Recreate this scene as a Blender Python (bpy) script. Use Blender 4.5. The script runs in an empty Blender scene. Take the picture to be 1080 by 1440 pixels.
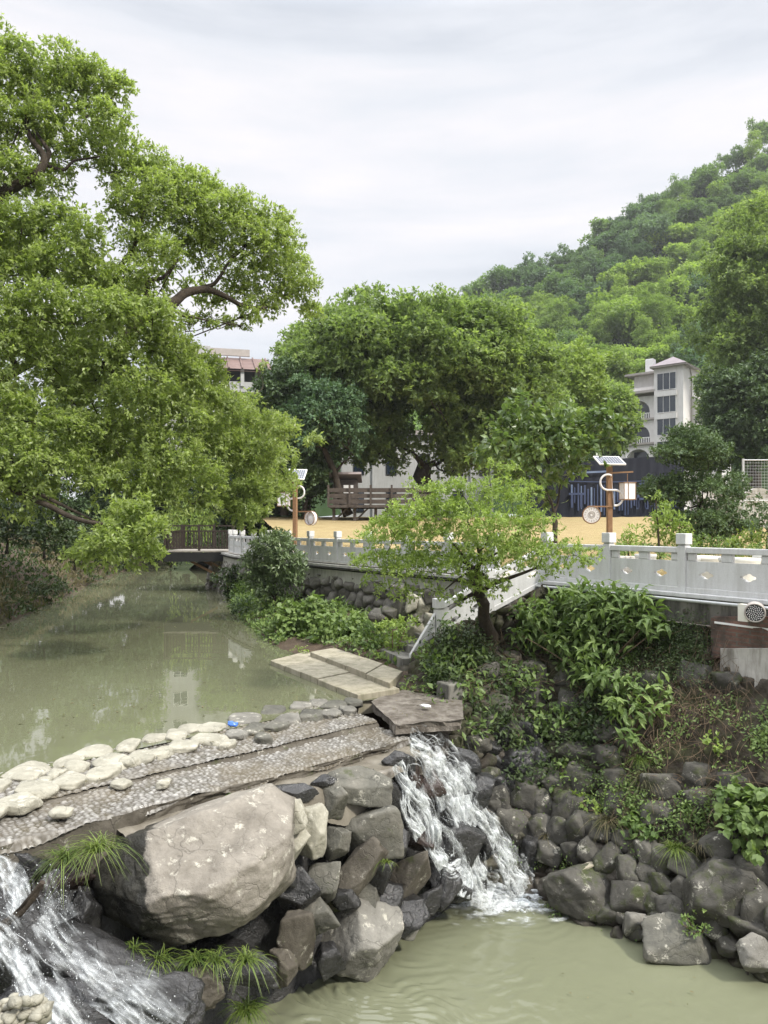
import bpy, bmesh, math, random
import numpy as np
from mathutils import Vector, Matrix

sc = bpy.context.scene
R = math.radians
# ------------------------------------------------------------------ camera
F, HY, CZ = 1040.0, 740.0, 5.0            # focal length in photo pixels, horizon row, eye height
cam = bpy.data.cameras.new("camera")
cam.lens, cam.sensor_width, cam.sensor_fit = 26.0, 36.0, 'AUTO'
cam.shift_y = (HY - 720.0) / 1440.0
cam.clip_start, cam.clip_end = 0.05, 3000.0
camo = bpy.data.objects.new("camera", cam)
sc.collection.objects.link(camo)
camo.location = (0, 0, CZ)
camo.rotation_euler = (R(90), 0, 0)
sc.camera = camo
sc.render.resolution_x, sc.render.resolution_y = 768, 1024
# ------------------------------------------------------------------ light
SUN = Vector((0.56, -0.42, 0.72)).normalized()
sun_el, sun_az = math.asin(SUN.z), math.atan2(SUN.x, SUN.y)
sun = bpy.data.lights.new("sun", 'SUN')
sun.energy, sun.angle, sun.color = 2.9, R(6.0), (1.0, 0.95, 0.86)
suno = bpy.data.objects.new("sun", sun)
sc.collection.objects.link(suno)
suno.rotation_euler = SUN.to_track_quat('Z', 'Y').to_euler()
suno.location = (30, -20, 60)

w = bpy.data.worlds.new("World")
sc.world = w
w.use_nodes = True
nt = w.node_tree
nt.nodes.clear()
N, L = nt.nodes.new, nt.links.new
out = N('ShaderNodeOutputWorld')
tc = N('ShaderNodeTexCoord')
sky = N('ShaderNodeTexSky'); sky.sky_type = 'NISHITA'; sky.sun_disc = False
sky.sun_elevation, sky.sun_rotation = sun_el, sun_az
bg1 = N('ShaderNodeBackground'); bg1.inputs[1].default_value = 0.10
L(sky.outputs[0], bg1.inputs[0])
mp = N('ShaderNodeMapping'); mp.inputs['Scale'].default_value = (1.2, 1.2, 7.0); mp.inputs['Rotation'].default_value = (0, R(5), 0)
L(tc.outputs['Generated'], mp.inputs[0])
cn = N('ShaderNodeTexNoise'); cn.inputs['Scale'].default_value = 1.5; cn.inputs['Detail'].default_value = 6; cn.inputs['Roughness'].default_value = 0.55
cn.inputs['Distortion'].default_value = 0.15
L(mp.outputs[0], cn.inputs['Vector'])
cr = N('ShaderNodeValToRGB')
cr.color_ramp.elements[0].position = 0.34; cr.color_ramp.elements[0].color = (0.45, 0.475, 0.52, 1)
cr.color_ramp.elements[1].position = 0.66; cr.color_ramp.elements[1].color = (0.66, 0.64, 0.655, 1)
e = cr.color_ramp.elements.new(0.48); e.color = (0.555, 0.57, 0.605, 1)
L(cn.outputs['Fac'], cr.inputs[0])
sx = N('ShaderNodeSeparateXYZ'); L(tc.outputs['Generated'], sx.inputs[0])
gr = N('ShaderNodeMapRange'); gr.inputs['From Min'].default_value = 0.57; gr.inputs['From Max'].default_value = 0.95
gr.inputs['To Min'].default_value = 1.0; gr.inputs['To Max'].default_value = 5.4
L(sx.outputs['Z'], gr.inputs['Value'])                # overcast: the cloud deck is brightest overhead
bg2 = N('ShaderNodeBackground'); L(cr.outputs[0], bg2.inputs[0]); L(gr.outputs[0], bg2.inputs[1])
mx = N('ShaderNodeMixShader'); mx.inputs[0].default_value = 0.93
L(bg1.outputs[0], mx.inputs[1]); L(bg2.outputs[0], mx.inputs[2])
L(mx.outputs[0], out.inputs[0])

sc.view_settings.view_transform = 'Standard'
sc.view_settings.look = 'None'
sc.view_settings.exposure = 0.66
sc.view_settings.gamma = 1.0
sc.render.engine = 'CYCLES'
cy = sc.cycles
cy.use_denoising = True
cy.max_bounces = 9; cy.diffuse_bounces = 6; cy.glossy_bounces = 3; cy.transmission_bounces = 3
cy.transparent_max_bounces = 10
cy.caustics_reflective = cy.caustics_refractive = False
cy.sample_clamp_indirect = 6.0

# ------------------------------------------------------------------ helpers
rng = np.random.default_rng(7)
COL = sc.collection
KS = 0.88                                  # railing world's scale against the river's
UW, LW, PZ = 2.10, -0.50, CZ - 1.27 * KS               # upper water, lower water, path level


def W(px, py, Y):
    return np.array(((px - 540.0) / F * Y, Y, CZ - (py - HY) / F * Y))


def G(px, py, z):
    return W(px, py, F * (CZ - z) / (py - HY))


def _h(ix, iy, iz, seed):
    n = (ix * 374761393 + iy * 668265263 + iz * 2147483647 + seed * 974634777) & 0xffffffff
    n = ((n ^ (n >> 13)) * 1274126177) & 0xffffffff
    n = ((n ^ (n >> 16)) * 2246822519) & 0xffffffff
    return ((n ^ (n >> 15)) & 0xffffff) / float(0xffffff)


def vnoise(P, seed=0):
    P = np.asarray(P, float)
    i = np.floor(P).astype(np.int64); f = P - i; f = f * f * (3 - 2 * f)
    r = 0
    for a in (0, 1):
        wa = f[:, 0] if a else 1 - f[:, 0]
        for b in (0, 1):
            wb = f[:, 1] if b else 1 - f[:, 1]
            for c in (0, 1):
                wc = f[:, 2] if c else 1 - f[:, 2]
                r = r + wa * wb * wc * _h(i[:, 0] + a, i[:, 1] + b, i[:, 2] + c, seed)
    return r * 2 - 1


def fbm(P, octv=4, seed=0, gain=0.5):
    P = np.asarray(P, float); r = 0; a = 1.0; s = 1.0
    for o in range(octv):
        r = r + a * vnoise(P * s, seed + o * 17); a *= gain; s *= 2.03
    return r


def worley(P, seed=0):
    """F1, F2 and a cell number, P in cell units (n,3)."""
    P = np.asarray(P, float); i = np.floor(P).astype(np.int64)
    f1 = np.full(len(P), 9.0); f2 = np.full(len(P), 9.0); cid = np.zeros(len(P))
    for a in (-1, 0, 1):
        for b in (-1, 0, 1):
            for c in (-1, 0, 1):
                j = i + (a, b, c)
                q = np.stack([j[:, k] + 0.15 + 0.7 * _h(j[:, 0], j[:, 1], j[:, 2], seed + 31 * k) for k in range(3)], 1)
                d = np.linalg.norm(P - q, axis=1)
                m = d < f1
                f2 = np.where(m, f1, np.minimum(f2, d))
                cid = np.where(m, _h(j[:, 0], j[:, 1], j[:, 2], seed + 999), cid)
                f1 = np.where(m, d, f1)
    return f1, f2, cid


def norm(v):
    return v / np.maximum(np.linalg.norm(v, axis=-1, keepdims=True), 1e-9)


class MB:
    """collects vertices, faces (quads / tris) and an optional per-vertex tint"""
    def __init__(s):
        s.V, s.Fq, s.Ft, s.T, s.n = [], [], [], [], 0

    def add(s, V, Fc, tint=None):
        V = np.asarray(V, float).reshape(-1, 3); Fc = np.asarray(Fc, np.int64)
        if len(Fc):
            (s.Fq if Fc.shape[1] == 4 else s.Ft).append(Fc + s.n)
        s.V.append(V)
        s.T.append(np.zeros(len(V)) if tint is None else np.broadcast_to(np.asarray(tint, float), (len(V),)))
        s.n += len(V)
        return s

    def grid(s, P, tint=None, flip=False):
        """P (a,b,3)"""
        a, b = P.shape[:2]
        i = np.arange(a * b).reshape(a, b)
        q = np.stack([i[:-1, :-1], i[1:, :-1], i[1:, 1:], i[:-1, 1:]], -1).reshape(-1, 4)
        if flip: q = q[:, ::-1]
        return s.add(P.reshape(-1, 3), q, None if tint is None else tint.reshape(-1))

    def box(s, c, size, rz=0.0, rx=0.0, ry=0.0):
        x, y, z = [k / 2.0 for k in size]
        b = 0.0
        V = np.array([(-x, -y, -z), (x, -y, -z), (x, y, -z), (-x, y, -z), (-x, -y, z), (x, -y, z), (x, y, z), (-x, y, z)])
        M = np.array(Matrix.Rotation(rz, 3, 'Z') @ Matrix.Rotation(ry, 3, 'Y') @ Matrix.Rotation(rx, 3, 'X'))
        V = V @ M.T + np.asarray(c, float)
        return s.add(V, [(0, 3, 2, 1), (4, 5, 6, 7), (0, 1, 5, 4), (1, 2, 6, 5), (2, 3, 7, 6), (3, 0, 4, 7)])

    def bar(s, p, q, wd, th, up=(0, 0, 1)):
        p, q = np.asarray(p, float), np.asarray(q, float)
        d = norm(q - p); sd = np.cross(d, up)
        if np.linalg.norm(sd) < 1e-4: sd = np.cross(d, (0, 1, 0))
        sd = norm(sd); u = np.cross(sd, d)
        V = []
        for e_ in (p, q):
            for a, b in ((-1, -1), (1, -1), (1, 1), (-1, 1)):
                V.append(e_ + sd * a * wd / 2 + u * b * th / 2)
        return s.add(V, [(0, 1, 2, 3), (7, 6, 5, 4), (0, 4, 5, 1), (1, 5, 6, 2), (2, 6, 7, 3), (3, 7, 4, 0)])

    def tube(s, pts, rad, sides=7, cap=True):
        pts = np.asarray(pts, float); n = len(pts)
        rad = np.broadcast_to(np.asarray(rad, float), (n,))
        t = norm(np.gradient(pts, axis=0))
        ref = np.array((0.31, 0.17, 0.93)) if abs(t[:, 2]).mean() < 0.8 else np.array((0.93, 0.3, 0.1))
        a = norm(np.cross(t, ref)); b = np.cross(t, a)
        th = np.linspace(0, 2 * np.pi, sides, endpoint=False)
        ring = pts[:, None] + rad[:, None, None] * (a[:, None] * np.cos(th)[None, :, None] + b[:, None] * np.sin(th)[None, :, None])
        i = np.arange(n * sides).reshape(n, sides); j = np.roll(i, -1, 1)
        q = np.stack([i[:-1], j[:-1], j[1:], i[1:]], -1).reshape(-1, 4)
        V = ring.reshape(-1, 3); base = s.n
        s.add(V, q)
        if cap:
            for e_, ring_i in ((pts[0], i[0]), (pts[-1], i[-1])):
                V2 = np.vstack([ring.reshape(n, sides, 3)[0 if e_ is pts[0] else -1], e_])
                k = np.arange(sides)
                tri = np.stack([k, (k + 1) % sides, np.full(sides, sides)], 1)
                if (e_ == pts[0]).all(): tri = tri[:, ::-1]
                s.add(V2, tri)
        return s

    def cyl(s, c, r, h, sides=20, axis=(0, 0, 1), r2=None):
        c = np.asarray(c, float); ax = norm(np.asarray(axis, float))
        return s.tube(np.array([c - ax * h / 2, c + ax * h / 2]), [r, r if r2 is None else r2], sides)

    def build(s, name, mat, parent=None, origin=(0, 0, 0), smooth=False, bevel=0.0):
        V = np.concatenate(s.V) - np.asarray(origin, float)
        me = bpy.data.meshes.new(name)
        q = np.concatenate(s.Fq) if s.Fq else np.zeros((0, 4), np.int64)
        t = np.concatenate(s.Ft) if s.Ft else np.zeros((0, 3), np.int64)
        me.vertices.add(len(V)); me.vertices.foreach_set('co', V.astype(np.float32).ravel())
        loops = np.concatenate([q.ravel(), t.ravel()]).astype(np.int32)
        me.loops.add(len(loops)); me.loops.foreach_set('vertex_index', loops)
        npoly = len(q) + len(t)
        st = np.concatenate([np.arange(len(q)) * 4, len(q) * 4 + np.arange(len(t)) * 3]).astype(np.int32)
        me.polygons.add(npoly)
        me.polygons.foreach_set('loop_start', st)
        me.polygons.foreach_set('loop_total', np.concatenate([np.full(len(q), 4), np.full(len(t), 3)]).astype(np.int32))
        me.polygons.foreach_set('use_smooth', np.full(npoly, bool(smooth)))
        T = np.concatenate(s.T)
        if T.any():
            at = me.attributes.new('tint', 'FLOAT', 'POINT'); at.data.foreach_set('value', T.astype(np.float32))
        me.update(calc_edges=True); me.validate()
        if mat is not None: me.materials.append(mat)
        o = bpy.data.objects.new(name, me)
        COL.objects.link(o)
        if parent is not None: o.parent = parent
        if bevel:
            m = o.modifiers.new('bevel', 'BEVEL'); m.width = bevel; m.segments = 2; m.limit_method = 'ANGLE'
        return o


def tag(o, label=None, cat=None, group=None, kind=None):
    if label: o['label'] = label
    if cat: o['category'] = cat
    if group: o['group'] = group
    if kind: o['kind'] = kind
    return o


def thing(name, loc, label, cat, group=None):
    o = bpy.data.objects.new(name, None); COL.objects.link(o)
    o.location = tuple(float(k) for k in loc); o.empty_display_size = 0.1
    return tag(o, label, cat, group)


def copy_tree(o, parent=None):
    c = o.copy(); COL.objects.link(c)
    if parent is not None: c.parent = parent
    for ch in o.children: copy_tree(ch, c)
    return c


# ------------------------------------------------------------------ materials
def newmat(name):
    m = bpy.data.materials.new(name); m.use_nodes = True
    t = m.node_tree; t.nodes.clear()
    o = t.nodes.new('ShaderNodeOutputMaterial')
    p = t.nodes.new('ShaderNodeBsdfPrincipled')
    t.links.new(p.outputs[0], o.inputs[0])
    return m, t, p, o


def noise(t, vec, scale, detail=6, rough=0.6, dist=0.0):
    n = t.nodes.new('ShaderNodeTexNoise')
    n.inputs['Scale'].default_value = scale; n.inputs['Detail'].default_value = detail
    n.inputs['Roughness'].default_value = rough; n.inputs['Distortion'].default_value = dist
    if vec is not None: t.links.new(vec, n.inputs['Vector'])
    return n.outputs['Fac']


def ramp(t, fac, stops):
    r = t.nodes.new('ShaderNodeValToRGB')
    el = r.color_ramp.elements
    while len(el) < len(stops): el.new(0.5)
    for e_, (p, c) in zip(el, stops):
        e_.position = p; e_.color = (*c, 1) if len(c) == 3 else c
    t.links.new(fac, r.inputs[0])
    return r.outputs[0]


def mixc(t, fac, a, b, mode='MIX'):
    m = t.nodes.new('ShaderNodeMix'); m.data_type = 'RGBA'; m.blend_type = mode
    for sck, v in ((m.inputs[0], fac), (m.inputs[6], a), (m.inputs[7], b)):
        if hasattr(v, 'is_output') or isinstance(v, bpy.types.NodeSocket): t.links.new(v, sck)
        else: sck.default_value = v if not isinstance(v, tuple) else ((*v, 1) if len(v) == 3 else v)
    return m.outputs[2]


def math_(t, op, a, b=0.0, clamp=False):
    m = t.nodes.new('ShaderNodeMath'); m.operation = op; m.use_clamp = clamp
    for sck, v in ((m.inputs[0], a), (m.inputs[1], b)):
        if isinstance(v, bpy.types.NodeSocket): t.links.new(v, sck)
        else: sck.default_value = v
    return m.outputs[0]


def bump(t, p, h, strength=0.4, dist=0.03):
    b = t.nodes.new('ShaderNodeBump'); b.inputs['Strength'].default_value = strength; b.inputs['Distance'].default_value = dist
    t.links.new(h, b.inputs['Height']); t.links.new(b.outputs[0], p.inputs['Normal'])
    return b


def objcoord(t, rnd=True):
    c = t.nodes.new('ShaderNodeTexCoord').outputs['Object']
    if not rnd: return c
    oi = t.nodes.new('ShaderNodeObjectInfo')
    m = t.nodes.new('ShaderNodeVectorMath'); m.operation = 'ADD'
    s = t.nodes.new('ShaderNodeMath'); s.operation = 'MULTIPLY'; s.inputs[1].default_value = 57.0
    t.links.new(oi.outputs['Random'], s.inputs[0])
    t.links.new(c, m.inputs[0]); t.links.new(s.outputs[0], m.inputs[1])
    return m.outputs[0]


def mat_rock(name, c1, c2, c3, lichen=0.3, rough=0.85, scale=1.0, moss=0.0, wet=0.0, bstr=0.7):
    c1, c2, c3 = (tuple(k * 0.84 for k in q_) for q_ in (c1, c2, c3))
    m, t, p, o = newmat(name)
    v = objcoord(t)
    a = noise(t, v, 2.2 * scale, 9, 0.65, 0.4)
    b = noise(t, v, 14 * scale, 8, 0.7)
    c = ramp(t, a, [(0.3, c1), (0.5, c2), (0.72, c3)])
    c = mixc(t, math_(t, 'MULTIPLY', ramp(t, b, [(0.35, (0, 0, 0)), (0.7, (1, 1, 1))]), 0.55), c, mixc(t, 0.5, c, tuple(k * 0.45 for k in c1)))
    if lichen:
        l = ramp(t, noise(t, v, 5.5 * scale, 10, 0.78), [(0.60 - 0.14 * lichen, (0, 0, 0)), (0.66 - 0.1 * lichen, (1, 1, 1))])
        c = mixc(t, math_(t, 'MULTIPLY', l, 0.75), c, (0.46, 0.44, 0.37))
    if moss:
        g = ramp(t, noise(t, v, 3.1 * scale, 8, 0.7), [(0.62 - 0.2 * moss, (0, 0, 0)), (0.70 - 0.12 * moss, (1, 1, 1))])
        c = mixc(t, math_(t, 'MULTIPLY', g, 0.85), c, (0.050, 0.062, 0.018))
    CK = c
    if wet:
        rr = ramp(t, noise(t, v, 4.0, 5, 0.6), [(0.4, (0.12,) * 3), (0.65, (0.45,) * 3)])
        t.links.new(rr, p.inputs['Roughness'])
        p.inputs['Specular IOR Level'].default_value = 0.5
    else:
        p.inputs['Roughness'].default_value = rough
        p.inputs['Specular IOR Level'].default_value = 0.25
    crack = t.nodes.new('ShaderNodeTexVoronoi'); crack.feature = 'DISTANCE_TO_EDGE'; crack.inputs['Scale'].default_value = 1.7 * scale
    dv = t.nodes.new('ShaderNodeVectorMath'); dv.operation = 'ADD'
    nn = t.nodes.new('ShaderNodeTexNoise'); nn.inputs['Scale'].default_value = 2.0; nn.inputs['Detail'].default_value = 5
    t.links.new(v, nn.inputs['Vector']); t.links.new(v, dv.inputs[0]); t.links.new(nn.outputs['Color'], dv.inputs[1])
    t.links.new(dv.outputs[0], crack.inputs['Vector'])
    ck = ramp(t, crack.outputs['Distance'], [(0.0, (0, 0, 0)), (0.018, (1, 1, 1))])
    hgt = math_(t, 'ADD', math_(t, 'ADD', math_(t, 'MULTIPLY', a, 0.8), math_(t, 'MULTIPLY', b, 0.35)), math_(t, 'MULTIPLY', ck, 0.10))
    bump(t, p, hgt, bstr, 0.06)
    t.links.new(mixc(t, math_(t, 'MULTIPLY', math_(t, 'MULTIPLY', math_(t, 'SUBTRACT', 1.0, ck), ramp(t, noise(t, v, 1.3, 3, 0.5), [(0.48, (0, 0, 0)), (0.62, (1, 1, 1))])), 0.45), CK, tuple(k * 0.35 for k in c1)), p.inputs['Base Color'])
    return m


def mat_plain(name, c1, c2, scale=6.0, rough=0.8, bstr=0.2, spec=0.3, stain=None, metal=0.0, bdist=0.01):
    m, t, p, o = newmat(name)
    v = objcoord(t)
    a = noise(t, v, scale, 8, 0.65)
    c = ramp(t, a, [(0.3, c1), (0.7, c2)])
    if stain:
        mpn = t.nodes.new('ShaderNodeMapping'); mpn.inputs['Scale'].default_value = (3.5, 3.5, 0.5)
        t.links.new(v, mpn.inputs[0])
        s = ramp(t, noise(t, mpn.outputs[0], 1.6, 7, 0.7), [(0.44, (0, 0, 0)), (0.66, (1, 1, 1))])
        c = mixc(t, math_(t, 'MULTIPLY', s, stain[3]), c, stain[:3])
    t.links.new(c, p.inputs['Base Color'])
    p.inputs['Roughness'].default_value = rough; p.inputs['Specular IOR Level'].default_value = spec
    p.inputs['Metallic'].default_value = metal
    if bstr: bump(t, p, noise(t, v, scale * 6, 6, 0.7), bstr, bdist)
    return m


def mat_leaf(name, ca, cb, trans=0.32, rough=0.45, rnd=0.25, patch=0.35, spec=0.35, cyoung=None):
    """leaf: colour between two greens (per leaf, per twig patch and per tree), light shining through"""
    ca, cb, cyoung = (tuple(k * 1.13 for k in q_) if q_ else q_ for q_ in (ca, cb, cyoung))
    m, t, p, o = newmat(name)
    at = t.nodes.new('ShaderNodeAttribute'); at.attribute_name = 'tint'
    v = objcoord(t)
    ns = noise(t, v, 0.9, 3, 0.6)
    oi = t.nodes.new('ShaderNodeObjectInfo')
    f = math_(t, 'ADD', at.outputs['Fac'], math_(t, 'MULTIPLY', math_(t, 'SUBTRACT', ns, 0.5), patch * 2))
    f = math_(t, 'ADD', f, math_(t, 'MULTIPLY', math_(t, 'SUBTRACT', oi.outputs['Random'], 0.5), rnd * 2), True)
    stops = [(0.0, ca), (1.0, cb)]
    if cyoung: stops = [(0.0, ca), (0.72, cb), (1.0, cyoung)]
    c = ramp(t, f, stops)
    t.links.new(c, p.inputs['Base Color'])
    p.inputs['Roughness'].default_value = rough; p.inputs['Specular IOR Level'].default_value = spec
    tr = t.nodes.new('ShaderNodeBsdfTranslucent')
    t.links.new(mixc(t, 1.0, c, (1.35, 1.45, 0.75), 'MULTIPLY'), tr.inputs[0])
    mxs = t.nodes.new('ShaderNodeMixShader'); mxs.inputs[0].default_value = trans
    t.links.new(p.outputs[0], mxs.inputs[1]); t.links.new(tr.outputs[0], mxs.inputs[2])
    t.links.new(mxs.outputs[0], o.inputs[0])
    return m


M = {}
M['rock_tan'] = mat_rock('rock_tan', (0.132, 0.126, 0.108), (0.215, 0.205, 0.178), (0.31, 0.295, 0.258), 0.35)
M['rock_grey'] = mat_rock('rock_grey', (0.08, 0.078, 0.068), (0.15, 0.145, 0.12), (0.23, 0.215, 0.18), 0.18, moss=0.15)
M['rock_pale'] = mat_rock('rock_pale', (0.25, 0.238, 0.188), (0.39, 0.37, 0.298), (0.52, 0.492, 0.40), 0.4)
M['rock_brown'] = mat_rock('rock_brown', (0.070, 0.060, 0.046), (0.122, 0.108, 0.086), (0.185, 0.165, 0.132), 0.15, moss=0.25)
M['rock_wall'] = mat_rock('rock_wall', (0.048, 0.045, 0.038), (0.092, 0.087, 0.074), (0.155, 0.146, 0.124), 0.15, moss=0.5)
M['rock_wet'] = mat_rock('rock_wet', (0.018, 0.018, 0.018), (0.036, 0.035, 0.034), (0.062, 0.06, 0.058), 0, wet=1.0, bstr=0.9)
M['rock_red'] = mat_rock('rock_red', (0.030, 0.020, 0.016), (0.058, 0.040, 0.033), (0.085, 0.062, 0.052), 0, wet=1.0, bstr=0.9)
M['stone'] = mat_plain('granite', (0.50, 0.50, 0.49), (0.62, 0.62, 0.61), 60, 0.7, 0.15, stain=(0.36, 0.355, 0.33, 0.5))
M['concrete'] = mat_plain('concrete', (0.26, 0.25, 0.22), (0.40, 0.385, 0.34), 3, 0.9, 0.4, stain=(0.06, 0.055, 0.045, 0.75))
M['concrete_dark'] = mat_plain('stained concrete', (0.13, 0.125, 0.11), (0.22, 0.21, 0.18), 3, 0.9, 0.4, stain=(0.025, 0.024, 0.02, 0.9))
M['coping'] = mat_plain('pale coping', (0.42, 0.41, 0.37), (0.54, 0.525, 0.48), 3, 0.9, 0.3, stain=(0.22, 0.21, 0.18, 0.6))
M['plaster'] = mat_plain('weathered plaster', (0.34, 0.325, 0.29), (0.50, 0.48, 0.44), 2.5, 0.9, 0.3, stain=(0.10, 0.085, 0.065, 0.8))
M['slab'] = mat_plain('paving stone', (0.25, 0.225, 0.17), (0.37, 0.335, 0.255), 2.5, 0.9, 0.5, stain=(0.12, 0.115, 0.065, 0.65))
M['path'] = mat_plain('path', (0.40, 0.36, 0.30), (0.52, 0.47, 0.40), 2, 0.9, 0.2)
M['wood'] = mat_plain('brown painted wood', (0.026, 0.019, 0.015), (0.050, 0.037, 0.030), 8, 0.6, 0.2)
M['deck'] = mat_plain('deck boards', (0.22, 0.20, 0.17), (0.32, 0.29, 0.25), 8, 0.8, 0.2)
M['pole'] = mat_plain('brown pole paint', (0.20, 0.112, 0.058), (0.27, 0.160, 0.088), 10, 0.5, 0.05)
M['white'] = mat_plain('white paint', (0.74, 0.73, 0.71), (0.82, 0.81, 0.79), 5, 0.6, 0.05)
M['lantern'] = mat_plain('white lantern sheet', (0.74, 0.72, 0.73), (0.84, 0.82, 0.83), 5, 0.4, 0)
M['ivory'] = mat_plain('cream facade', (0.68, 0.655, 0.63), (0.76, 0.735, 0.71), 0.6, 0.85, 0.05, stain=(0.45, 0.41, 0.36, 0.3))
M['facade'] = mat_plain('pale facade', (0.36, 0.36, 0.35), (0.47, 0.47, 0.46), 0.6, 0.85, 0.05, stain=(0.30, 0.29, 0.27, 0.5))
M['roof'] = mat_plain('clay roof tiles', (0.13, 0.085, 0.074), (0.19, 0.13, 0.112), 1.5, 0.8, 0.3)
M['roof_pink'] = mat_plain('pinkish roof tiles', (0.33, 0.28, 0.28), (0.42, 0.36, 0.36), 1.5, 0.7, 0.2)
M['trim'] = mat_plain('grey trim', (0.34, 0.31, 0.28), (0.42, 0.38, 0.35), 2, 0.8, 0.1)
M['metal'] = mat_plain('galvanised metal', (0.42, 0.43, 0.43), (0.55, 0.56, 0.56), 10, 0.45, 0.05, metal=0.3)
M['dark'] = mat_plain('dark metal', (0.012, 0.012, 0.012), (0.024, 0.024, 0.024), 10, 0.5, 0.05)
M['bark'] = mat_plain('bark', (0.028, 0.022, 0.016), (0.075, 0.058, 0.042), 6, 0.9, 0.8, bdist=0.04)
M['twig'] = mat_plain('dry twigs', (0.10, 0.07, 0.045), (0.19, 0.14, 0.09), 6, 0.9, 0.1)
M['navy'] = mat_plain('navy cloth', (0.008, 0.010, 0.018), (0.014, 0.017, 0.028), 1.2, 0.75, 0.1)
M['soil'] = mat_plain('soil', (0.050, 0.036, 0.024), (0.11, 0.08, 0.055), 2.2, 0.95, 0.8, bdist=0.05)
M['pot'] = mat_plain('pot', (0.36, 0.36, 0.33), (0.48, 0.48, 0.45), 4, 0.8, 0.1)
M['pot_white'] = mat_plain('pale pot', (0.62, 0.60, 0.52), (0.72, 0.70, 0.62), 4, 0.6, 0.1)


def mat_glass(name, col=(0.02, 0.03, 0.045)):
    m, t, p, o = newmat(name)
    p.inputs['Base Color'].default_value = (*col, 1); p.inputs['Roughness'].default_value = 0.05
    p.inputs['Specular IOR Level'].default_value = 0.8
    return m


M['glass'] = mat_glass('window glass')
M['panel_cell'] = mat_glass('solar cells', (0.05, 0.06, 0.085))

# foliage
LF = {}
LF['camphor'] = mat_leaf('camphor leaves', (0.128, 0.172, 0.058), (0.265, 0.320, 0.108), 0.5, 0.36, 0.06, 0.30, 0.5, cyoung=(0.29, 0.36, 0.10))
LF['camphor_far'] = mat_leaf('far camphor leaves', (0.110, 0.160, 0.060), (0.250, 0.318, 0.112), 0.52, 0.5, 0.10, 0.35)
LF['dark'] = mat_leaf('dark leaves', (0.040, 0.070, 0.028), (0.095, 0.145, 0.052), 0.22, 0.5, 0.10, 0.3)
LF['blueish'] = mat_leaf('blue green leaves', (0.055, 0.105, 0.052), (0.130, 0.200, 0.095), 0.25, 0.5, 0.1, 0.3)
LF['yellow'] = mat_leaf('yellow green leaves', (0.130, 0.190, 0.042), (0.275, 0.350, 0.090), 0.36, 0.5, 0.12, 0.35)
LF['hill'] = mat_leaf('hill leaves', (0.090, 0.150, 0.050), (0.175, 0.255, 0.080), 0.42, 0.6, 0.45, 0.2)
LF['hill_light'] = mat_leaf('light hill leaves', (0.150, 0.220, 0.050), (0.260, 0.345, 0.085), 0.46, 0.6, 0.4, 0.2)
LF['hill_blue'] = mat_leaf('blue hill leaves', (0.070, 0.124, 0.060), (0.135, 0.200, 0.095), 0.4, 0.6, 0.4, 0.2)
LF['feather'] = mat_leaf('feathery leaves', (0.140, 0.200, 0.050), (0.310, 0.390, 0.105), 0.4, 0.5, 0.06, 0.35)
LF['magnolia'] = mat_leaf('broad tree leaves', (0.058, 0.100, 0.034), (0.165, 0.225, 0.070), 0.38, 0.32, 0.06, 0.3, 0.5)
LF['shrub'] = mat_leaf('shrub leaves', (0.078, 0.122, 0.058), (0.190, 0.240, 0.115), 0.26, 0.35, 0.1, 0.3, 0.5)
LF['bank'] = mat_leaf('bank plant leaves', (0.070, 0.118, 0.034), (0.205, 0.275, 0.085), 0.34, 0.45, 0.15, 0.35)
LF['creeper'] = mat_leaf('creeper leaves', (0.022, 0.040, 0.014), (0.070, 0.100, 0.030), 0.25, 0.5, 0.12, 0.5)
LF['grass'] = mat_leaf('grass blades', (0.055, 0.092, 0.018), (0.155, 0.200, 0.045), 0.3, 0.45, 0.2, 0.3)
LF['drygrass'] = mat_leaf('dry grass', (0.060, 0.060, 0.026), (0.145, 0.122, 0.066), 0.25, 0.7, 0.2, 0.5)
#@@MAIN

# ------------------------------------------------------------------ foliage builders
def leaf_quads(mb, P, A, Nn, Ln, aspect, tint, fold=0.12, six=False, droop=0.0):
    """P base, A axis, Nn normal; one folded leaf each"""
    n = len(P)
    A = norm(A); S = norm(np.cross(A, Nn)); U = np.cross(S, A)
    Ln = np.broadcast_to(Ln, (n,))[:, None]
    wd = Ln * aspect * 0.5
    if not six:
        V = np.stack([P, P + A * Ln * 0.45 + S * wd + U * wd * fold, P + A * Ln - U * Ln * droop, P + A * Ln * 0.45 - S * wd + U * wd * fold], 1)
        mb.add(V.reshape(-1, 3), np.arange(n * 4).reshape(n, 4), np.repeat(tint, 4))
    else:       # mid-rib leaf: two halves, each two quads, folded along the rib and bent down
        m0 = P; m1 = P + A * Ln * 0.5; m2 = P + A * Ln - U * Ln * (0.16 + droop)
        l1 = P + A * Ln * 0.28 + S * wd * 0.9 + U * wd * fold; l2 = P + A * Ln * 0.66 + S * wd * 0.85 + U * (wd * fold - Ln * 0.05)
        r1 = P + A * Ln * 0.28 - S * wd * 0.9 + U * wd * fold; r2 = P + A * Ln * 0.66 - S * wd * 0.85 + U * (wd * fold - Ln * 0.05)
        V = np.stack([m0, m1, m2, l1, l2, r1, r2], 1)
        b = np.arange(n)[:, None] * 7
        Fq = np.concatenate([b + np.array([[0, 1, 4, 3]]), b + np.array([[0, 5, 6, 1]])])
        Ft = np.concatenate([b + np.array([[1, 2, 4]]), b + np.array([[1, 6, 2]])])
        k0 = mb.n
        mb.add(V.reshape(-1, 3), Fq, np.repeat(tint, 7))
        mb.Ft.append(Ft + k0)


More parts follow.
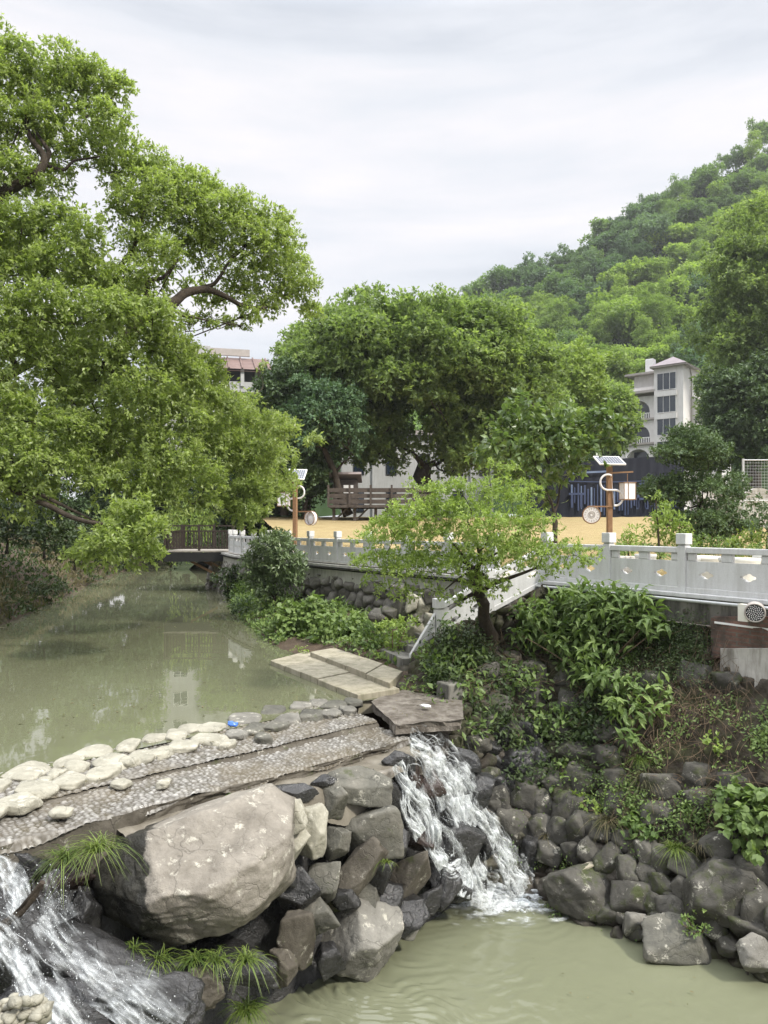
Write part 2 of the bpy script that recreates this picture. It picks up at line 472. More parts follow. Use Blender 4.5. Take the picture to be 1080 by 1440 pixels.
def puff_leaves(mb, puffs, Ln, aspect, dens, r_, sprig=7, six=False, droop=0.05, up=0.75, inner=0.25, lump=0.45, young=0.0, down=0.3, spread=1.0):
    """puffs: list of (center, (rx,ry,rz)); twigs of leaves spread through each lumpy puff"""
    for c, rad in puffs:
        c = np.asarray(c, float); rad = np.asarray(rad, float)
        area = 4 * math.pi * (rad.prod() ** (2 / 3.0))
        ns = max(6, int(area * dens / sprig))
        d = norm(r_.normal(size=(ns, 3)))
        d[:, 2] = np.where((d[:, 2] < -0.2) & (r_.random(ns) < 0.65), -d[:, 2], d[:, 2])
        sd = r_.integers(1, 10 ** 6)
        lum = np.clip(0.88 + lump * fbm(d * 1.9 + sd % 97, 3, int(sd)), 0.3, 1.22)
        q = np.where(r_.random(ns) < inner, r_.random(ns) ** (1 / 3.0), 0.80 + 0.24 * r_.random(ns))
        P = c + d * rad * (lum * q)[:, None]
        o = norm(d / rad)
        k = sprig
        Pk = np.repeat(P, k, 0); ok = np.repeat(o, k, 0)
        tw = norm(np.repeat(o * 0.8 + r_.normal(size=(ns, 3)) * 0.7, k, 0))
        st = r_.random(ns * k)[:, None]
        A = norm(ok * 0.35 + r_.normal(size=(ns * k, 3)) * 0.8 * spread + tw * 0.4 + np.array((0, 0, -down)))
        Nn = norm(ok * 0.45 + np.array((0, 0, up)) + r_.normal(size=(ns * k, 3)) * 0.38)
        Pk = Pk + tw * (st - 0.5) * Ln * 1.6
        tint = np.repeat(r_.random(ns) * 0.35 + 0.1, k) + r_.random(ns * k) * 0.28
        if young: tint = tint + np.repeat((r_.random(ns) < young) & (q > 0.75), k) * 0.4
        leaf_quads(mb, Pk, A, Nn, Ln * (0.7 + 0.6 * r_.random(ns * k)), aspect, np.clip(tint, 0.01, 1), six=six, droop=droop)


def ellipsoid_puffs(c, rad, n, pr, r_, zmin=-0.55, jit=0.12):
    """n puffs spread over an ellipsoid's surface and some inside"""
    c = np.asarray(c, float); rad = np.asarray(rad, float); res = []
    i = np.arange(n) + 0.5
    z = 1 - (1 - zmin) * i / n
    ph = i * 2.399963 + r_.random() * 6
    d = np.stack([np.sqrt(1 - z * z) * np.cos(ph), np.sqrt(1 - z * z) * np.sin(ph), z], 1)
    d = d + r_.normal(size=d.shape) * jit
    for k in range(n):
        pq = pr * (0.7 + 0.6 * r_.random())
        res.append((c + d[k] * (rad - pq * 0.6) * (0.88 + 0.18 * r_.random()), (pq, pq, pq * 0.82)))
    return res


def skeleton(mb, base, fork, puffs, r0, r_, sides=7, sag=0.12, rmin=0.015, reach=0.85, wob=0.5):
    """trunk from base to fork, limbs grown from the nearest wood to every puff"""
    base, fork = np.asarray(base, float), np.asarray(fork, float)
    n = 7
    t = np.linspace(0, 1, n)[:, None]
    pts = base + (fork - base) * t + np.concatenate([np.zeros((1, 3)), r_.normal(size=(n - 2, 3)) * (0.25 * r0, 0.25 * r0, 0), np.zeros((1, 3))])
    rad = r0 * (1.0 - 0.35 * t[:, 0]); rad[0] *= 1.35
    mb.tube(pts, rad, sides + 3)
    nodes = [(p, rr * 0.8) for p, rr in zip(pts[3:], rad[3:])]
    tg = sorted([np.asarray(c, float) for c, _ in puffs], key=lambda c: np.linalg.norm(c - fork))
    for c in tg:
        best = min(nodes, key=lambda nd: np.linalg.norm(nd[0] - c) * (1.0 + 0.6 * (nd[1] < 0.03)) - nd[1] * 1.0)
        p0, rp = best
        d = np.linalg.norm(c - p0)
        if d < 0.05: continue
        end = p0 + (c - p0) * reach
        m = max(4, int(d / max(0.25, d / 9)) + 1)
        tt = np.linspace(0, 1, m)[:, None]
        br = p0 + (end - p0) * tt
        off = norm(r_.normal(size=(1, 3))) * d * 0.09
        br = br + np.sin(tt * np.pi) * (off + np.array((0, 0, -sag * d * 0.5))) + np.sin(tt * 2.4 * np.pi) * norm(r_.normal(size=(1, 3))) * d * 0.05 * wob * 2
        r1 = max(rmin, rp * 0.72)
        rr = np.linspace(r1, max(rmin * 0.5, r1 * 0.35), m)
        mb.tube(br, rr, sides, cap=False)
        nodes += [(br[k], rr[k]) for k in range(m // 3, m)]


def tree(name, label, cat, base, fork, puffs, r0, Ln, aspect, dens, leafmat, seed, group=None, **kw):
    r_ = np.random.default_rng(seed)
    root = thing(name, base, label, cat, group)
    tb = MB(); skeleton(tb, base, fork, puffs, r0, r_, **{k: kw.pop(k) for k in ('sag', 'rmin', 'reach', 'wob', 'sides') if k in kw})
    tb.build('trunk', M['bark'], root, base, smooth=True)
    cb = MB(); puff_leaves(cb, puffs, Ln, aspect, dens, r_, **kw)
    cb.build('crown', leafmat, root, base)
    return root


def pxpuffs(lst, Y, r_, jit=0.0, flat=0.85, depth=1.0):
    res = []
    for e_ in lst:
        px, py, rp = e_[:3]
        y = (e_[3] if len(e_) > 3 else Y) + r_.normal() * jit
        rr = rp * y / F
        res.append((W(px, py, y), (rr, rr * depth, rr * flat)))
    return res


def tuft(name, c, n, Ln, spread, r_, mat='grass', wdt=0.008, lean=(0, -0.3, 0)):
    """a tuft of arching blades"""
    mb = MB(); c = np.asarray(c, float); k = 5
    az = r_.random(n) * 2 * np.pi; tl = 0.25 + spread * r_.random(n)
    L_ = Ln * (0.55 + 0.6 * r_.random(n))
    dirx = np.stack([np.cos(az) * tl, np.sin(az) * tl, np.ones(n)], 1) + np.asarray(lean)
    dirx = norm(dirx)
    s = np.linspace(0, 1, k)
    horiz = dirx * (1, 1, 0)
    P0 = c + np.stack([r_.normal(size=n) * Ln * 0.10, r_.normal(size=n) * Ln * 0.10, np.zeros(n)], 1)
    pts = P0[:, None] + dirx[:, None] * (L_[:, None] * s)[:, :, None] + horiz[:, None] * (L_[:, None] * s ** 2 * 0.45)[:, :, None]
    pts[:, :, 2] -= (L_[:, None] * s ** 2.2 * (0.35 + 0.7 * tl[:, None]))
    side = norm(np.cross(dirx, (0, 0, 1)) + 1e-6)
    wv = wdt * (1 - s ** 1.5 * 0.92)
    a = pts + side[:, None] * wv[None, :, None]; b = pts - side[:, None] * wv[None, :, None]
    V = np.stack([a, b], 2).reshape(n, k * 2, 3)
    i0 = np.arange(n)[:, None] * (k * 2)
    Fc = np.concatenate([i0 + np.array([[2 * j, 2 * j + 1, 2 * j + 3, 2 * j + 2]]) for j in range(k - 1)])
    mb.add(V.reshape(-1, 3), Fc, np.repeat(np.clip(r_.random(n), 0.01, 1), k * 2))
    return mb.build(name, LF[mat], None, (0, 0, 0))


def place(o, c):
    """set an object's origin to c without moving it"""
    c = np.asarray(c, float)
    me = o.data
    co = np.empty(len(me.vertices) * 3, np.float32); me.vertices.foreach_get('co', co)
    me.vertices.foreach_set('co', (co.reshape(-1, 3) - c).astype(np.float32).ravel()); me.update()
    o.location = tuple(float(k) for k in c)
    return o


# ------------------------------------------------------------------ rocks
_ico = {}


def ico(sub):
    if sub not in _ico:
        bm = bmesh.new(); bmesh.ops.create_icosphere(bm, subdivisions=sub, radius=1.0)
        V = np.array([v.co[:] for v in bm.verts]); Fc = np.array([[v.index for v in f.verts] for f in bm.faces]); bm.free()
        _ico[sub] = (norm(V), Fc)
    return _ico[sub]


def rock_verts(half, seed, sub=4, planes=8, p=60, rough=0.055, tilt=0.0, yaw=0.0, extra=None, lo=0.50):
    r_ = np.random.default_rng(seed)
    d, Fc = ico(sub)
    n = norm(r_.normal(size=(planes, 3)))
    for k in range(1, planes):                      # spread the facets
        for _ in range(8):
            if (n[:k] @ n[k]).max() < 0.75: break
            n[k] = norm(r_.normal(size=3))
    n = np.vstack([n, [(1, 0, 0), (-1, 0, 0), (0, 0, 1), (0, 0, -1), (0, -1, 0), (0, 1, 0)]])
    h = np.concatenate([lo + (0.98 - lo) * r_.random(planes), np.full(6, 1.0)])
    if extra is not None:
        n = np.vstack([n, norm(np.array([e_[:3] for e_ in extra], float))]); h = np.concatenate([h, [e_[3] for e_ in extra]])
    q = np.maximum(d @ n.T, 0) / h
    r = (q ** p).sum(1) ** (-1.0 / p)
    so = seed % 1000 * 3.1
    r = r * (1 + rough * fbm(d * 2.3 + so, 4, seed) + rough * 0.35 * fbm(d * 9 + so, 3, seed + 5))
    V = d * r[:, None] * np.asarray(half, float)
    ca, sa = math.cos(tilt), math.sin(tilt)
    V = V @ np.array([[ca, 0, -sa], [0, 1, 0], [sa, 0, ca]])
    cb_, sb = math.cos(yaw), math.sin(yaw)
    V = V @ np.array([[cb_, sb, 0], [-sb, cb_, 0], [0, 0, 1]])
    return V, Fc


def rock(name, c, half, mat, seed, parent=None, **kw):
    V, Fc = rock_verts(half, seed, **kw)
    o = MB().add(V, Fc).build(name, M[mat], parent, smooth=True)
    o.location = tuple(float(k) for k in (np.asarray(c, float) - (np.array(parent.location) if parent is not None else 0)))
    return o


# ------------------------------------------------------------------ weir frame (s along the crest, t downstream)
WO = G(0, 1085, UW)
WS = norm(np.array((0.731, 0.683, 0.0))); WT = np.array((WS[1], -WS[0], 0.0))


def wp(s, t, z):
    s = np.asarray(s, float); t = np.asarray(t, float); z = np.asarray(z, float)
    return np.stack([WO[0] + WS[0] * s + WT[0] * t, WO[1] + WS[1] * s + WT[1] * t, z + 0 * s], -1)


def pile(px, py, dz=0.0, t0=2.28, z0=1.75, sl=5.0):
    """where the ray of a photo pixel meets the rubble slope below the weir"""
    kx, ky = (px - 540) / F, (py - HY) / F
    # 5-ky*Y = z0+dz - sl*(t-t0);  t = (kx Y-Ox)*Tx + (Y-Oy)*Ty
    a = kx * WT[0] + WT[1]; b = -WO[0] * WT[0] - WO[1] * WT[1]
    Y = (CZ - z0 - dz + sl * (b - t0)) / (ky - sl * a)
    return W(px, py, Y)


# ------------------------------------------------------------------ right bank surface in the photo's columns
BANK = {
    560: [(940, 14.9), (965, 14.0), (985, 13.4), (1000, 12.9), (1100, 12.2), (1260, 11.9)],
    590: [(912, 14.9), (960, 13.6), (985, 13.0), (1005, 12.4), (1100, 11.9), (1260, 11.6)],
    640: [(882, 15.2), (960, 13.3), (1005, 12.1), (1045, 11.7), (1120, 11.1), (1265, 10.8)],
    700: [(857, 15.9), (950, 13.4), (1030, 11.8), (1120, 11.0), (1200, 10.6), (1280, 10.2)],
    760: [(825, 17.0), (860, 15.8), (950, 13.4), (1050, 11.5), (1150, 10.6), (1300, 9.9)],
    800: [(833, 16.6), (870, 15.5), (950, 13.6), (1050, 11.6), (1150, 10.4), (1325, 9.25)],
    850: [(838, 15.8), (870, 15.2), (950, 13.7), (1050, 11.6), (1150, 10.3), (1345, 8.9)],
    900: [(842, 15.1), (870, 14.9), (950, 13.7), (1050, 11.5), (1150, 10.1), (1362, 8.6)],
    960: [(848, 14.3), (890, 14.1), (960, 13.4), (1050, 11.3), (1150, 9.9), (1380, 8.35)],
    1020: [(853, 13.55), (970, 13.2), (1010, 12.2), (1060, 11.0), (1150, 9.7), (1398, 8.15)],
    1080: [(860, 12.85), (960, 12.6), (1000, 11.8), (1060, 10.7), (1150, 9.5), (1415, 7.95)],
    1180: [(874, 11.8), (980, 11.5), (1020, 10.9), (1080, 10.1), (1200, 9.0), (1450, 7.6)],
    1350: [(903, 10.3), (1020, 10.0), (1060, 9.5), (1120, 9.1), (1220, 8.5), (1510, 7.0)],
}
for c_ in list(BANK):
    pts = BANK[c_]
    if c_ < 690: BANK[c_] = [(a, d * (0.955 + 0.045 * min(1, max(0, (a - pts[0][0]) / 110.0)) + 0.03 * (a > 1090))) for a, d in pts]; continue
    y0, y1 = pts[0][0], pts[-1][0]
    Y0 = pts[0][1] * KS
    T_ = W(c_, y0, Y0); B_ = G(c_, y1, LW - 0.25)
    new = []
    for f in np.linspace(0, 1, 17):
        q = T_ + (B_ - T_) * f
        bl = 0.30 * math.sin(f * math.pi) ** 2 * (f - 0.45) * 2 - 0.46 * math.exp(-((f - 0.17) / 0.11) ** 2)     # hollow under the coping, bulge at the toe
        nn_ = norm((B_ - T_) * (1, 1, 0)); q = q + nn_ * bl
        new.append((HY + F * (CZ - q[2]) / q[1], q[1]))
    new.sort(); BANK[c_] = new
_bc = sorted(BANK)


def bankY(px, v):
    """depth and row at column px, v 0 top .. 1 bottom"""
    px = np.asarray(px, float); v = np.asarray(v, float)
    rows, deps = [], []
    for c in _bc:
        pts = np.array(BANK[c], float)
        u = np.linspace(0, 1, len(pts))
        py = pts[0, 0] + (pts[-1, 0] - pts[0, 0]) * v
        rows.append(py); deps.append(np.interp(py, pts[:, 0], pts[:, 1]))
    rows, deps = np.array(rows), np.array(deps)

    k = np.clip(np.searchsorted(_bc, px) - 1, 0, len(_bc) - 2)
    c0 = np.array(_bc)[k]; c1 = np.array(_bc)[k + 1]; f = np.clip((px - c0) / (c1 - c0), 0, 1)
    ii = np.arange(len(px))
    return rows[k, ii] * (1 - f) + rows[k + 1, ii] * f, deps[k, ii] * (1 - f) + deps[k + 1, ii] * f


def bank(px, py):
    """bank point at a photo pixel"""
    vv = np.linspace(0, 1, 200)
    r, d = bankY(np.full(200, float(px)), vv)
    return W(px, py, float(np.interp(py, r, d)))


#@@SETTING
def mat_water(name, col, rough, bscale, bstr, stretch=(1, 1, 1)):
    m, t, p, o = newmat(name)
    v = t.nodes.new('ShaderNodeTexCoord').outputs['Object']
    mpn = t.nodes.new('ShaderNodeMapping'); mpn.inputs['Scale'].default_value = stretch
    t.links.new(v, mpn.inputs[0])
    c = mixc(t, noise(t, v, 0.35, 4, 0.6), tuple(k * 0.82 for k in col), tuple(k * 1.18 for k in col))
    t.links.new(c, p.inputs['Base Color'])
    p.inputs['Roughness'].default_value = rough; p.inputs['IOR'].default_value = 1.333
    p.inputs['Specular IOR Level'].default_value = 0.7
    bump(t, p, noise(t, mpn.outputs[0], bscale, 4, 0.55, 0.5), bstr, 0.05)
    return m


M['river'] = mat_water('river water', (0.122, 0.126, 0.076), 0.01, 1.6, 0.03)
M['pool'] = mat_water('pool water', (0.150, 0.157, 0.100), 0.03, 7.0, 0.10)

# ground sheet far below everything, out to the horizon
g = MB(); g.box((0, 900, -1.6), (4000, 2200, 0.2)); tag(g.build('ground', M['soil']), kind='structure')

# upper river: from the weir back to where it bends away behind the platform
xs = np.linspace(-1, 1, 2)
g = MB()
riv = [wp(-6, 0.02, UW), wp(-3, 0.02, UW), wp(5.6, 0.02, UW)]
P = np.array([[wp(-9, 0.25, UW), wp(0, 0.25, UW), wp(5.4, 0.25, UW)],
              [(-16, 14, UW), (-5, 14, UW), (3.0, 14, UW)],
              [(-24, 24, UW), (-9, 24, UW), (3.0, 19, UW)],
              [(-34, 40, UW), (-16, 40, UW), (-6.0, 38, UW)],
              [(-46, 75, UW), (-30, 75, UW), (-14, 75, UW)]])
g.grid(P, flip=True); tag(g.build('river_water', M['river']), kind='structure')

# lower pool with real ripples running out from the fall
nx, ny = 420, 330
X, Yg = np.meshgrid(np.linspace(-4.2, 7.0, nx), np.linspace(3.4, 12.4, ny))
fx, fy = 1.6, 11.05
d = np.hypot(X - fx, Yg - fy)
P3 = np.stack([X, Yg, 0 * X], -1).reshape(-1, 3)
wob = fbm(P3 * 0.9, 3, 4).reshape(X.shape)
near = np.exp(-d / 1.0); lowleft = np.exp(-(((X + 0.4) / 1.3) ** 2 + ((Yg - 8.4) / 1.0) ** 2))
h = (0.0016 + 0.0260 * lowleft) * np.sin((d + 0.5 * wob) * 2 * np.pi / 0.24 + wob * 3.0 + 0.35 * X * Yg) * (0.5 + 0.5 * fbm(P3 * 1.7 + 5, 2, 44).reshape(X.shape))
h += 0.0085 * lowleft * np.sin((d + 0.35 * wob) * 2 * np.pi / 0.145 + 3.5 * fbm(P3 * (1.6, 2.6, 1) + 3, 3, 66).reshape(X.shape)) * np.clip(0.25 + fbm(P3 * (1.3, 3.0, 1) + 2, 2, 67).reshape(X.shape), 0, 1) * 1.6
h += 0.007 * near * np.sin((d + 0.5 * wob) * 2 * np.pi / 0.22)
h += (0.002 + 0.006 * lowleft) * fbm(P3 * (6.0, 9.0, 1), 3, 9).reshape(X.shape) + 0.030 * near ** 2 * fbm(P3 * 7, 3, 19).reshape(X.shape)
g = MB(); g.grid(np.stack([X, Yg, LW + h], -1), flip=True)
tag(g.build('pool_water', M['pool'], smooth=True), kind='structure')
g = MB(); g.grid(np.array([[(-14, -6, LW - 0.01), (16, -6, LW - 0.01)], [(-14, 3.42, LW - 0.01), (16, 3.42, LW - 0.01)]]), flip=True)
tag(g.build('pool_water', M['pool']), kind='structure')

# ---- river bed under the rubble: slope from the weir down to the pool
ss, tt = np.linspace(-4.0, 6.0, 150), np.linspace(1.9, 3.4, 90)
S, T = np.meshgrid(ss, tt, indexing='ij')
Z = 1.60 - np.clip(T - 1.98, 0, 9) * 5.0
Z = np.where(S < 0.9, Z - 0.15, Z)
P = wp(S, T, Z)
P[..., 2] += 0.12 * fbm(P.reshape(-1, 3) * 3, 4, 3).reshape(S.shape) - 0.12
g = MB(); g.grid(P); tag(g.build('stream_bed', M['rock_wet'], smooth=True), kind='structure')

# ---- weir
weir = thing('weir', wp(2.5, 1.0, 1.6), 'low stone weir with a cobbled apron crossing the stream above the waterfall', 'weir')
WOR = np.array(weir.location)
m, t, p, o = newmat('cobbles')
v = objcoord(t, False)
at = t.nodes.new('ShaderNodeAttribute'); at.attribute_name = 'tint'
c = ramp(t, at.outputs['Fac'], [(0.0, (0.050, 0.042, 0.030)), (0.14, (0.085, 0.075, 0.060)), (0.45, (0.165, 0.155, 0.138)), (0.8, (0.245, 0.235, 0.212)), (1.0, (0.38, 0.365, 0.33))])
alg = ramp(t, noise(t, v, 1.1, 7, 0.65), [(0.44, (0, 0, 0)), (0.60, (1, 1, 1))])
c = mixc(t, math_(t, 'MULTIPLY', alg, 0.55), c, (0.105, 0.082, 0.045))
t.links.new(c, p.inputs['Base Color'])
t.links.new(ramp(t, noise(t, v, 3.0, 5, 0.6), [(0.38, (0.12,) * 3), (0.62, (0.6,) * 3)]), p.inputs['Roughness'])
bump(t, p, noise(t, v, 55, 6, 0.7), 0.5, 0.008)
M['cobbles'] = m


def cobble_sheet(name, s0, s1, t0, t1, zf, res=0.0125, amp=0.022, cell=0.075, seed=3, end=None):
    ns, ntt = int((s1 - s0) / res), int((t1 - t0) / res)
    S, T = np.meshgrid(np.linspace(s0, s1, ns), np.linspace(t0, t1, ntt), indexing='ij')
    Q = np.stack([S, T, 0 * S], -1).reshape(-1, 3)
    wv = 0.3 * np.stack([vnoise(Q * 4, 1), vnoise(Q * 4 + 9, 2), 0 * Q[:, 0]], -1)
    f1, f2, cid = worley(Q * (1 / cell, 1 / (cell * 0.72), 0) * 1.0 + wv + (0, 0, 0.5), seed)
    dome = np.clip((f2 - f1) * 1.7, 0, 1) ** 0.6 * (0.45 + 0.75 * cid)
    big = fbm(Q * 1.3, 4, 8)
    Z = zf(S, T) + (amp * dome + 0.018 * big).reshape(S.shape)
    tint = np.clip(np.clip((f2 - f1) * 3, 0, 1) * (0.30 + 0.62 * cid) + 0.10 * big, 0.005, 1).reshape(S.shape)
    g = MB(); g.grid(wp(S, T, Z), tint)
    return g.build(name, M['cobbles'], weir, WOR, smooth=True)


edge = lambda s: 1.86 + 0.05 * np.sin(np.asarray(s) * 2.1) + 0.03 * np.sin(np.asarray(s) * 6.7)
step = lambda S: np.clip((S - 1.4) / 1.2, 0, 1)
cobble_sheet('cobble_apron', -2.6, 5.0, 0.05, 1.16, lambda S, T: 2.09 - 0.05 * T + 0.02 * np.clip(0.4 - T, 0, 1) - 0.02 * step(S) * (T > 1.14))
cobble_sheet('cobble_apron', -2.6, 5.0, 1.17, 1.88, lambda S, T: 2.00 - 0.05 * (T - 1.1) - 0.055 * step(S) - 0.3 * np.clip(T - 1.855 - 0.02 * np.sin(S * 5), 0, 1) * 8, seed=5, cell=0.066)
S, Zk = np.meshgrid(np.linspace(-2.6, 5.0, 500), np.linspace(0, 1, 6), indexing='ij')
P = wp(S, 1.13 + 0.10 * Zk + 0.02 * vnoise(np.stack([S * 9, Zk * 4, 0 * S], -1).reshape(-1, 3), 6).reshape(S.shape), 2.035 - 0.02 * step(S) - Zk * (0.05 + 0.05 * step(S)))
g = MB(); g.grid(P, flip=True); g.build('apron_step', M['rock_brown'], weir, WOR, smooth=True)
# apron's broken front edge, ledge below and the body
ss = np.linspace(-2.6, 5.0, 380); zz = np.linspace(0, 1, 14)
S, Zk = np.meshgrid(ss, zz, indexing='ij')
P = wp(S, 1.865 + 0.03 * fbm(np.stack([S * 4, Zk * 6, 0 * S], -1).reshape(-1, 3), 4, 6).reshape(S.shape), 1.955 - 0.055 * step(S) - Zk * (0.16 + 0.95 * np.clip((1.3 - S) / 1.0, 0, 1)))
g = MB(); g.grid(P, flip=True); g.build('apron_edge', M['rock_brown'], weir, WOR, smooth=True)
S, T = np.meshgrid(np.linspace(0.6, 4.95, 200), np.linspace(1.84, 2.42, 26), indexing='ij')
P = wp(S, T, 1.80 - 0.02 * (T - 1.8) - 6.0 * np.clip(T - 2.34 - 0.05 * np.sin(S * 3.3), 0, 1) ** 1.2 + 0 * S)
P[..., 2] += 0.022 * fbm(P.reshape(-1, 3) * 4, 4, 14).reshape(S.shape)
m, t, p, o = newmat('wet concrete ledge')
v = objcoord(t, False)
t.links.new(ramp(t, noise(t, v, 3, 7, 0.65), [(0.3, (0.115, 0.10, 0.078)), (0.7, (0.215, 0.195, 0.155))]), p.inputs['Base Color'])
p.inputs['Roughness'].default_value = 0.3
bump(t, p, noise(t, v, 12, 6, 0.7), 0.4, 0.02)
M['ledge'] = m
g = MB(); g.grid(P); g.build('ledge', M['ledge'], weir, WOR, smooth=True)
g = MB()
S, Zk = np.meshgrid(np.linspace(-2.6, 5.0, 40), np.linspace(2.0, -0.5, 12), indexing='ij')
g.grid(wp(S, 0.12 + 0 * S, Zk)); g.build('upstream_face', M['rock_brown'], weir, WOR)

# flat stones set along the crest: photo pixel centre and size
ST = [(38, 1086, 56, 22), (20, 1128, 62, 26), (-12, 1105, 50, 20), (-15, 1140, 50, 24), (55, 1110, 62, 20), (100, 1098, 48, 20), (95, 1072, 40, 16), (107, 1078, 36, 14), (132, 1057, 52, 16),
      (160, 1073, 52, 20), (140, 1088, 44, 18), (180, 1050, 30, 16), (199, 1063, 40, 17), (183, 1071, 26, 12), (216, 1039, 34, 13), (228, 1059, 28, 14), (256, 1050, 48, 14),
      (247, 1035, 34, 16), (268, 1026, 34, 12), (295, 1039, 54, 13), (300, 1023, 38, 13), (345, 1011, 46, 16), (358, 1025, 32, 14), (333, 1033, 32, 11), (384, 1000, 36, 11),
      (405, 1012, 40, 13), (387, 1021, 36, 12), (425, 994, 34, 9), (440, 1006, 36, 12), (448, 990, 28, 8), (472, 992, 34, 11), (465, 1003, 30, 10), (497, 988, 26, 8), (490, 998, 26, 9),
      (370, 1037, 26, 9), (320, 1047, 24, 8), (80, 1088, 22, 10), (75, 1092, 18, 8), (62, 1100, 18, 8), (170, 1096, 30, 9), (230, 1095, 18, 8), (84, 1136, 34, 10)]
for k, (px, py, pw, ph) in enumerate(ST):
    c = G(px, py, 2.10); hw = pw / F * c[1] / 2; hd = ph / F * c[1] / 2 * c[1] / 2.9 * 0.95
    low = k >= 39
    rock('crest_stone', c + (0, 0, -0.055 if low else -0.015), (hw * 1.02, hd * 1.02, 0.055 if low else 0.085), 'rock_pale' if px < 330 else ('rock_tan' if k % 2 else 'rock_grey'), 400 + k, weir,
         planes=7, p=9, rough=0.05, yaw=R(-18 + (k * 37 % 30)), lo=0.8, extra=[(0.05, -0.06, 1, 0.72)])

# concrete end block at the right of the weir and the sluice gap beside it
blk = thing('concrete_slab', G(585, 1000, 2.15), 'weathered concrete slab at the right end of the weir, dirt and litter on top', 'slab')
bo = np.array(blk.location)
cs_ = [G(522, 987, 2.12), G(556, 1018, 2.12), G(652, 1012, 2.12), G(650, 985, 2.12), G(560, 968, 2.12)]
ring = []
for a, b in zip(cs_, cs_[1:] + cs_[:1]): ring += [a + (b - a) * k / 16 for k in range(16)]
ring = np.array(ring); cen = ring.mean(0)
lv = []
for f in np.linspace(0.02, 1, 14): lv.append(cen + (ring - cen) * f)
lv = np.array(lv); lv[..., 2] += 0.018 * fbm(lv.reshape(-1, 3) * 5, 4, 7).reshape(lv.shape[:2])
dn = np.array([ring * (1, 1, 0) + (0, 0, z) for z in np.linspace(2.10, 1.35, 12)])
cdir = norm((ring - cen) * (1, 1, 0)); dn += cdir[None] * (0.05 * fbm(dn.reshape(-1, 3) * (4, 4, 7), 4, 9) - 0.03 - 0.30 * np.clip((1.95 - dn[..., 2].reshape(-1)) / 0.08, 0, 1))[..., None].reshape(12, len(ring), 1)
allv = np.concatenate([lv, dn]); allv = np.concatenate([allv, allv[:, :1]], 1)
g = MB(); g.grid(allv)
M['slab_dirt'] = mat_plain('dirty concrete', (0.085, 0.070, 0.055), (0.27, 0.245, 0.21), 5, 0.8, 0.8, bdist=0.03, stain=(0.06, 0.047, 0.035, 0.7))
g.build('slab_body', M['slab_dirt'], blk, bo)

# ---- right bank: soil and rubble face below the railing
nu, nv = 520, 330
U, Vv = np.meshgrid(np.linspace(556, 1350, nu), np.linspace(0, 1, nv), indexing='ij')
rr, dd = bankY(U.ravel(), Vv.ravel())
P = np.stack([(U.ravel() - 540) / F * dd, dd, CZ - (rr - HY) / F * dd], -1)
wv = 0.35 * np.stack([vnoise(P * 3, 1), vnoise(P * 3 + 7, 2), vnoise(P * 3 + 3, 3)], -1)
f1, f2, cid = worley(P * (2.7, 2.7, 3.6) + wv, 21)
stone_m = np.clip(0.9 - np.abs(U.ravel() - 720) / 260, 0, 1) + np.clip((rr - 1090) / 90, 0, 1) * 0.9
earth = np.clip((U.ravel() - 880) / 60, 0, 1) * np.clip((rr - 960) / 30, 0, 1) * np.clip((1120 - rr) / 40, 0, 1)
stone_m = np.clip(np.maximum(stone_m, 0.75 - 0.65 * earth), 0.1, 1)
dome = np.clip((f2 - f1) * 2.6, 0, 1) ** 0.5 * (0.7 + 0.5 * cid)
disp = stone_m * (0.22 * dome - 0.12) + 0.085 * fbm(P * 1.7, 4, 5) + 0.030 * fbm(P * 7, 4, 6)
Pg = P.reshape(nu, nv, 3)
nrm = norm(np.cross(np.gradient(Pg, axis=1), np.gradient(Pg, axis=0))).reshape(-1, 3)
if (nrm[:, 1].mean() > 0): nrm = -nrm
Pd = P + nrm * disp[:, None]
BP, BN, BR, BU = Pd, nrm, rr, U.ravel()
rw = thing('retaining_wall', (3.5, 11.0, 0.0), 'dark mossy retaining bank of rubble stones and soil beneath the white railing', 'wall')
m, t, p, o = newmat('rubble bank')
v = objcoord(t, False)
at = t.nodes.new('ShaderNodeAttribute'); at.attribute_name = 'tint'
base = ramp(t, noise(t, v, 2.5, 9, 0.7, 0.3), [(0.3, (0.045, 0.040, 0.033)), (0.5, (0.090, 0.080, 0.066)), (0.72, (0.165, 0.148, 0.122))])
soil = ramp(t, noise(t, v, 4.0, 9, 0.75), [(0.3, (0.026, 0.020, 0.014)), (0.55, (0.052, 0.041, 0.029)), (0.75, (0.10, 0.082, 0.06))])
c = mixc(t, at.outputs['Fac'], soil, base)
ms = ramp(t, noise(t, v, 1.6, 8, 0.7), [(0.46, (0, 0, 0)), (0.60, (1, 1, 1))])
c = mixc(t, math_(t, 'MULTIPLY', ms, 0.7), c, (0.045, 0.052, 0.018))
pl = ramp(t, noise(t, v, 6.0, 9, 0.8), [(0.63, (0, 0, 0)), (0.70, (1, 1, 1))])
c = mixc(t, math_(t, 'MULTIPLY', pl, 0.6), c, (0.30, 0.28, 0.24))
t.links.new(c, p.inputs['Base Color']); p.inputs['Roughness'].default_value = 0.85; p.inputs['Specular IOR Level'].default_value = 0.25
bump(t, p, math_(t, 'ADD', noise(t, v, 9, 9, 0.75), math_(t, 'MULTIPLY', noise(t, v, 40, 5, 0.7), 0.4)), 0.8, 0.05)
M['bank'] = m
g = MB(); g.grid(Pd.reshape(nu, nv, 3), np.clip(stone_m * np.clip((f2 - f1) * 4, 0, 1), 0.01, 1).reshape(nu, nv))
g.build('rubble_face', m, rw, rw.location, smooth=True)

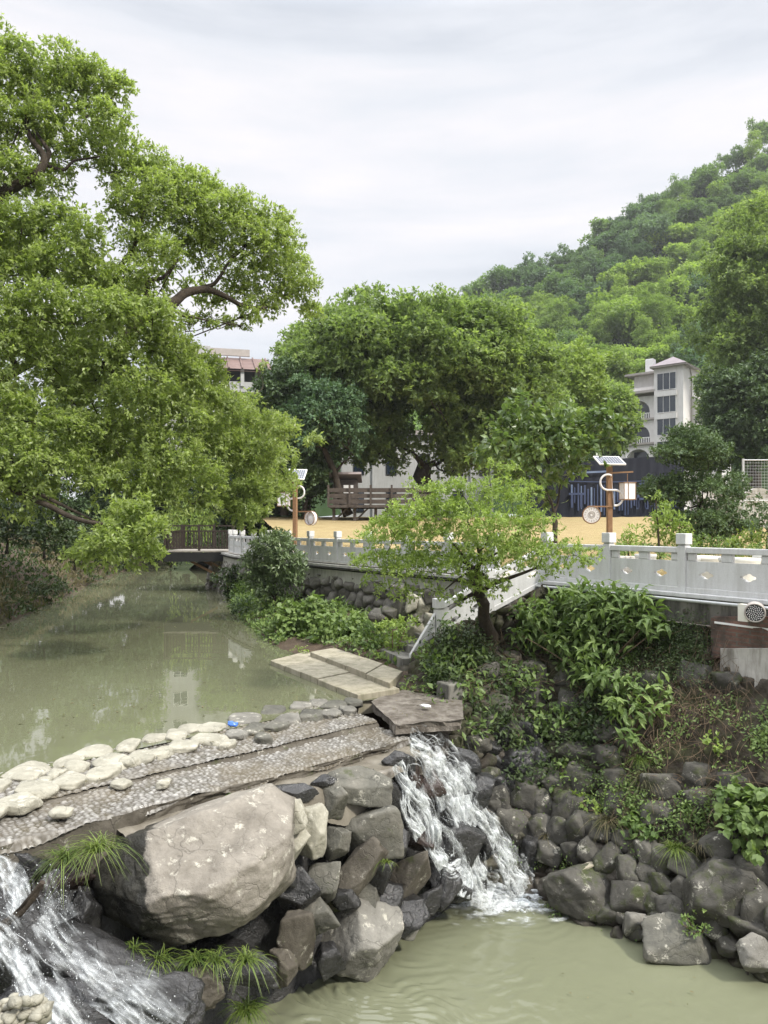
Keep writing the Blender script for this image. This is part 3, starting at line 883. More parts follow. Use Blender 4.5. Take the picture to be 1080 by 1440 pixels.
# stones of the wall's toe: photo centre and size
TOE = [(853, 1282, 34, 24), (878, 1288, 18, 20), (890, 1262, 54, 44), (898, 1303, 36, 30), (921, 1268, 28, 30), (926, 1289, 26, 20), (947, 1278, 38, 38),
       (929, 1241, 30, 32), (957, 1248, 30, 34), (907, 1229, 24, 28), (882, 1224, 30, 46), (858, 1207, 38, 42), (828, 1197, 34, 42), (932, 1210, 30, 38), (966, 1216, 46, 36),
       (910, 1196, 32, 38), (1064, 1268, 54, 80), (1058, 1297, 70, 28), (1025, 1328, 32, 24), (1008, 1303, 32, 30), (942, 1256, 18, 14), (790, 1164, 34, 32),
       (762, 1164, 38, 38), (772, 1196, 44, 32), (806, 1197, 26, 32), (815, 1164, 28, 44), (1062, 1222, 60, 48), (1100, 1215, 60, 60), (1110, 1290, 60, 50),
       (703, 1038, 38, 42), (670, 1046, 40, 26), (694, 1067, 28, 26), (727, 1076, 46, 46), (737, 1118, 44, 40), (721, 1106, 24, 24), (764, 1130, 30, 42), (724, 1160, 40, 50),
       (762, 1166, 40, 36), (747, 1199, 28, 44), (701, 1124, 34, 42), (800, 1130, 34, 34), (830, 1160, 32, 30), (990, 1235, 30, 30), (850, 1170, 34, 28), (1012, 1190, 50, 40),
       (880, 1180, 34, 28), (780, 1100, 36, 30), (820, 1100, 36, 30), (690, 1090, 30, 30), (720, 1030, 36, 34), (660, 1085, 34, 34), (690, 1160, 36, 44)]
q_ = np.random.default_rng(23)
for yy in (955, 990, 1025, 1062, 1100, 1135):
    for xx in np.arange(668 + q_.uniform(0, 25), 1090, 58):
        if len(TOE) < 99 and not (880 < xx < 1060 and 985 < yy < 1090): TOE.append((xx + q_.uniform(-12, 12), yy + q_.uniform(-8, 8), q_.uniform(34, 54), q_.uniform(28, 42)))
for k, (px, py, pw, ph) in enumerate(TOE):
    c = bank(px, py); hw = pw / F * c[1] / 2 * 1.06; hh = ph / F * c[1] / 2 * 1.06
    wet = px < 755 and py > 1030 and k > 28
    if k >= 57: c = c + (0.03, 0.06, 0)
    rock('stone', c + (-0.03, -0.05, 0), (hw * 1.04, max(hw, hh) * 0.8, hh * 1.04), 'rock_wet' if wet and k % 3 else 'rock_wall', 700 + k, rw, planes=9, p=22, rough=0.05, tilt=R((k * 53 % 24) - 12), lo=0.72, yaw=R(-20))

# big boulders that stand free at the water's edge on the right
def boulder(px, py, pw, ph, mat, seed, label, where='pile', tilt=0, group=None, fat=0.8, push=0.0, **kw):
    c = pile(px, py) if where == 'pile' else bank(px, py)
    c = W(px, py, c[1] - push)
    hw, hh = pw / F * c[1] / 2, ph / F * c[1] / 2
    o = rock('boulder', c, (hw, min(hw, hh) * fat * 1.15, hh), mat, seed, None, tilt=R(tilt), sub=5 if max(pw, ph) > 44 else 4, **kw)
    return tag(o, label, 'boulder', group)


GB = 'boulders piled under the weir'; GR = 'boulders along the right bank'
boulder(809, 1249, 124, 92, 'rock_wall', 31, 'large dark brown boulder at the foot of the right bank beside the waterfall', 'bank', 8, GR, push=0.1, planes=8, extra=[(0.2, -0.4, 0.9, 0.7)])
boulder(958, 1322, 112, 58, 'rock_grey', 32, 'pale flat boulder at the waterline under the light green seedling', 'bank', 12, GR, push=0.12, planes=8, extra=[(0, -0.3, 0.95, 0.66)])
boulder(895, 1300, 34, 36, 'rock_tan', 33, 'small mossy pale stone left of the flat waterline boulder', 'bank', 10, GR, push=0.1)
boulder(1068, 1340, 92, 62, 'rock_tan', 34, 'pale jagged boulder at the waterline on the right edge', 'bank', 0, GR, push=0.12)
boulder(1012, 1256, 90, 92, 'rock_wall', 35, 'big dark squared block in the right wall above the waterline', 'bank', 5, GR, push=0.05, planes=7, lo=0.82)

# rubble pile left of the fall
PILE = [(505, 1103, 84, 46, 'rock_grey', -8, 'flat trapezoid grey slab at the top of the rock pile below the apron ledge', dict(extra=[(0.1, -0.5, 0.85, 0.55)], planes=6, lo=.85)),
        (466, 1120, 42, 50, 'rock_grey', -15, 'squarish grey stone just left of the flat top slab', {}),
        (420, 1114, 58, 26, 'rock_wet', 8, 'shiny dark flat rock with yellow lichen near the ledge', {}),
        (455, 1096, 34, 16, 'rock_wet', 5, 'small dark wet rock touching the apron ledge', {}),
        (352, 1138, 34, 24, 'rock_grey', 0, 'small grey flat rock behind the giant boulder', {}),
        (400, 1152, 54, 46, 'rock_pale', 25, 'pale cream rock behind the giant boulder\'s right shoulder', dict(planes=7)),
        (440, 1168, 36, 66, 'rock_pale', -3, 'tall pale upright block between the cream rock and grey stones', dict(planes=6, lo=.85)),
        (410, 1190, 52, 48, 'rock_pale', 35, 'yellowish pale rock tucked against the giant boulder\'s right side', {}),
        (520, 1160, 82, 66, 'rock_grey', 4, 'big rounded grey boulder under the flat top slab', {}),
        (476, 1182, 40, 48, 'rock_grey', 0, 'small lumpy mossy grey rock in the middle of the pile', {}),
        (543, 1112, 34, 76, 'rock_wet', 22, 'long dark wet rock leaning beside the flat slab', {}),
        (496, 1232, 40, 108, 'rock_brown', -46, 'long slanting slab with a pale lower end in mid pile', dict(planes=7, fat=1.0)),
        (456, 1240, 76, 46, 'rock_grey', 38, 'slanting ridged grey slab above the rounded brown rock', dict(planes=7)),
        (422, 1252, 56, 60, 'rock_wet', 20, 'dark faceted rock against the giant boulder\'s lower right', {}),
        (444, 1282, 50, 46, 'rock_grey', 30, 'grey wedge of rock above the lowest big boulder', {}),
        (417, 1322, 50, 78, 'rock_brown', 6, 'brown upright rounded rock standing at the pool edge', dict(planes=7)),
        (511, 1320, 128, 104, 'rock_tan', -18, 'huge rounded boulder at the pool edge, lowest of the pile', dict(planes=9, extra=[(-0.25, -0.75, 0.5, 0.72), (0.8, -0.6, 0.1, 0.74)])),
        (528, 1224, 56, 56, 'rock_wet', 10, 'dark rock in shade at the heart of the pile', {}),
        (574, 1234, 52, 100, 'rock_brown', -38, 'dark slanting slab with a grass tuft beside the waterfall', dict(planes=7)),
        (566, 1280, 62, 44, 'rock_wet', 30, 'smooth wet slate slab slipping into the pool', dict(planes=6)),
        (545, 1268, 40, 60, 'rock_wet', 0, 'black wet rock behind the huge lowest boulder', {}),
        (395, 1225, 40, 40, 'rock_wet', 0, 'small black rock wedged at the giant boulder\'s edge', {}),
        (486, 1266, 40, 34, 'rock_wet', 0, 'black gap-filling rock between the slanting slabs', {}),
        (546, 1186, 46, 60, 'rock_wet', -10, 'dark wet rock right of the big rounded grey boulder', {}),
        (600, 1268, 46, 34, 'rock_wet', 10, 'low black rock at the pool edge left of the waterfall\'s foot', {}),
        (540, 1296, 44, 40, 'rock_wet', 0, 'black wet rock half under water right of the huge lowest boulder', {}),
        (462, 1352, 44, 44, 'rock_wet', 0, 'black wet rock between the brown upright rock and huge lowest boulder', {}),
        (392, 1362, 44, 50, 'rock_brown', 0, 'brown rock at the waterline left of the brown upright rock', {}),
        (574, 1310, 36, 26, 'rock_tan', 20, 'small pale rock at the waterline by the huge lowest boulder\'s right corner', {}),
        (640, 1254, 40, 30, 'rock_wet', 0, 'low dark rock in the foam at the waterfall\'s foot', {}),
        (520, 1262, 44, 44, 'rock_grey', 10, 'grey rock resting above the huge lowest boulder', {}),
        # in the fall
        (606, 1104, 42, 58, 'rock_red', -20, 'reddish brown wet boulder between the two streams of the waterfall', {}),
        (582, 1098, 28, 40, 'rock_red', 0, 'small reddish wet rock under the left stream of the waterfall', {}),
        (590, 1126, 34, 44, 'rock_wet', 0, 'dark rock splashed by the left stream', {}),
        (636, 1186, 66, 62, 'rock_wet', -30, 'large black boulder splitting the waterfall in the middle', dict(planes=7)),
        (680, 1176, 42, 64, 'rock_wet', -8, 'tall black rock in the right stream of the waterfall', {}),
        (592, 1180, 32, 44, 'rock_red', 0, 'brown wet block below the left stream', {}),
        (664, 1112, 44, 50, 'rock_wet', -15, 'smooth grey wet rock right of the upper waterfall', {}),
        (619, 1244, 50, 60, 'rock_wet', -25, 'black jagged rock at the waterfall\'s left foot', {}),
        (668, 1232, 40, 44, 'rock_wet', 0, 'dark rock under the foam at the waterfall\'s foot', {}),
        (560, 1070, 44, 26, 'rock_wet', 0, 'low dark rock where the water leaves the apron', {}),
        (650, 1064, 46, 34, 'rock_wet', 0, 'dark rock in shadow under the concrete slab', {})]
for k, (px, py, pw, ph, mt, tl, lb, kw) in enumerate(PILE):
    boulder(px, py, pw * 1.10, ph * 1.10, mt, 60 + k, lb, 'pile', -tl, GB, push=0.06, rough=0.05, **kw)

# giant boulder: a block cut by broad planes
gb = W(256, 1230, 7.55)
hx, hz = 148 / F * 7.55, 101 / F * 7.55
PL = [(0.10, -0.62, 0.78, 0.53), (0.16, -0.90, -0.40, 0.60), (0.92, -0.38, 0.10, 0.86), (0.80, -0.30, -0.52, 0.84), (0.55, -0.25, 0.80, 0.82), (-0.62, -0.66, 0.42, 0.54),
      (-0.66, -0.74, -0.15, 0.62), (-0.45, -0.60, -0.66, 0.72), (0.25, -0.3, -0.92, 0.84), (-0.40, 0.2, 0.9, 0.68), (-0.95, -0.1, -0.3, 0.94), (-0.86, -0.2, 0.46, 0.72), (-0.2, -0.1, 0.97, 0.76), (0.62, -0.78, 0.05, 0.72)]
V, Fc = rock_verts((hx, 0.86, hz), 77, sub=6, planes=4, p=80, rough=0.042, extra=PL, lo=0.95)
cn_ = fbm(V * 1.5 + 3.3, 4, 91); V = V * (1 - 0.022 * np.exp(-(cn_ / 0.022) ** 2))[:, None]
cn_ = fbm(V * 1.1 + 8.1, 4, 92); V = V * (1 - 0.02 * np.exp(-(cn_ / 0.02) ** 2))[:, None]
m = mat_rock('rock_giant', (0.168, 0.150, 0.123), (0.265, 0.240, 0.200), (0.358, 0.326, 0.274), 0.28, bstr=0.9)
t = m.node_tree
p = [n for n in t.nodes if n.type == 'BSDF_PRINCIPLED'][0]
src = p.inputs['Base Color'].links[0].from_socket
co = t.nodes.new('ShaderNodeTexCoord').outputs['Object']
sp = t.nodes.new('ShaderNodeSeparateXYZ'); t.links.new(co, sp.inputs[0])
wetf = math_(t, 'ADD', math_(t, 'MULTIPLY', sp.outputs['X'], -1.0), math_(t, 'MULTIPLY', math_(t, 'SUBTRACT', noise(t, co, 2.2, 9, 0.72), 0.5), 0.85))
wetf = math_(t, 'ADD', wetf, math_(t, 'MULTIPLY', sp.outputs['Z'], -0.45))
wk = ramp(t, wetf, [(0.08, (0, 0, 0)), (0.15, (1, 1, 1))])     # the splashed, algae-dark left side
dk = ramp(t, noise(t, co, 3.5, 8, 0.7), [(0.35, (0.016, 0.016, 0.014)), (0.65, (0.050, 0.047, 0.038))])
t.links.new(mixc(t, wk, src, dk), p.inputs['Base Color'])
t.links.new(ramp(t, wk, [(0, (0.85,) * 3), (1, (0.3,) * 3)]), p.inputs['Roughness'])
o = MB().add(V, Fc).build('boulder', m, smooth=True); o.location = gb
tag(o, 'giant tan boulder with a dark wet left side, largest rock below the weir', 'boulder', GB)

# dark rocks of the lower left cascade
CAS = [(70, 1245, 130, 90, 7.5, 'rock_red', 20, 'reddish brown wet rock left of the giant boulder under the apron'),
       (20, 1225, 90, 60, 7.2, 'rock_wet', 0, 'dark layered rock at the top of the left cascade'),
       (120, 1290, 60, 110, 7.35, 'rock_wet', 5, 'black upright rock between the left cascade and giant boulder'),
       (150, 1370, 200, 70, 6.75, 'rock_wet', -14, 'broad black rock streaming with water below the giant boulder'),
       (30, 1320, 160, 110, 6.7, 'rock_wet', -20, 'dark rock under the white water of the left cascade'),
       (100, 1420, 180, 80, 6.25, 'rock_wet', -10, 'black rock at the bottom edge under the left cascade'),
       (210, 1425, 150, 80, 6.3, 'rock_wet', -8, 'low black rock by the pool at the bottom edge'),
       (20, 1455, 150, 110, 5.6, 'rock_tan', -12, 'pale pebbly rock in the lower left corner'),
       (285, 1392, 66, 54, 6.95, 'rock_brown', 0, 'rusty brown rock under the grass below the giant boulder'),
       (300, 1345, 190, 50, 7.9, 'rock_wet', 0, 'black hollow rock beneath the giant boulder'),
       (215, 1345, 120, 60, 7.6, 'rock_wet', 0, 'black rock under the left half of the giant boulder'),
       (-60, 1340, 120, 220, 6.9, 'rock_wet', 0, 'dark wall of rock at the left edge beside the cascade')]
for k, (px, py, pw, ph, Y, mt, tl, lb) in enumerate(CAS):
    c = W(px, py, Y)
    o = rock('boulder', c, (pw / F * Y / 2, 0.5 * (pw + ph) / F * Y / 2 * 0.8, ph / F * Y / 2), mt, 200 + k, None, tilt=R(-tl), sub=5, rough=0.09)
    tag(o, lb, 'boulder', 'rocks of the left cascade')
pb = MB()
for k in range(46):
    c = W(rng.uniform(-8, 62), rng.uniform(1402, 1436), 5.28 + rng.uniform(-0.06, 0.1))
    V, Fc = rock_verts(np.array((0.05, 0.045, 0.035)) * rng.uniform(0.6, 1.3), 900 + k, sub=2, planes=5, rough=0.04, p=8)
    pb.add(V + c, Fc)
tag(pb.build('gravel', M['rock_pale'], smooth=True), kind='stuff')

# ------------------------------------------------------------------ falling water
m, t, p, o = newmat('white water')
p.inputs['Base Color'].default_value = (0.70, 0.73, 0.73, 1); p.inputs['Roughness'].default_value = 0.25
trn = t.nodes.new('ShaderNodeBsdfTransparent'); ms = t.nodes.new('ShaderNodeMixShader')
at = t.nodes.new('ShaderNodeAttribute'); at.attribute_name = 'tint'
v = t.nodes.new('ShaderNodeTexCoord').outputs['Object']
al = math_(t, 'MULTIPLY', at.outputs['Fac'], ramp(t, noise(t, v, 18, 5, 0.65), [(0.34, (0.30,) * 3), (0.60, (1,) * 3)]))
t.links.new(al, ms.inputs[0]); t.links.new(trn.outputs[0], ms.inputs[1]); t.links.new(p.outputs[0], ms.inputs[2]); t.links.new(ms.outputs[0], o.inputs[0])
M['foam'] = m


def smooth_path(pts, n=40):
    pts = np.asarray(pts, float); k = np.linspace(0, len(pts) - 1, n)
    q = np.stack([np.interp(k, np.arange(len(pts)), pts[:, j]) for j in range(pts.shape[1])], -1)
    for _ in range(3): q[1:-1] = 0.25 * q[:-2] + 0.5 * q[1:-1] + 0.25 * q[2:]
    return q


def stream(mb, path, wid, n, r_, out, drops=300, ln=(0.15, 0.5), wr=(0.004, 0.016), veil=1.0):
    """path (k,3) with half-widths; many thin torn ribbons of water and drops along it"""
    q = smooth_path(np.column_stack([path, wid]), 60)
    C, hw = q[:, :3], q[:, 3]
    tg = norm(np.gradient(C, axis=0)); out = norm(np.asarray(out, float)); sd = norm(np.cross(tg, out))
    seg = np.linalg.norm(np.diff(C, axis=0), axis=1); cum = np.concatenate([[0], np.cumsum(seg)]); Lt = cum[-1]
    n, m = int(n * 0.55), 7                                  # torn threads of white water, all at once
    l = r_.uniform(0.06, 0.22, n) * (1 + 1.2 * (r_.random(n) < 0.15)); a = r_.uniform(-0.05, 1, n) * (Lt - l * 0.5)
    s_ = np.clip(a[:, None] + l[:, None] * np.linspace(0, 1, m), 0, Lt).ravel(); kid = np.repeat(np.arange(n) * 1.37, m)
    f = lambda A: np.stack([np.interp(s_, cum, A[:, j]) for j in range(3)], -1)
    skew = np.repeat(r_.normal(size=n) * 0.5, m) * np.tile(np.linspace(-1, 1, m), n) * np.repeat(l, m) / 0.12
    lat = np.repeat(r_.normal(size=n) * 0.52, m) + 0.45 * skew + 0.32 * vnoise(np.stack([s_ * 7, kid, 0 * s_], -1), 5)
    c = f(C) + f(sd) * (np.interp(s_, cum, hw) * lat)[:, None] + out * (np.repeat(r_.random(n) ** 1.6 * 0.09, m) + 0.04 * vnoise(np.stack([s_ * 9, kid, 0 * s_], -1), 8))[:, None]
    prof = np.sin(np.linspace(0.15, np.pi - 0.15, m)) ** 0.7
    ww = np.repeat(r_.uniform(*wr, n) * (0.30 + 0.7 * r_.random(n) ** 3), m) * np.tile(prof, n) * (1 + 0.7 * vnoise(np.stack([s_ * 26, kid, 0 * s_], -1), 3))
    roll = np.repeat(r_.normal(size=n) * 0.3, m)[:, None]
    e_ = (f(sd) + out * roll) * ww[:, None]
    al = np.repeat(r_.uniform(0.12, 0.75, n) , m) * np.tile(0.35 + 0.65 * prof, n)
    V = np.stack([c - e_, c + out * ww[:, None] * 0.5, c + e_], 1).reshape(n, m, 3, 3)
    ii = np.arange(n * m * 3).reshape(n, m, 3)
    q4 = np.stack([ii[:, :-1, :-1], ii[:, 1:, :-1], ii[:, 1:, 1:], ii[:, :-1, 1:]], -1).reshape(-1, 4)
    mb.add(V.reshape(-1, 3), q4, np.repeat(al, 3))
    # a thin veil of water the threads ride on
    us, vs = np.linspace(0, Lt, 70), np.linspace(-1.1, 1.1, 16)
    for lay in range(3):
        us, vs = np.linspace(0, Lt, 160), np.linspace(-1.35, 1.35, 44); US, VS = np.meshgrid(us, vs, indexing='ij'); ff = lambda A: np.stack([np.interp(US.ravel(), cum, A[:, j]) for j in range(3)], -1)
        HWm = np.interp(US.ravel(), cum, hw); sl_ = VS.ravel() * HWm
        warp = 0.05 * vnoise(np.stack([US.ravel() * 4, sl_ * 6, 0 * sl_ + lay * 7], -1), 31)
        nz = fbm(np.stack([US.ravel() * 2.6 + lay * 9, (sl_ + warp) * 20, 0 * sl_ + Lt * 3], -1), 3, 12 + lay, 0.6) + 0.35 * fbm(np.stack([US.ravel() * 7, sl_ * 26, 0 * sl_ + lay], -1), 2, 55)
        big = fbm(np.stack([US.ravel() * 4.5, sl_ * 7, 0 * sl_ + Lt + lay * 3], -1), 2, 77)
        Pv = ff(C) + ff(sd) * sl_[:, None] + out * (0.015 * lay + 0.045 * nz + 0.05 * big)[:, None]
        av = np.clip(0.30 + 0.80 * nz + 0.55 * big - 0.42 * np.abs(VS.ravel()) ** 2, 0.0, 0.85) * veil
        mb.grid(Pv.reshape(160, 44, 3), np.maximum(av, 0.002).reshape(160, 44))
    drops = int(drops * 0.6)
    oc = np.array([(1, 0, 0), (-1, 0, 0), (0, 1, 0), (0, -1, 0), (0, 0, 1.4), (0, 0, -1.4)])
    of = np.array([(0, 2, 4), (2, 1, 4), (1, 3, 4), (3, 0, 4), (2, 0, 5), (1, 2, 5), (3, 1, 5), (0, 3, 5)])
    s = r_.uniform(0, Lt, drops)
    c = np.stack([np.interp(s, cum, C[:, j]) for j in range(3)], -1) + np.stack([np.interp(s, cum, sd[:, j]) for j in range(3)], -1) * (np.interp(s, cum, hw) * r_.normal(size=drops) * 0.8)[:, None]
    c = c + out * np.abs(r_.normal(size=drops))[:, None] * 0.07 + r_.normal(size=(drops, 3)) * 0.015
    rd = r_.uniform(0.0014, 0.0048, drops) * (0.6 + r_.random(drops) ** 3)
    V = c[:, None] + oc[None] * rd[:, None, None]
    mb.add(V.reshape(-1, 3), (np.arange(drops)[:, None, None] * 6 + of[None]).reshape(-1, 3), np.full(drops * 6, 0.9))


def pth(lst, off=0.22):
    o_ = []
    for px, py in lst:
        c = pile(px, py); o_.append(W(px, py, c[1] - off))
    return np.array(o_)


r_ = np.random.default_rng(5)
OUT = np.array((0.45, -0.75, 0.5))
wf = MB()
sc_ = 10.2 / F

stream(wf, pth([(575, 1040), (598, 1052), (622, 1075), (640, 1105), (652, 1135), (668, 1160)], 0.20), np.array([16, 20, 28, 31, 29, 28]) * sc_, 260, r_, OUT, 420, veil=0.8)
stream(wf, pth([(662, 1130), (678, 1152), (694, 1178), (708, 1205), (724, 1232), (742, 1254)], 0.24), np.array([15, 13, 13, 18, 26, 34]) * sc_, 220, r_, OUT, 520, veil=0.8)
stream(wf, pth([(648, 1120), (652, 1150), (660, 1185), (668, 1215), (676, 1240), (690, 1258)], 0.26), np.array([22, 19, 14, 13, 18, 26]) * sc_, 170, r_, OUT, 380, veil=0.75)
stream(wf, pth([(560, 1072), (567, 1090), (580, 1110), (596, 1130), (605, 1160), (610, 1195), (622, 1216)], 0.24), np.array([13, 12, 13, 14, 11, 10, 13]) * sc_, 150, r_, OUT, 380, veil=0.75)
stream(wf, pth([(572, 1100), (570, 1130), (575, 1150), (590, 1175)], 0.24), np.array([8, 9, 12, 10]) * sc_, 90, r_, OUT, 150)
stream(wf, pth([(640, 1080), (664, 1110), (684, 1145), (706, 1180), (720, 1215)], 0.22), np.array([8, 9, 8, 8, 10]) * sc_, 60, r_, OUT, 260, veil=0.5)
stream(wf, pth([(608, 1150), (632, 1172), (650, 1205), (664, 1240)], 0.30), np.array([7, 8, 8, 10]) * sc_, 40, r_, OUT, 220, veil=0.4)
stream(wf, pth([(590, 1060), (600, 1085), (612, 1110), (622, 1140)], 0.26), np.array([8, 8, 7, 7]) * sc_, 40, r_, OUT, 200, veil=0.45)
stream(wf, pth([(616, 1212), (632, 1222), (648, 1216), (652, 1240), (648, 1262)], 0.26), np.array([10, 13, 13, 11, 10]) * sc_, 220, r_, OUT, 300)
o = wf.build('waterfall', M['foam'], smooth=True); tag(o, kind='structure')

# churned foam where the fall meets the pool
fm = MB()
for k in range(1500):
    a = r_.normal(size=2)
    x = 1.66 + a[0] * 0.33; y = 10.93 + a[1] * 0.14 - 0.06 * a[0]
    rr_ = r_.uniform(0.008, 0.035) * (1.2 - 0.3 * min(3, abs(a[0])))
    V, Fc = ico(1)
    fm.add(V * (rr_, rr_ * 0.8, rr_ * 0.5) * (1 + 0.3 * vnoise(V * 2 + k, 2)[:, None]) + (x, y, LW + 0.005 + 0.05 * max(0, 1 - abs(a[0]) / 1.4) * r_.random()), Fc, np.full(len(V), r_.uniform(0.35, 1.0)))
stream(fm, np.array([(0.95, 11.03, LW + 0.02), (1.35, 10.95, LW + 0.03), (1.75, 10.86, LW + 0.03), (2.25, 10.77, LW + 0.02)]), np.array([0.10, 0.18, 0.22, 0.12]), 200, r_, (0, -0.2, 1), 700)
US, VS = np.meshgrid(np.linspace(0, 2 * np.pi, 90), np.linspace(0, 1, 40), indexing='ij')
xx_, yy_ = 1.62 + VS * 1.15 * np.cos(US), 10.75 + VS * 0.62 * np.sin(US) - 0.12 * VS
fz = fbm(np.stack([xx_.ravel() * 5, yy_.ravel() * 8, 0 * xx_.ravel()], -1), 5, 14, 0.65).reshape(xx_.shape)
fa = np.clip(1.05 - 1.45 * VS + 0.75 * fz, 0.0, 0.8); fa[:, -1] = 0
fm.grid(np.stack([xx_, yy_, LW + 0.042 + 0.03 * np.clip(1 - VS, 0, 1) * (0.5 + fz)], -1), np.maximum(fa, 0.002))
tag(fm.build('foam', M['foam'], smooth=True), kind='structure')

# left cascade
lc = MB()
CS = lambda l: np.array([W(a, b, y) for a, b, y in l])
O2 = np.array((0.25, -0.8, 0.55)); s6 = 6.6 / F
stream(lc, CS([(-30, 1200, 7.1), (5, 1215, 6.95), (20, 1250, 6.8), (28, 1290, 6.55)]), np.array([14, 16, 16, 14]) * s6, 25, r_, O2, 500, wr=(0.003, 0.010), veil=0.55)
stream(lc, CS([(-40, 1296, 6.25), (0, 1308, 6.2), (22, 1345, 6.1), (48, 1390, 5.95), (80, 1425, 5.8), (115, 1475, 5.7)]), np.array([18, 18, 19, 21, 24, 26]) * s6, 60, r_, O2, 1300, veil=0.62)
stream(lc, CS([(60, 1290, 6.4), (90, 1330, 6.25), (130, 1372, 6.15), (180, 1410, 6.0), (230, 1450, 5.9)]), np.array([12, 18, 20, 18, 18]) * s6, 20, r_, O2, 600, wr=(0.002, 0.008), veil=0.4)
stream(lc, CS([(100, 1345, 6.2), (160, 1372, 6.15), (215, 1398, 6.05), (262, 1432, 5.95)]), np.array([10, 18, 16, 12]) * s6, 8, r_, O2, 120, wr=(0.002, 0.006), veil=0.2)
stream(lc, CS([(65, 1230, 7.0), (75, 1262, 6.9), (85, 1300, 6.7)]), np.array([14, 18, 20]) * s6, 6, r_, O2, 500, wr=(0.001, 0.004), veil=0.15)
tag(lc.build('cascade_water', M['foam'], smooth=True), kind='structure')

# thin sheet of water sliding over the ledge and the end of the apron
# ------------------------------------------------------------------ banks of the upper river, landing, far wall
zk = lambda z: CZ - (CZ - z) * KS
RL = [np.array(q) * KS for q in ((7.76, 11.2), (6.78, 12.75), (5.80, 14.3), (4.82, 15.85), (3.84, 17.4), (2.86, 18.95), (1.79, 20.6), (0.69, 22.25), (-0.50, 23.9), (-1.60, 25.55), (-2.70, 27.2), (-3.75, 28.85), (-4.75, 30.45), (-5.65, 32.0), (-6.4, 33.4), (-7.05, 35.0), (-7.6, 36.6))]
m, t, p, o = newmat('dry stone wall')
v = objcoord(t, False)
at = t.nodes.new('ShaderNodeAttribute'); at.attribute_name = 'tint'
c = ramp(t, at.outputs['Fac'], [(0, (0.028, 0.025, 0.02)), (0.2, (0.09, 0.08, 0.07)), (0.6, (0.19, 0.175, 0.155)), (1, (0.33, 0.31, 0.28))])
c = mixc(t, math_(t, 'MULTIPLY', ramp(t, noise(t, v, 8, 8, 0.7), [(0.4, (0, 0, 0)), (0.7, (1, 1, 1))]), 0.6), c, (0.07, 0.066, 0.05))
t.links.new(c, p.inputs['Base Color']); p.inputs['Roughness'].default_value = 0.85
bump(t, p, noise(t, v, 14, 8, 0.75), 0.7, 0.04)
M['drystone'] = m
fw = thing('river_wall', (-1, 24, UW), 'long dry stone river wall with a concrete coping below the far white railing', 'wall')
line = np.array(RL[5:] + [np.array((-8.2, 38.2)) * KS, np.array((-9.4, 41)) * KS]) + np.array((-0.12, -0.07))
line = np.vstack([[(2.95 * KS, 18.6 * KS)], line])
cum = np.concatenate([[0], np.cumsum(np.linalg.norm(np.diff(line, axis=0), axis=1))])
ns, nz = 520, 60
s = np.linspace(0, cum[-1], ns); zz = np.linspace(zk(3.30), 1.6, nz)
lx, ly = np.interp(s, cum, line[:, 0]), np.interp(s, cum, line[:, 1])
tx = norm(np.stack([np.gradient(lx), np.gradient(ly)], -1)); nrm2 = np.stack([tx[:, 1], -tx[:, 0]], -1)
if nrm2[0, 1] > 0: nrm2 = -nrm2
S, Z = np.meshgrid(s, zz, indexing='ij')
Q = np.stack([S, Z, 0 * S], -1).reshape(-1, 3)
f1, f2, cid = worley(Q * (2.0, 2.6, 0) + 0.3 * np.stack([vnoise(Q * 3, 1), vnoise(Q * 3, 2), 0 * Q[:, 0]], -1) + (0, 0, 0.5), 77)
dm = (np.clip((f2 - f1) * 2.4, 0, 1) ** 0.6 * (0.5 + 0.8 * cid) * 0.16 + 0.03 * fbm(Q * 5, 4, 2)).reshape(S.shape) + (zk(3.3) - Z) * 0.12
P = np.stack([lx[:, None] + nrm2[:, 0:1] * dm, ly[:, None] + nrm2[:, 1:2] * dm, Z], -1)
tint = np.clip(np.clip((f2 - f1) * 4, 0, 1) * (0.25 + 0.65 * cid), 0.01, 1).reshape(S.shape)
g = MB(); g.grid(P, tint); g.build('stone_face', m, fw, fw.location, smooth=True)


def strip(mb, pts, prof):
    """sweep a profile [(out, z)...] along a 2-D line, out = towards the river"""
    pts = np.asarray(pts, float); tg = norm(np.gradient(pts, axis=0)); nn = np.stack([tg[:, 1], -tg[:, 0]], -1)
    if nn[0, 1] > 0: nn = -nn
    P = np.stack([np.column_stack([pts + nn * o_, np.full(len(pts), z)]) for o_, z in prof], 1)
    mb.grid(P)
    for e_ in (0, -1):
        q = P[e_]; k = len(prof)
        if k == 4: mb.add(q, [(0, 1, 2, 3)])
    return mb


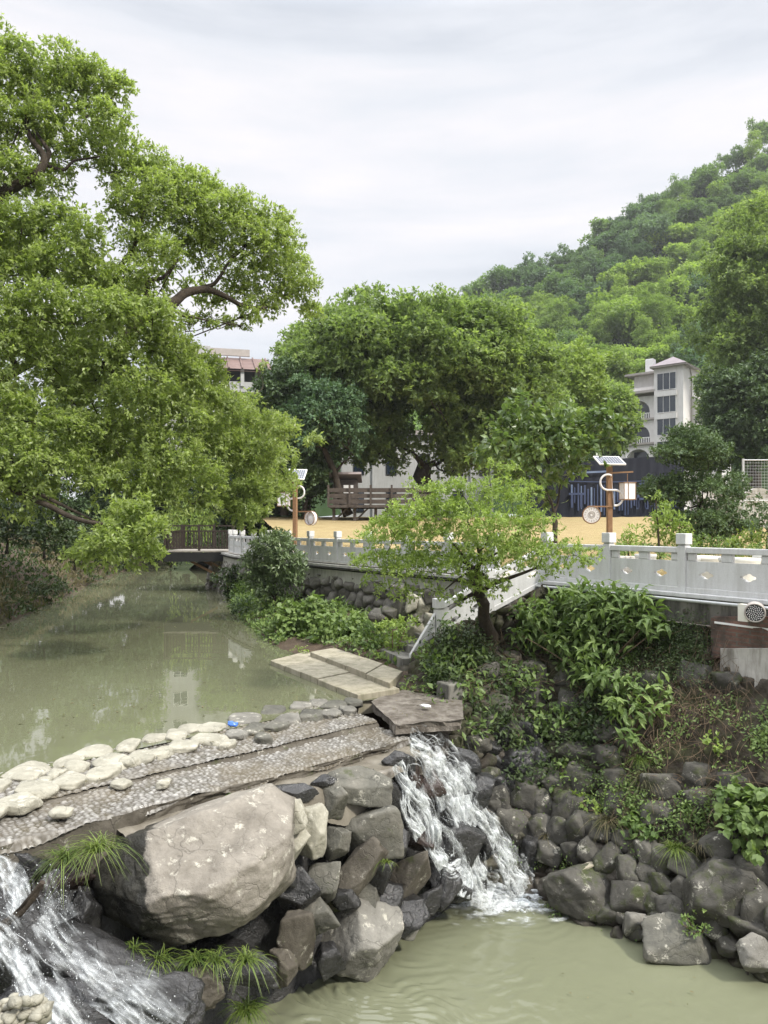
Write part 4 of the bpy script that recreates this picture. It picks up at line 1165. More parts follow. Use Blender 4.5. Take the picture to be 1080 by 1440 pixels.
g = MB(); strip(g, line, [(0.02, zk(3.05)), (0.10, zk(3.05)), (0.10, zk(3.56)), (0.02, zk(3.56))]); g.build('coping', M['coping'], fw, fw.location)
g = MB(); strip(g, line, [(-0.5, zk(3.565)), (0.20, zk(3.565)), (0.20, zk(3.69)), (-0.5, zk(3.69))]); g.build('coping_slab', M['coping'], fw, fw.location)
g = MB()
for dz, dn in ((zk(3.60), 0.235), (zk(3.53), 0.13)):
    q = np.column_stack([line + np.stack([np.interp(cum, s, nrm2[:, j]) for j in (0, 1)], -1) * dn, np.full(len(line), dz)])
    g.tube(smooth_path(q, 60), 0.022, 6)
tag(g.build('pipe', M['dark']), None)
bpy.data.objects['pipe'].parent = fw; bpy.data.objects['pipe'].matrix_parent_inverse = Matrix.Translation(-Vector(fw.location))
for k, (px, py, pw, ph) in enumerate([(577, 846, 26, 30), (592, 851, 24, 34), (603, 869, 26, 26), (586, 882, 30, 34), (566, 856, 26, 30), (583, 866, 22, 20), (548, 862, 30, 24), (530, 868, 26, 22), (600, 842, 24, 24), (612, 858, 20, 26), (560, 834, 24, 20)]):
    Y = 15.6; c = W(px, py, Y)
    rock('stone', c, (pw / F * Y / 2 * 1.1, 0.22, ph / F * Y / 2 * 1.1), 'rock_pale' if k in (0, 1, 2, 3) else 'rock_wall', 840 + k, fw, planes=8, rough=0.04)

# right bank parapet below the near railing
pr = thing('parapet', (5.5, 14.5, 3.4), 'stained concrete parapet beam with a white ledge carrying the near white railing', 'parapet')
ln2 = np.array([np.array((9.2, 8.95)) * KS] + RL[:5])
g = MB(); strip(g, ln2, [(-0.4, zk(3.12)), (0.10, zk(3.12)), (0.10, zk(3.64)), (-0.4, zk(3.64))]); g.build('beam', M['concrete_dark'], pr, pr.location)
g = MB(); strip(g, ln2, [(-0.6, zk(3.645)), (0.19, zk(3.645)), (0.19, PZ), (-0.6, PZ)]); g.build('coping', M['stone'], pr, pr.location, bevel=0.012)
g = MB()
q = np.column_stack([ln2 + np.array((-0.26, -0.16)), np.full(len(ln2), zk(3.61))]); g.tube(q, 0.028, 8)
g.build('pipe', M['metal'], pr, pr.location, smooth=True)
a, b = ln2[1] + 0.35 * (ln2[0] - ln2[1]), ln2[3]
g = MB(); g.bar((*(a + (-0.16, -0.1)), zk(3.19)), (*(ln2[2] + (-0.16, -0.1)), zk(3.195)), 0.10, 0.03); g.bar((*(ln2[2] + (-0.16, -0.1)), zk(3.24)), (*(b + 0.45 * (ln2[2] - b) + (-0.16, -0.1)), zk(3.25)), 0.10, 0.03)
g.build('drip_ledge', M['white'], pr, pr.location)
# brick and plaster panel under the parapet, far right
m, t, p, o = newmat('old brick')
v = objcoord(t, False)
bt = t.nodes.new('ShaderNodeTexBrick'); bt.inputs['Scale'].default_value = 1.0; bt.inputs['Brick Width'].default_value = 0.22; bt.inputs['Row Height'].default_value = 0.065
bt.inputs['Mortar Size'].default_value = 0.008; bt.inputs['Color1'].default_value = (0.15, 0.075, 0.055, 1); bt.inputs['Color2'].default_value = (0.22, 0.12, 0.09, 1); bt.inputs['Mortar'].default_value = (0.13, 0.12, 0.10, 1)
rt = t.nodes.new('ShaderNodeMapping'); rt.inputs['Rotation'].default_value = (R(90), 0, 0)
t.links.new(v, rt.inputs[0]); t.links.new(rt.outputs[0], bt.inputs['Vector'])
c = mixc(t, ramp(t, noise(t, v, 2.5, 8, 0.7), [(0.4, (0, 0, 0)), (0.62, (1, 1, 1))]), bt.outputs['Color'], (0.06, 0.045, 0.035))
t.links.new(c, p.inputs['Base Color']); p.inputs['Roughness'].default_value = 0.9
bump(t, p, noise(t, v, 20, 6, 0.7), 0.6, 0.02)
M['brick'] = m


def panel_px(name, x0, x1, y0, y1, mat, dY, parent):
    xs_ = np.linspace(x0, x1, 24); ys_ = np.linspace(y0, y1, 14)
    P = np.array([[W(x, y, 14.84 * KS / ((x - 540) / F + 0.632) - dY) for y in ys_] for x in xs_])
    nz_ = fbm(P.reshape(-1, 3) * 3, 4, 33).reshape(24, 14)
    P[..., 1] -= 0.04 * nz_
    g = MB(); g.grid(P, flip=False)
    P2 = P + (0.1, 0.16, 0); g.grid(P2, flip=True)
    g.grid(np.stack([P[0], P2[0]], 0)); g.grid(np.stack([P[:, 0], P2[:, 0]], 0)); g.grid(np.stack([P[:, -1], P2[:, -1]], 0))
    return g.build(name, mat, parent, parent.location, smooth=True)


panel_px('brickwork', 1000, 1400, 868, 925, M['brick'], 0.24, pr)
panel_px('plaster_panel', 1012, 1400, 912, 982, M['plaster'], 0.29, pr)

# soil strip between the far wall and the river
NV = 26
edge_px = [(590, 985), (545, 975), (500, 972), (440, 945), (405, 926), (385, 915), (362, 897), (340, 875), (330, 858), (326, 846), (322, 838)]
wl = [(3.0, 17.6), (2.6, 18.6), (1.9, 19.9), (0.3, 22.3), (-1.0, 24.3), (-1.9, 25.6), (-3.2, 27.6), (-4.6, 29.8), (-5.6, 31.4), (-6.4, 32.8), (-7.2, 34.4)]
P = []
for (ex, ey), (wx, wy) in zip(edge_px, wl):
    a = G(ex, ey, UW); b = np.array((wx * KS, wy * KS, 2.65))
    tt = np.linspace(0, 1, NV)[:, None]
    q = a + (b - a) * tt; q[:, 2] = UW - 0.12 + 0.65 * (tt[:, 0] ** 0.7); q[0, 2] = 1.2
    P.append(q)
P = np.array(P)
k = np.linspace(0, len(P) - 1, 90); i0 = np.clip(k.astype(int), 0, len(P) - 2); fq = (k - i0)[:, None, None]
P = P[i0] * (1 - fq) + P[i0 + 1] * fq
P[..., 2] += 0.05 * fbm(P.reshape(-1, 3) * 2, 4, 44).reshape(P.shape[:2])
SOIL = P
g = MB(); g.grid(P); tag(g.build('river_bank', M['soil'], smooth=True), kind='structure')

# landing slabs
def slab_px(name, quad, z, th, mat, parent, parts=1):
    q = [G(x, y, z) for x, y in quad]
    for k in range(parts):
        a, b = k / parts, (k + 1) / parts - (0.006 if k < parts - 1 else 0)
        c0, c1 = q[0] + (q[3] - q[0]) * a, q[0] + (q[3] - q[0]) * b
        d0, d1 = q[1] + (q[2] - q[1]) * a, q[1] + (q[2] - q[1]) * b
        cen = (c0 + c1 + d0 + d1) / 4
        top = [c0, c1, d1, d0]
        dz = 0.008 * ((k * 7) % 3 - 1)
        top = [t_ + (0, 0, dz) for t_ in top]; bot = [t_ - (0, 0, th) for t_ in top]
        MB().add(top + bot, [(0, 1, 2, 3)[::-1], (0, 4, 5, 1)[::-1], (1, 5, 6, 2)[::-1], (2, 6, 7, 3)[::-1], (3, 7, 4, 0)[::-1]]).build(name, mat, parent, parent.location, bevel=0.012)


ld = thing('landing', G(470, 950, UW), 'low stone landing of long pale slabs at the edge of the upper river', 'landing')
slab_px('slab', [(380, 928), (432, 915), (562, 968), (503, 977)], UW + 0.10, 0.34, M['slab'], ld, 5)
slab_px('upper_slab', [(436, 916), (470, 910), (566, 943), (548, 960)], UW + 0.20, 0.30, M['slab'], ld, 4)

# stairs from the gap in the railing down to the landing
SA, SB = RL[4], np.array((0.36, 14.2))
su = norm(SB - SA); sn = np.array((su[1], -su[0]))
if sn[1] < 0: sn = -sn
LS = np.linalg.norm(SB - SA)
stz = thing('stone_stairs', (*SA, PZ), 'dark stone stairs going down from the railing gap to the landing', 'stairs')
nst = 9
for k in range(nst):
    c2 = SA + su * (LS * (k + 0.5) / nst) + sn * 0.62
    z1 = PZ - (k + 1) * (PZ - 2.30) / (nst + 1)
    g = MB(); g.box((*c2, z1 / 2 + 0.7), (LS / nst + 0.02, 1.2 + 0.006 * k, z1 - 1.4), rz=math.atan2(su[1], su[0])); g.build('step', M['concrete_dark'], stz, stz.location, bevel=0.015)
# moss-grown block at the foot of the stairs
g = MB(); g.box(W(632, 980, 12.5), (0.30, 0.38, 0.5), rz=0.5); o = g.build('stone_block', M['concrete_dark'], bevel=0.03); place(o, W(628, 975, 12.5)); tag(o, 'squat mossy stone block standing at the foot of the stairs', 'block')

# ------------------------------------------------------------------ carved stone railings
def lobed(n=48, a=0.175, b=0.085):
    th = np.linspace(0, 2 * np.pi, n, endpoint=False)
    r = np.zeros(n)
    for cx_, cy_, rr_ in ((0.56, 0, 0.46), (-0.56, 0, 0.46), (0, 0.46, 0.52), (0, -0.46, 0.52), (0, 0, 0.62)):
        bq = np.cos(th) * cx_ + np.sin(th) * cy_; dq = bq * bq - (cx_ * cx_ + cy_ * cy_ - rr_ * rr_)
        r = np.maximum(r, np.where(dq > 0, bq + np.sqrt(np.maximum(dq, 0)), 0))
    return np.stack([a * r * np.cos(th), b * r * np.sin(th)], -1), th


def rect_ring(th, w, h):
    c, s_ = np.cos(th), np.sin(th)
    k = np.minimum(w / 2 / np.maximum(np.abs(c), 1e-6), h / 2 / np.maximum(np.abs(s_), 1e-6))
    return np.stack([c * k, s_ * k], -1)


def pierced(mb, p0, p1, z0, z1, slope, th_, holes=2, a=0.175, b=0.085):
    """panel between two plan points, pierced by lobed openings; slope shears it for stairs"""
    p0, p1 = np.asarray(p0, float), np.asarray(p1, float); Ld = np.linalg.norm(p1 - p0); u = (p1 - p0) / Ld; n = np.array((u[1], -u[0]))
    lp, th = lobed(a=a, b=b)
    wcell = Ld / holes; h = z1 - z0; N_ = len(th)
    # make sure cell corners are hit
    ca = math.atan2(h, wcell)
    for k in range(holes):
        uc = wcell * (k + 0.5); zc = (z0 + z1) / 2
        thk = th.copy()
        for c_ in (ca, math.pi - ca, math.pi + ca, 2 * math.pi - ca):
            j = np.argmin(np.abs(thk - c_)); thk[j] = c_
        rc = rect_ring(thk, wcell, h)
        loops = []
        for ring in (rc, lp):
            for side in (-th_ / 2, th_ / 2):
                uu = uc + ring[:, 0]; xy = p0 + u * uu[:, None] + n * side
                loops.append(np.column_stack([xy, zc + ring[:, 1] + slope * uu]))
        V = np.vstack(loops); i = np.arange(N_); j = (i + 1) % N_
        R0, R1, L0, L1 = 0, N_, 2 * N_, 3 * N_
        mb.add(V, np.vstack([np.stack([R0 + i, R0 + j, L0 + j, L0 + i], 1), np.stack([R1 + j, R1 + i, L1 + i, L1 + j], 1), np.stack([L0 + i, L0 + j, L1 + j, L1 + i], 1), np.stack([R0 + j, R0 + i, R1 + i, R1 + j], 1)]))


def post(parent, p, z, h=1.13 * KS, rz=0.0):
    g = MB(); g.box((*p, z + (h - 0.21) / 2), (0.155, 0.155, h - 0.21), rz); o = g.build('post', M['stone'], parent, parent.location, bevel=0.008)
    g = MB(); g.box((*p, z + h - 0.198), (0.138, 0.138, 0.024), rz); g.box((*p, z + h - 0.092), (0.19, 0.19, 0.186), rz)
    c = g.build('post_cap', M['stone'], None, parent.location, bevel=0.010)
    c.parent = o


def bay(parent, p0, p1, z0, z1):
    p0, p1 = np.asarray(p0, float), np.asarray(p1, float); u = norm(p1 - p0); Ld = np.linalg.norm(p1 - p0)
    a, b = p0 + u * 0.076, p1 - u * 0.076; l = Ld - 0.152; sl = (z1 - z0) / Ld; za = z0 + sl * 0.076
    g = MB(); pierced(g, a, b, za + 0.10 * KS, za + 0.60 * KS, sl, 0.08, a=0.13, b=0.066); g.build('panel', M['stone'], parent, parent.location)
    g = MB(); g.bar((*a, za + 0.81 * KS), (*b, za + 0.81 * KS + sl * l), 0.12, 0.10); g.build('top_rail', M['stone'], parent, parent.location, bevel=0.012)
    g = MB(); g.bar((*a, za + 0.048 * KS), (*b, za + 0.048 * KS + sl * l), 0.13, 0.088); g.build('base_rail', M['stone'], parent, parent.location, bevel=0.008)
    for f in (0.06, 0.5, 0.94):
        q = a + (b - a) * f; zq = za + sl * l * f
        g = MB(); g.box((*q, zq + 0.676 * KS), (0.21 if f == 0.5 else 0.15, 0.075, 0.138), math.atan2(u[1], u[0])); g.build('baluster_block', M['stone'], parent, parent.location, bevel=0.02)


ang = math.atan2(1.55, -0.98)
nr = thing('stone_railing', (*RL[2], PZ), 'white carved stone railing on the near right parapet beside the floodlight', 'railing', 'carved stone railings')
ext = [np.array((9.72, 8.1)) * KS, np.array((8.74, 9.65)) * KS] + RL[:5]
for q in ext: post(nr, q, PZ, rz=ang)
for a, b in zip(ext[:-1], ext[1:]): bay(nr, a, b, PZ, PZ)
frl = thing('stone_railing', (*RL[9], PZ), 'white carved stone railing along the far river wall up to the dark platform', 'railing', 'carved stone railings')
for k, q in enumerate(RL[5:]):
    d_ = RL[min(5 + k + 1, len(RL) - 1)] - RL[5 + k - 1]
    post(frl, q, PZ - 0.03, rz=math.atan2(d_[1], d_[0]))
for a, b in zip(RL[5:-1], RL[6:]): bay(frl, a, b, PZ - 0.03, PZ - 0.03)
srl = thing('stone_railing', (*SA, PZ), 'white carved stone stair railing sloping down to the river landing', 'railing', 'carved stone railings')
sp_ = [(RL[4], PZ), (np.array((2.11, 14.86)), 3.24), (np.array((1.07, 14.5)), 2.68)]
for q, z in sp_[1:]: post(srl, q, z, 0.90, rz=math.atan2(su[1], su[0]))
bay(srl, sp_[0][0], sp_[1][0], PZ - 0.02, 3.26); bay(srl, sp_[1][0], sp_[2][0], 3.24, 2.68)
a, b = np.array((1.07, 14.5)), np.array((0.50, 14.3))
u = norm(b - a); n = np.array((u[1], -u[0]))
g = MB(); pa, pb = a + u * 0.09, b; pf = [(*pa, 2.55), (*pb, 2.40), (*pb, 2.52), (*pa, 3.30)]
V = [np.array(q) + np.array((*n, 0)) * e_ for e_ in (-0.05, 0.05) for q in pf]
g.add(V, [(0, 1, 2, 3), (7, 6, 5, 4), (0, 4, 5, 1), (1, 5, 6, 2), (2, 6, 7, 3), (3, 7, 4, 0)]); g.build('end_panel', M['stone'], srl, srl.location, bevel=0.01)

# ------------------------------------------------------------------ ground on the right: path, planter, straw field
g = MB()
pl_ = np.array(ext + RL[5:])
in_ = pl_ + np.array((2.0, 1.3))
P = np.stack([np.column_stack([pl_ + (-0.15, -0.1), np.full(len(pl_), PZ - 0.004)]), np.column_stack([in_, np.full(len(pl_), PZ - 0.004)])], 1)
g.grid(P, flip=True); g.grid(P - (0, 0, 0.5)); tag(g.build('path', M['path']), kind='structure')
m, t, p, o = newmat('straw field')
v = objcoord(t, False)
mpn = t.nodes.new('ShaderNodeMapping'); mpn.inputs['Scale'].default_value = (0.35, 2.4, 1); t.links.new(v, mpn.inputs[0])
c = ramp(t, noise(t, mpn.outputs[0], 3.0, 9, 0.75), [(0.3, (0.22, 0.165, 0.080)), (0.5, (0.33, 0.255, 0.130)), (0.72, (0.44, 0.355, 0.205))])
c = mixc(t, ramp(t, noise(t, v, 0.5, 6, 0.7), [(0.5, (0, 0, 0)), (0.75, (1, 1, 1))]), c, (0.33, 0.27, 0.13))
t.links.new(c, p.inputs['Base Color']); p.inputs['Roughness'].default_value = 1.0; p.inputs['Specular IOR Level'].default_value = 0.05
bump(t, p, noise(t, v, 9, 8, 0.8), 0.8, 0.08)
M['straw'] = m
nx, ny = 120, 80
X, Y_ = np.meshgrid(np.linspace(0, 1, nx), np.linspace(0, 1, ny), indexing='ij')
q0 = np.array([np.interp(X[:, 0], np.linspace(0, 1, len(in_)), in_[:, k]) for k in (0, 1)]).T
far = np.stack([np.interp(X[:, 0], [0, 1], [62, -8.5]), np.full(nx, 50.0)], -1)
XY = q0[:, None] + (far - q0)[:, None] * (Y_[..., None] ** 1.0)
Z = PZ + 0.16 + 1.55 * np.clip((XY[..., 1] - 22) / 26, 0, 1) ** 1.15 + 0.03 * fbm(np.concatenate([XY, XY[..., :1] * 0], -1).reshape(-1, 3) * 1.2, 4, 12).reshape(X.shape)
Z[:, 0] = PZ - 0.3
g = MB(); g.grid(np.concatenate([XY, Z[..., None]], -1), flip=True); tag(g.build('straw_field', m, smooth=True), kind='structure')
# the valley floor behind
xs_, ys_ = np.meshgrid(np.linspace(-140, 160, 70), np.linspace(49.8, 130, 40), indexing='ij')
Z = 5.25 + 0.012 * (ys_ - 50) + 0.2 * fbm(np.stack([xs_, ys_, 0 * xs_], -1).reshape(-1, 3) * 0.1, 3, 3).reshape(xs_.shape)
Z = np.where((xs_ < -13) & (ys_ < 78), 1.4, Z)
M['meadow'] = mat_plain('meadow', (0.020, 0.032, 0.012), (0.045, 0.060, 0.024), 0.8, 0.95, 0.5, bdist=0.1)
g = MB(); g.grid(np.stack([xs_, ys_, Z], -1)); tag(g.build('meadow', M['meadow'], smooth=True), kind='structure')

# left bank of the river
LBE = [(-60, 935), (0, 884), (60, 858), (130, 822), (170, 806), (205, 796), (235, 788), (255, 782)]
P = []
for ex, ey in LBE:
    a = G(ex, ey, UW); tt = np.linspace(0, 1, 30)
    q = np.stack([a[0] - 9 * tt - 0.0, a[1] + 4.0 * tt, UW - 0.25 + 2.7 * np.clip(tt * 2.3, 0, 1) ** 0.8 + 0.4 * tt], -1)
    P.append(q)
P = np.array(P); k = np.linspace(0, len(P) - 1, 120); i0 = np.clip(k.astype(int), 0, len(P) - 2); fq = (k - i0)[:, None, None]
P = P[i0] * (1 - fq) + P[i0 + 1] * fq
P[..., 2] += 0.16 * fbm(P.reshape(-1, 3) * 0.8, 4, 45).reshape(P.shape[:2])
LBANK = P
g = MB(); g.grid(P, flip=True); tag(g.build('left_bank', M['soil'], smooth=True), kind='structure')

# ------------------------------------------------------------------ viewing platform over the river
PY = 32.6
x0, x1 = W(231, 0, PY)[0], W(328, 0, PY)[0]
zd = 3.86
pf_ = thing('viewing_platform', ((x0 + x1) / 2, PY + 1.3, zd), 'dark brown wooden viewing platform on slanting struts over the river', 'platform')
po = pf_.location
g = MB(); g.box(((x0 + x1) / 2, PY + 1.3, zd + 0.03), (x1 - x0 + 0.1, 2.7, 0.06)); g.build('deck', M['deck'], pf_, po)
g = MB(); g.box(((x0 + x1) / 2, PY + 0.03, zd - 0.22), (x1 - x0, 0.12, 0.40)); g.build('fascia_beam', M['dark'], pf_, po)
g = MB(); g.box((x0 + 0.06, PY + 1.35, zd - 0.22), (0.12, 2.5, 0.40)); g.build('fascia_beam', M['dark'], pf_, po)
for yy in (PY + 0.3, PY + 2.1):
    g = MB(); g.bar((x0 + 1.1, yy, zd - 0.42), (x1 + 0.6, yy, zd - 1.75), 0.09, 0.10); g.build('strut', M['pole'], pf_, po)
    g = MB(); g.bar((x0 + 1.9, yy, zd - 0.42), (x1 + 0.6, yy, zd - 1.35), 0.08, 0.08); g.build('strut', M['pole'], pf_, po)


def deck_rail(parent, a, b, z, h=1.1, mat=None, pitch=0.125, posts=3, name='railing'):
    a, b = np.asarray(a, float), np.asarray(b, float); L_ = np.linalg.norm(b - a); rz = math.atan2(b[1] - a[1], b[0] - a[0])
    for k in range(posts):
        q = a + (b - a) * k / (posts - 1)
        g = MB(); g.box((*q, z + h / 2 + 0.03), (0.1, 0.1, h + 0.06), rz); g.build('post', mat, parent, parent.location)
    for zz, th_ in ((h, 0.06), (h - 0.24, 0.05), (0.10, 0.05)):
        g = MB(); g.bar((*a, z + zz), (*b, z + zz), 0.06, th_); g.build('rail', mat, parent, parent.location)
    n_ = int(L_ / pitch)
    for k in range(1, n_):
        q = a + (b - a) * k / n_
        g = MB(); g.box((*q, z + (h - 0.26) / 2 + 0.05), (0.032, 0.032, h - 0.30), rz); g.build('baluster', mat, parent, parent.location)


deck_rail(pf_, (x0 + 0.02, PY + 0.06), (x1 - 0.02, PY + 0.06), zd + 0.06, mat=M['wood'])
deck_rail(pf_, (x0 + 0.06, PY + 0.16), (x0 + 0.06, PY + 2.6), zd + 0.06, mat=M['wood'], posts=2, pitch=0.16)
deck_rail(pf_, (x0 + 0.16, PY + 2.6), (x1 - 0.02, PY + 2.6), zd + 0.06, mat=M['wood'], posts=3, pitch=0.16)

# ------------------------------------------------------------------ solar lamp posts
def solar_lamp(base, top, yaw, label, front):
    """front: the panel shows its cells to the viewer"""
    b = np.asarray(base, float); h = top - b[2]
    root = thing('solar_lamp', b, label, 'lamp post', 'solar lamp posts with lanterns')
    o3 = root.location; rm = np.array(Matrix.Rotation(yaw, 3, 'Z'))
    T = lambda x, y, z: b + rm @ np.array((x, y, z))
    g = MB(); g.box(T(0, 0, h / 2), (0.15, 0.15, h), yaw); g.build('pole', M['pole'], root, o3, bevel=0.01)
    tl = R(28)
    ctr = T(0, 0, h + 0.16)
    def tilted(u, v, w_): # panel coordinates: u across, v up the slope, w off the surface
        return ctr + rm @ np.array((u, v * math.cos(tl) - w_ * math.sin(tl), v * math.sin(tl) + w_ * math.cos(tl)))
    def pbox(u0, u1, v0, v1, w0, w1):
        V = [tilted(u, v, w_) for w_ in (w0, w1) for u, v in ((u0, v0), (u1, v0), (u1, v1), (u0, v1))]
        return MB().add(V, [(0, 3, 2, 1), (4, 5, 6, 7), (0, 1, 5, 4), (1, 2, 6, 5), (2, 3, 7, 6), (3, 0, 4, 7)])
    hw, hv = 0.42, 0.31
    pn = pbox(-hw, hw, -hv, hv, -0.02, 0.02).build('solar_panel', M['white'], root, o3)
    cb = MB()
    for i in range(9):
        for j in range(4):
            a0 = -hw + 0.035 + i * (2 * hw - 0.07) / 9; a1 = -hw + 0.035 + (i + 1) * (2 * hw - 0.07) / 9 - 0.008
            c0 = -hv + 0.035 + j * (2 * hv - 0.07) / 4; c1 = -hv + 0.035 + (j + 1) * (2 * hv - 0.07) / 4 - 0.008
            q = [tilted(a0, c0, 0.024), tilted(a1, c0, 0.024), tilted(a1, c1, 0.024), tilted(a0, c1, 0.024)]
            cb.add(q, [(0, 1, 2, 3)])
    cb.build('cells', M['panel_cell'], pn, o3)
    zb = h - 0.85
    g = MB(); g.bar(T(-0.05, -0.1, zb + 0.62), T(0.72, -0.1, zb + 0.66), 0.035, 0.045); g.build('upper_arm', M['pole'], root, o3)
    g = MB(); g.bar(T(0.05, -0.1, zb - 0.42), T(-0.75, -0.1, zb - 0.42), 0.035, 0.045); g.build('lower_arm', M['pole'], root, o3)
    th = np.linspace(R(60), R(270), 22)
    s1 = [T(-0.10 + 0.24 * math.cos(a), -0.11, zb + 0.33 + 0.24 * math.sin(a)) for a in th]
    th = np.linspace(R(90), R(-100), 22)
    s2 = [T(0.14 + 0.24 * math.cos(a), -0.11, zb - 0.15 + 0.24 * math.sin(a)) for a in th]
    g = MB(); g.tube(s1 + s2, 0.032, 8); g.build('scroll_bracket', M['lantern'], root, o3, smooth=True)
    bx = T(0.54, -0.10, zb + 0.06)
    g = MB(); g.box(bx, (0.36, 0.36, 0.50), yaw); lb = g.build('square_lantern', M['lantern'], root, o3)
    g = MB()
    for sx_ in (-1, 1):
        for sy_ in (-1, 1): g.box(bx + rm @ np.array((sx_ * 0.182, sy_ * 0.182, 0)), (0.016, 0.016, 0.53), yaw)
    for dz in (-0.262, 0.262): g.box(bx + (0, 0, dz), (0.40, 0.40, 0.024), yaw)
    g.box(bx + rm @ np.array((-0.05, -0.184, 0)), (0.022, 0.012, 0.5), yaw)
    g.cyl(bx + (0, 0, 0.40), 0.012, 0.28, 6)
    g.build('lantern_frame', M['pole'], lb, o3)
    dc = T(-0.62, -0.10, zb - 0.68); ax = rm @ np.array((-0.30, -0.95, 0)); ax = norm(ax)
    g = MB(); g.cyl(dc, 0.265, 0.16, 30, ax); dr = g.build('drum_lantern', M['lantern'], root, o3)
    g = MB()
    su_ = norm(np.cross(ax, (0, 0, 1)))
    up_ = np.array((0, 0, 1.0))
    ring = lambda r_, w0: [dc + ax * w0 + su_ * r_ * math.cos(a) + up_ * r_ * math.sin(a) for a in np.linspace(0, 2 * np.pi, 31)]
    for w0 in (0.082, -0.082): g.tube(ring(0.262, w0), 0.016, 6, cap=False)
    g.build('drum_rim', M['pole'], dr, o3)
    g = MB()
    g.tube(ring(0.05, 0.084), 0.006, 5, cap=False); g.tube(ring(0.105, 0.084), 0.005, 5, cap=False)
    for k in range(16):
        a = k * np.pi / 8; d_ = su_ * math.cos(a) + up_ * math.sin(a)
        g.bar(dc + ax * 0.083 + d_ * 0.16, dc + ax * 0.083 + d_ * 0.22, 0.012, 0.006, up=ax)
        g.bar(dc + ax * 0.083 + d_ * 0.055, dc + ax * 0.083 + d_ * 0.10, 0.008, 0.006, up=ax)
    g.build('drum_pattern', M['trim'], dr, o3)
    return root


c = W(857, 742, 23.0)
solar_lamp((c[0], 23.0, PZ), W(0, 655, 23)[2], R(6), 'brown solar lamp post before the dark blue screen with square and round lanterns', False)
c = W(415, 742, 28.5)
lp = solar_lamp((c[0], 28.5, PZ), W(0, 673, 28.5)[2], R(160), 'brown solar lamp post by the left tree, its grid of cells showing', True)
# the left one turns its panel to the viewer
for ch in lp.children:
    if ch.name.startswith('solar_panel'):
        for q in [ch] + list(ch.children):
            me = q.data
            co = np.empty(len(me.vertices) * 3, np.float32); me.vertices.foreach_get('co', co); co = co.reshape(-1, 3).astype(float)
            top_ = W(0, 673, 28.5)[2] - PZ + 0.16
            rmi = np.array(Matrix.Rotation(R(-160) + R(-8), 3, 'Z'))
            co2 = (co - (0, 0, top_)) @ rmi.T
            cs, sn_ = math.cos(R(14)), math.sin(R(14))
            co2 = co2 @ np.array([[1, 0, 0], [0, cs, -sn_], [0, sn_, cs]]).T
            me.vertices.foreach_set('co', (co2 + (0, 0, top_)).astype(np.float32).ravel()); me.update()

# floodlight fixed on the parapet
fl = thing('floodlight', W(1062, 857, 12.75 * KS), 'round grey floodlight fixed to the parapet at the right edge', 'floodlight')
c = np.array(fl.location); ax = norm(np.array((-0.45, -0.86, -0.12)))
g = MB(); g.cyl(c + ax * 0.16, 0.145, 0.14, 28, ax); hd_ = g.build('lamp_head', M['trim'], fl, c, bevel=0.01)
sv = norm(np.cross(ax, (0, 0, 1))); uv_ = np.cross(sv, ax)
g = MB(); g.tube([c + ax * 0.235 + sv * 0.136 * math.cos(a) + uv_ * 0.136 * math.sin(a) for a in np.linspace(0, 2 * np.pi, 29)], 0.013, 6, cap=False); g.build('bezel', M['trim'], hd_, c, smooth=True)
g = MB(); g.cyl(c + ax * 0.232, 0.125, 0.012, 24, ax); g.build('lens', M['dark'], hd_, c)
g = MB()
for k in range(60):
    rr_ = 0.115 * math.sqrt((k + 0.5) / 60); a = k * 2.39996
    g.cyl(c + ax * 0.242 + sv * rr_ * math.cos(a) + uv_ * rr_ * math.sin(a), 0.0075, 0.008, 6, ax)
g.build('led', M['white'], hd_, c)
g = MB(); g.box(c + np.array((-0.16, 0.0, -0.05)), (0.16, 0.10, 0.26), ang); g.build('gear_box', M['pot_white'], fl, c)
g = MB(); g.bar(c + sv * 0.2, c + sv * 0.2 + (0.22, 0.05, 0.05), 0.05, 0.03); g.build('bracket', M['metal'], fl, c)

# ------------------------------------------------------------------ buildings
def bld_frame(name, loc, rz, label, cat='building', group=None):
    root = thing(name, loc, label, cat, group); root.rotation_euler = (0, 0, rz); return root


def lbox(name, parent, c, size, mat, bevel=0.0, rz=0):
    o = MB().box((0, 0, 0), size, rz).build(name, mat, parent, bevel=bevel); o.location = c; return o


def window(parent, c, wd, ht, mull=2, trans=0.3, face='y', mat='white'):
    """a window on a wall facing -y (or +x) in the building's own frame"""
    f = MB()
    sw = (lambda x, d, z: (x, d, z)) if face == 'y' else (lambda x, d, z: (-d, x, z))
    B = lambda x, z, sx_, sz_, d=0.0, sd=0.08: f.box(sw(x, d, z), (sx_, sd, sz_) if face == 'y' else (sd, sx_, sz_))
    B(-wd / 2 + 0.03, 0, 0.06, ht); B(wd / 2 - 0.03, 0, 0.06, ht); B(0, ht / 2 - 0.03, wd - 0.13, 0.06); B(0, -ht / 2 + 0.03, wd - 0.13, 0.06)
    for k in range(1, mull): B(-wd / 2 + wd * k / mull, 0, 0.05, ht - 0.13, 0.003)
    if trans: B(0, ht / 2 - ht * trans, wd - 0.13, 0.05, 0.006)
    o = f.build('window', M[mat], parent); o.location = c
    gl = MB().box(sw(0, 0.03, 0), (wd - 0.1, 0.02, ht - 0.1) if face == 'y' else (0.02, wd - 0.1, ht - 0.1)).build('pane', M['glass'], o)
    return o


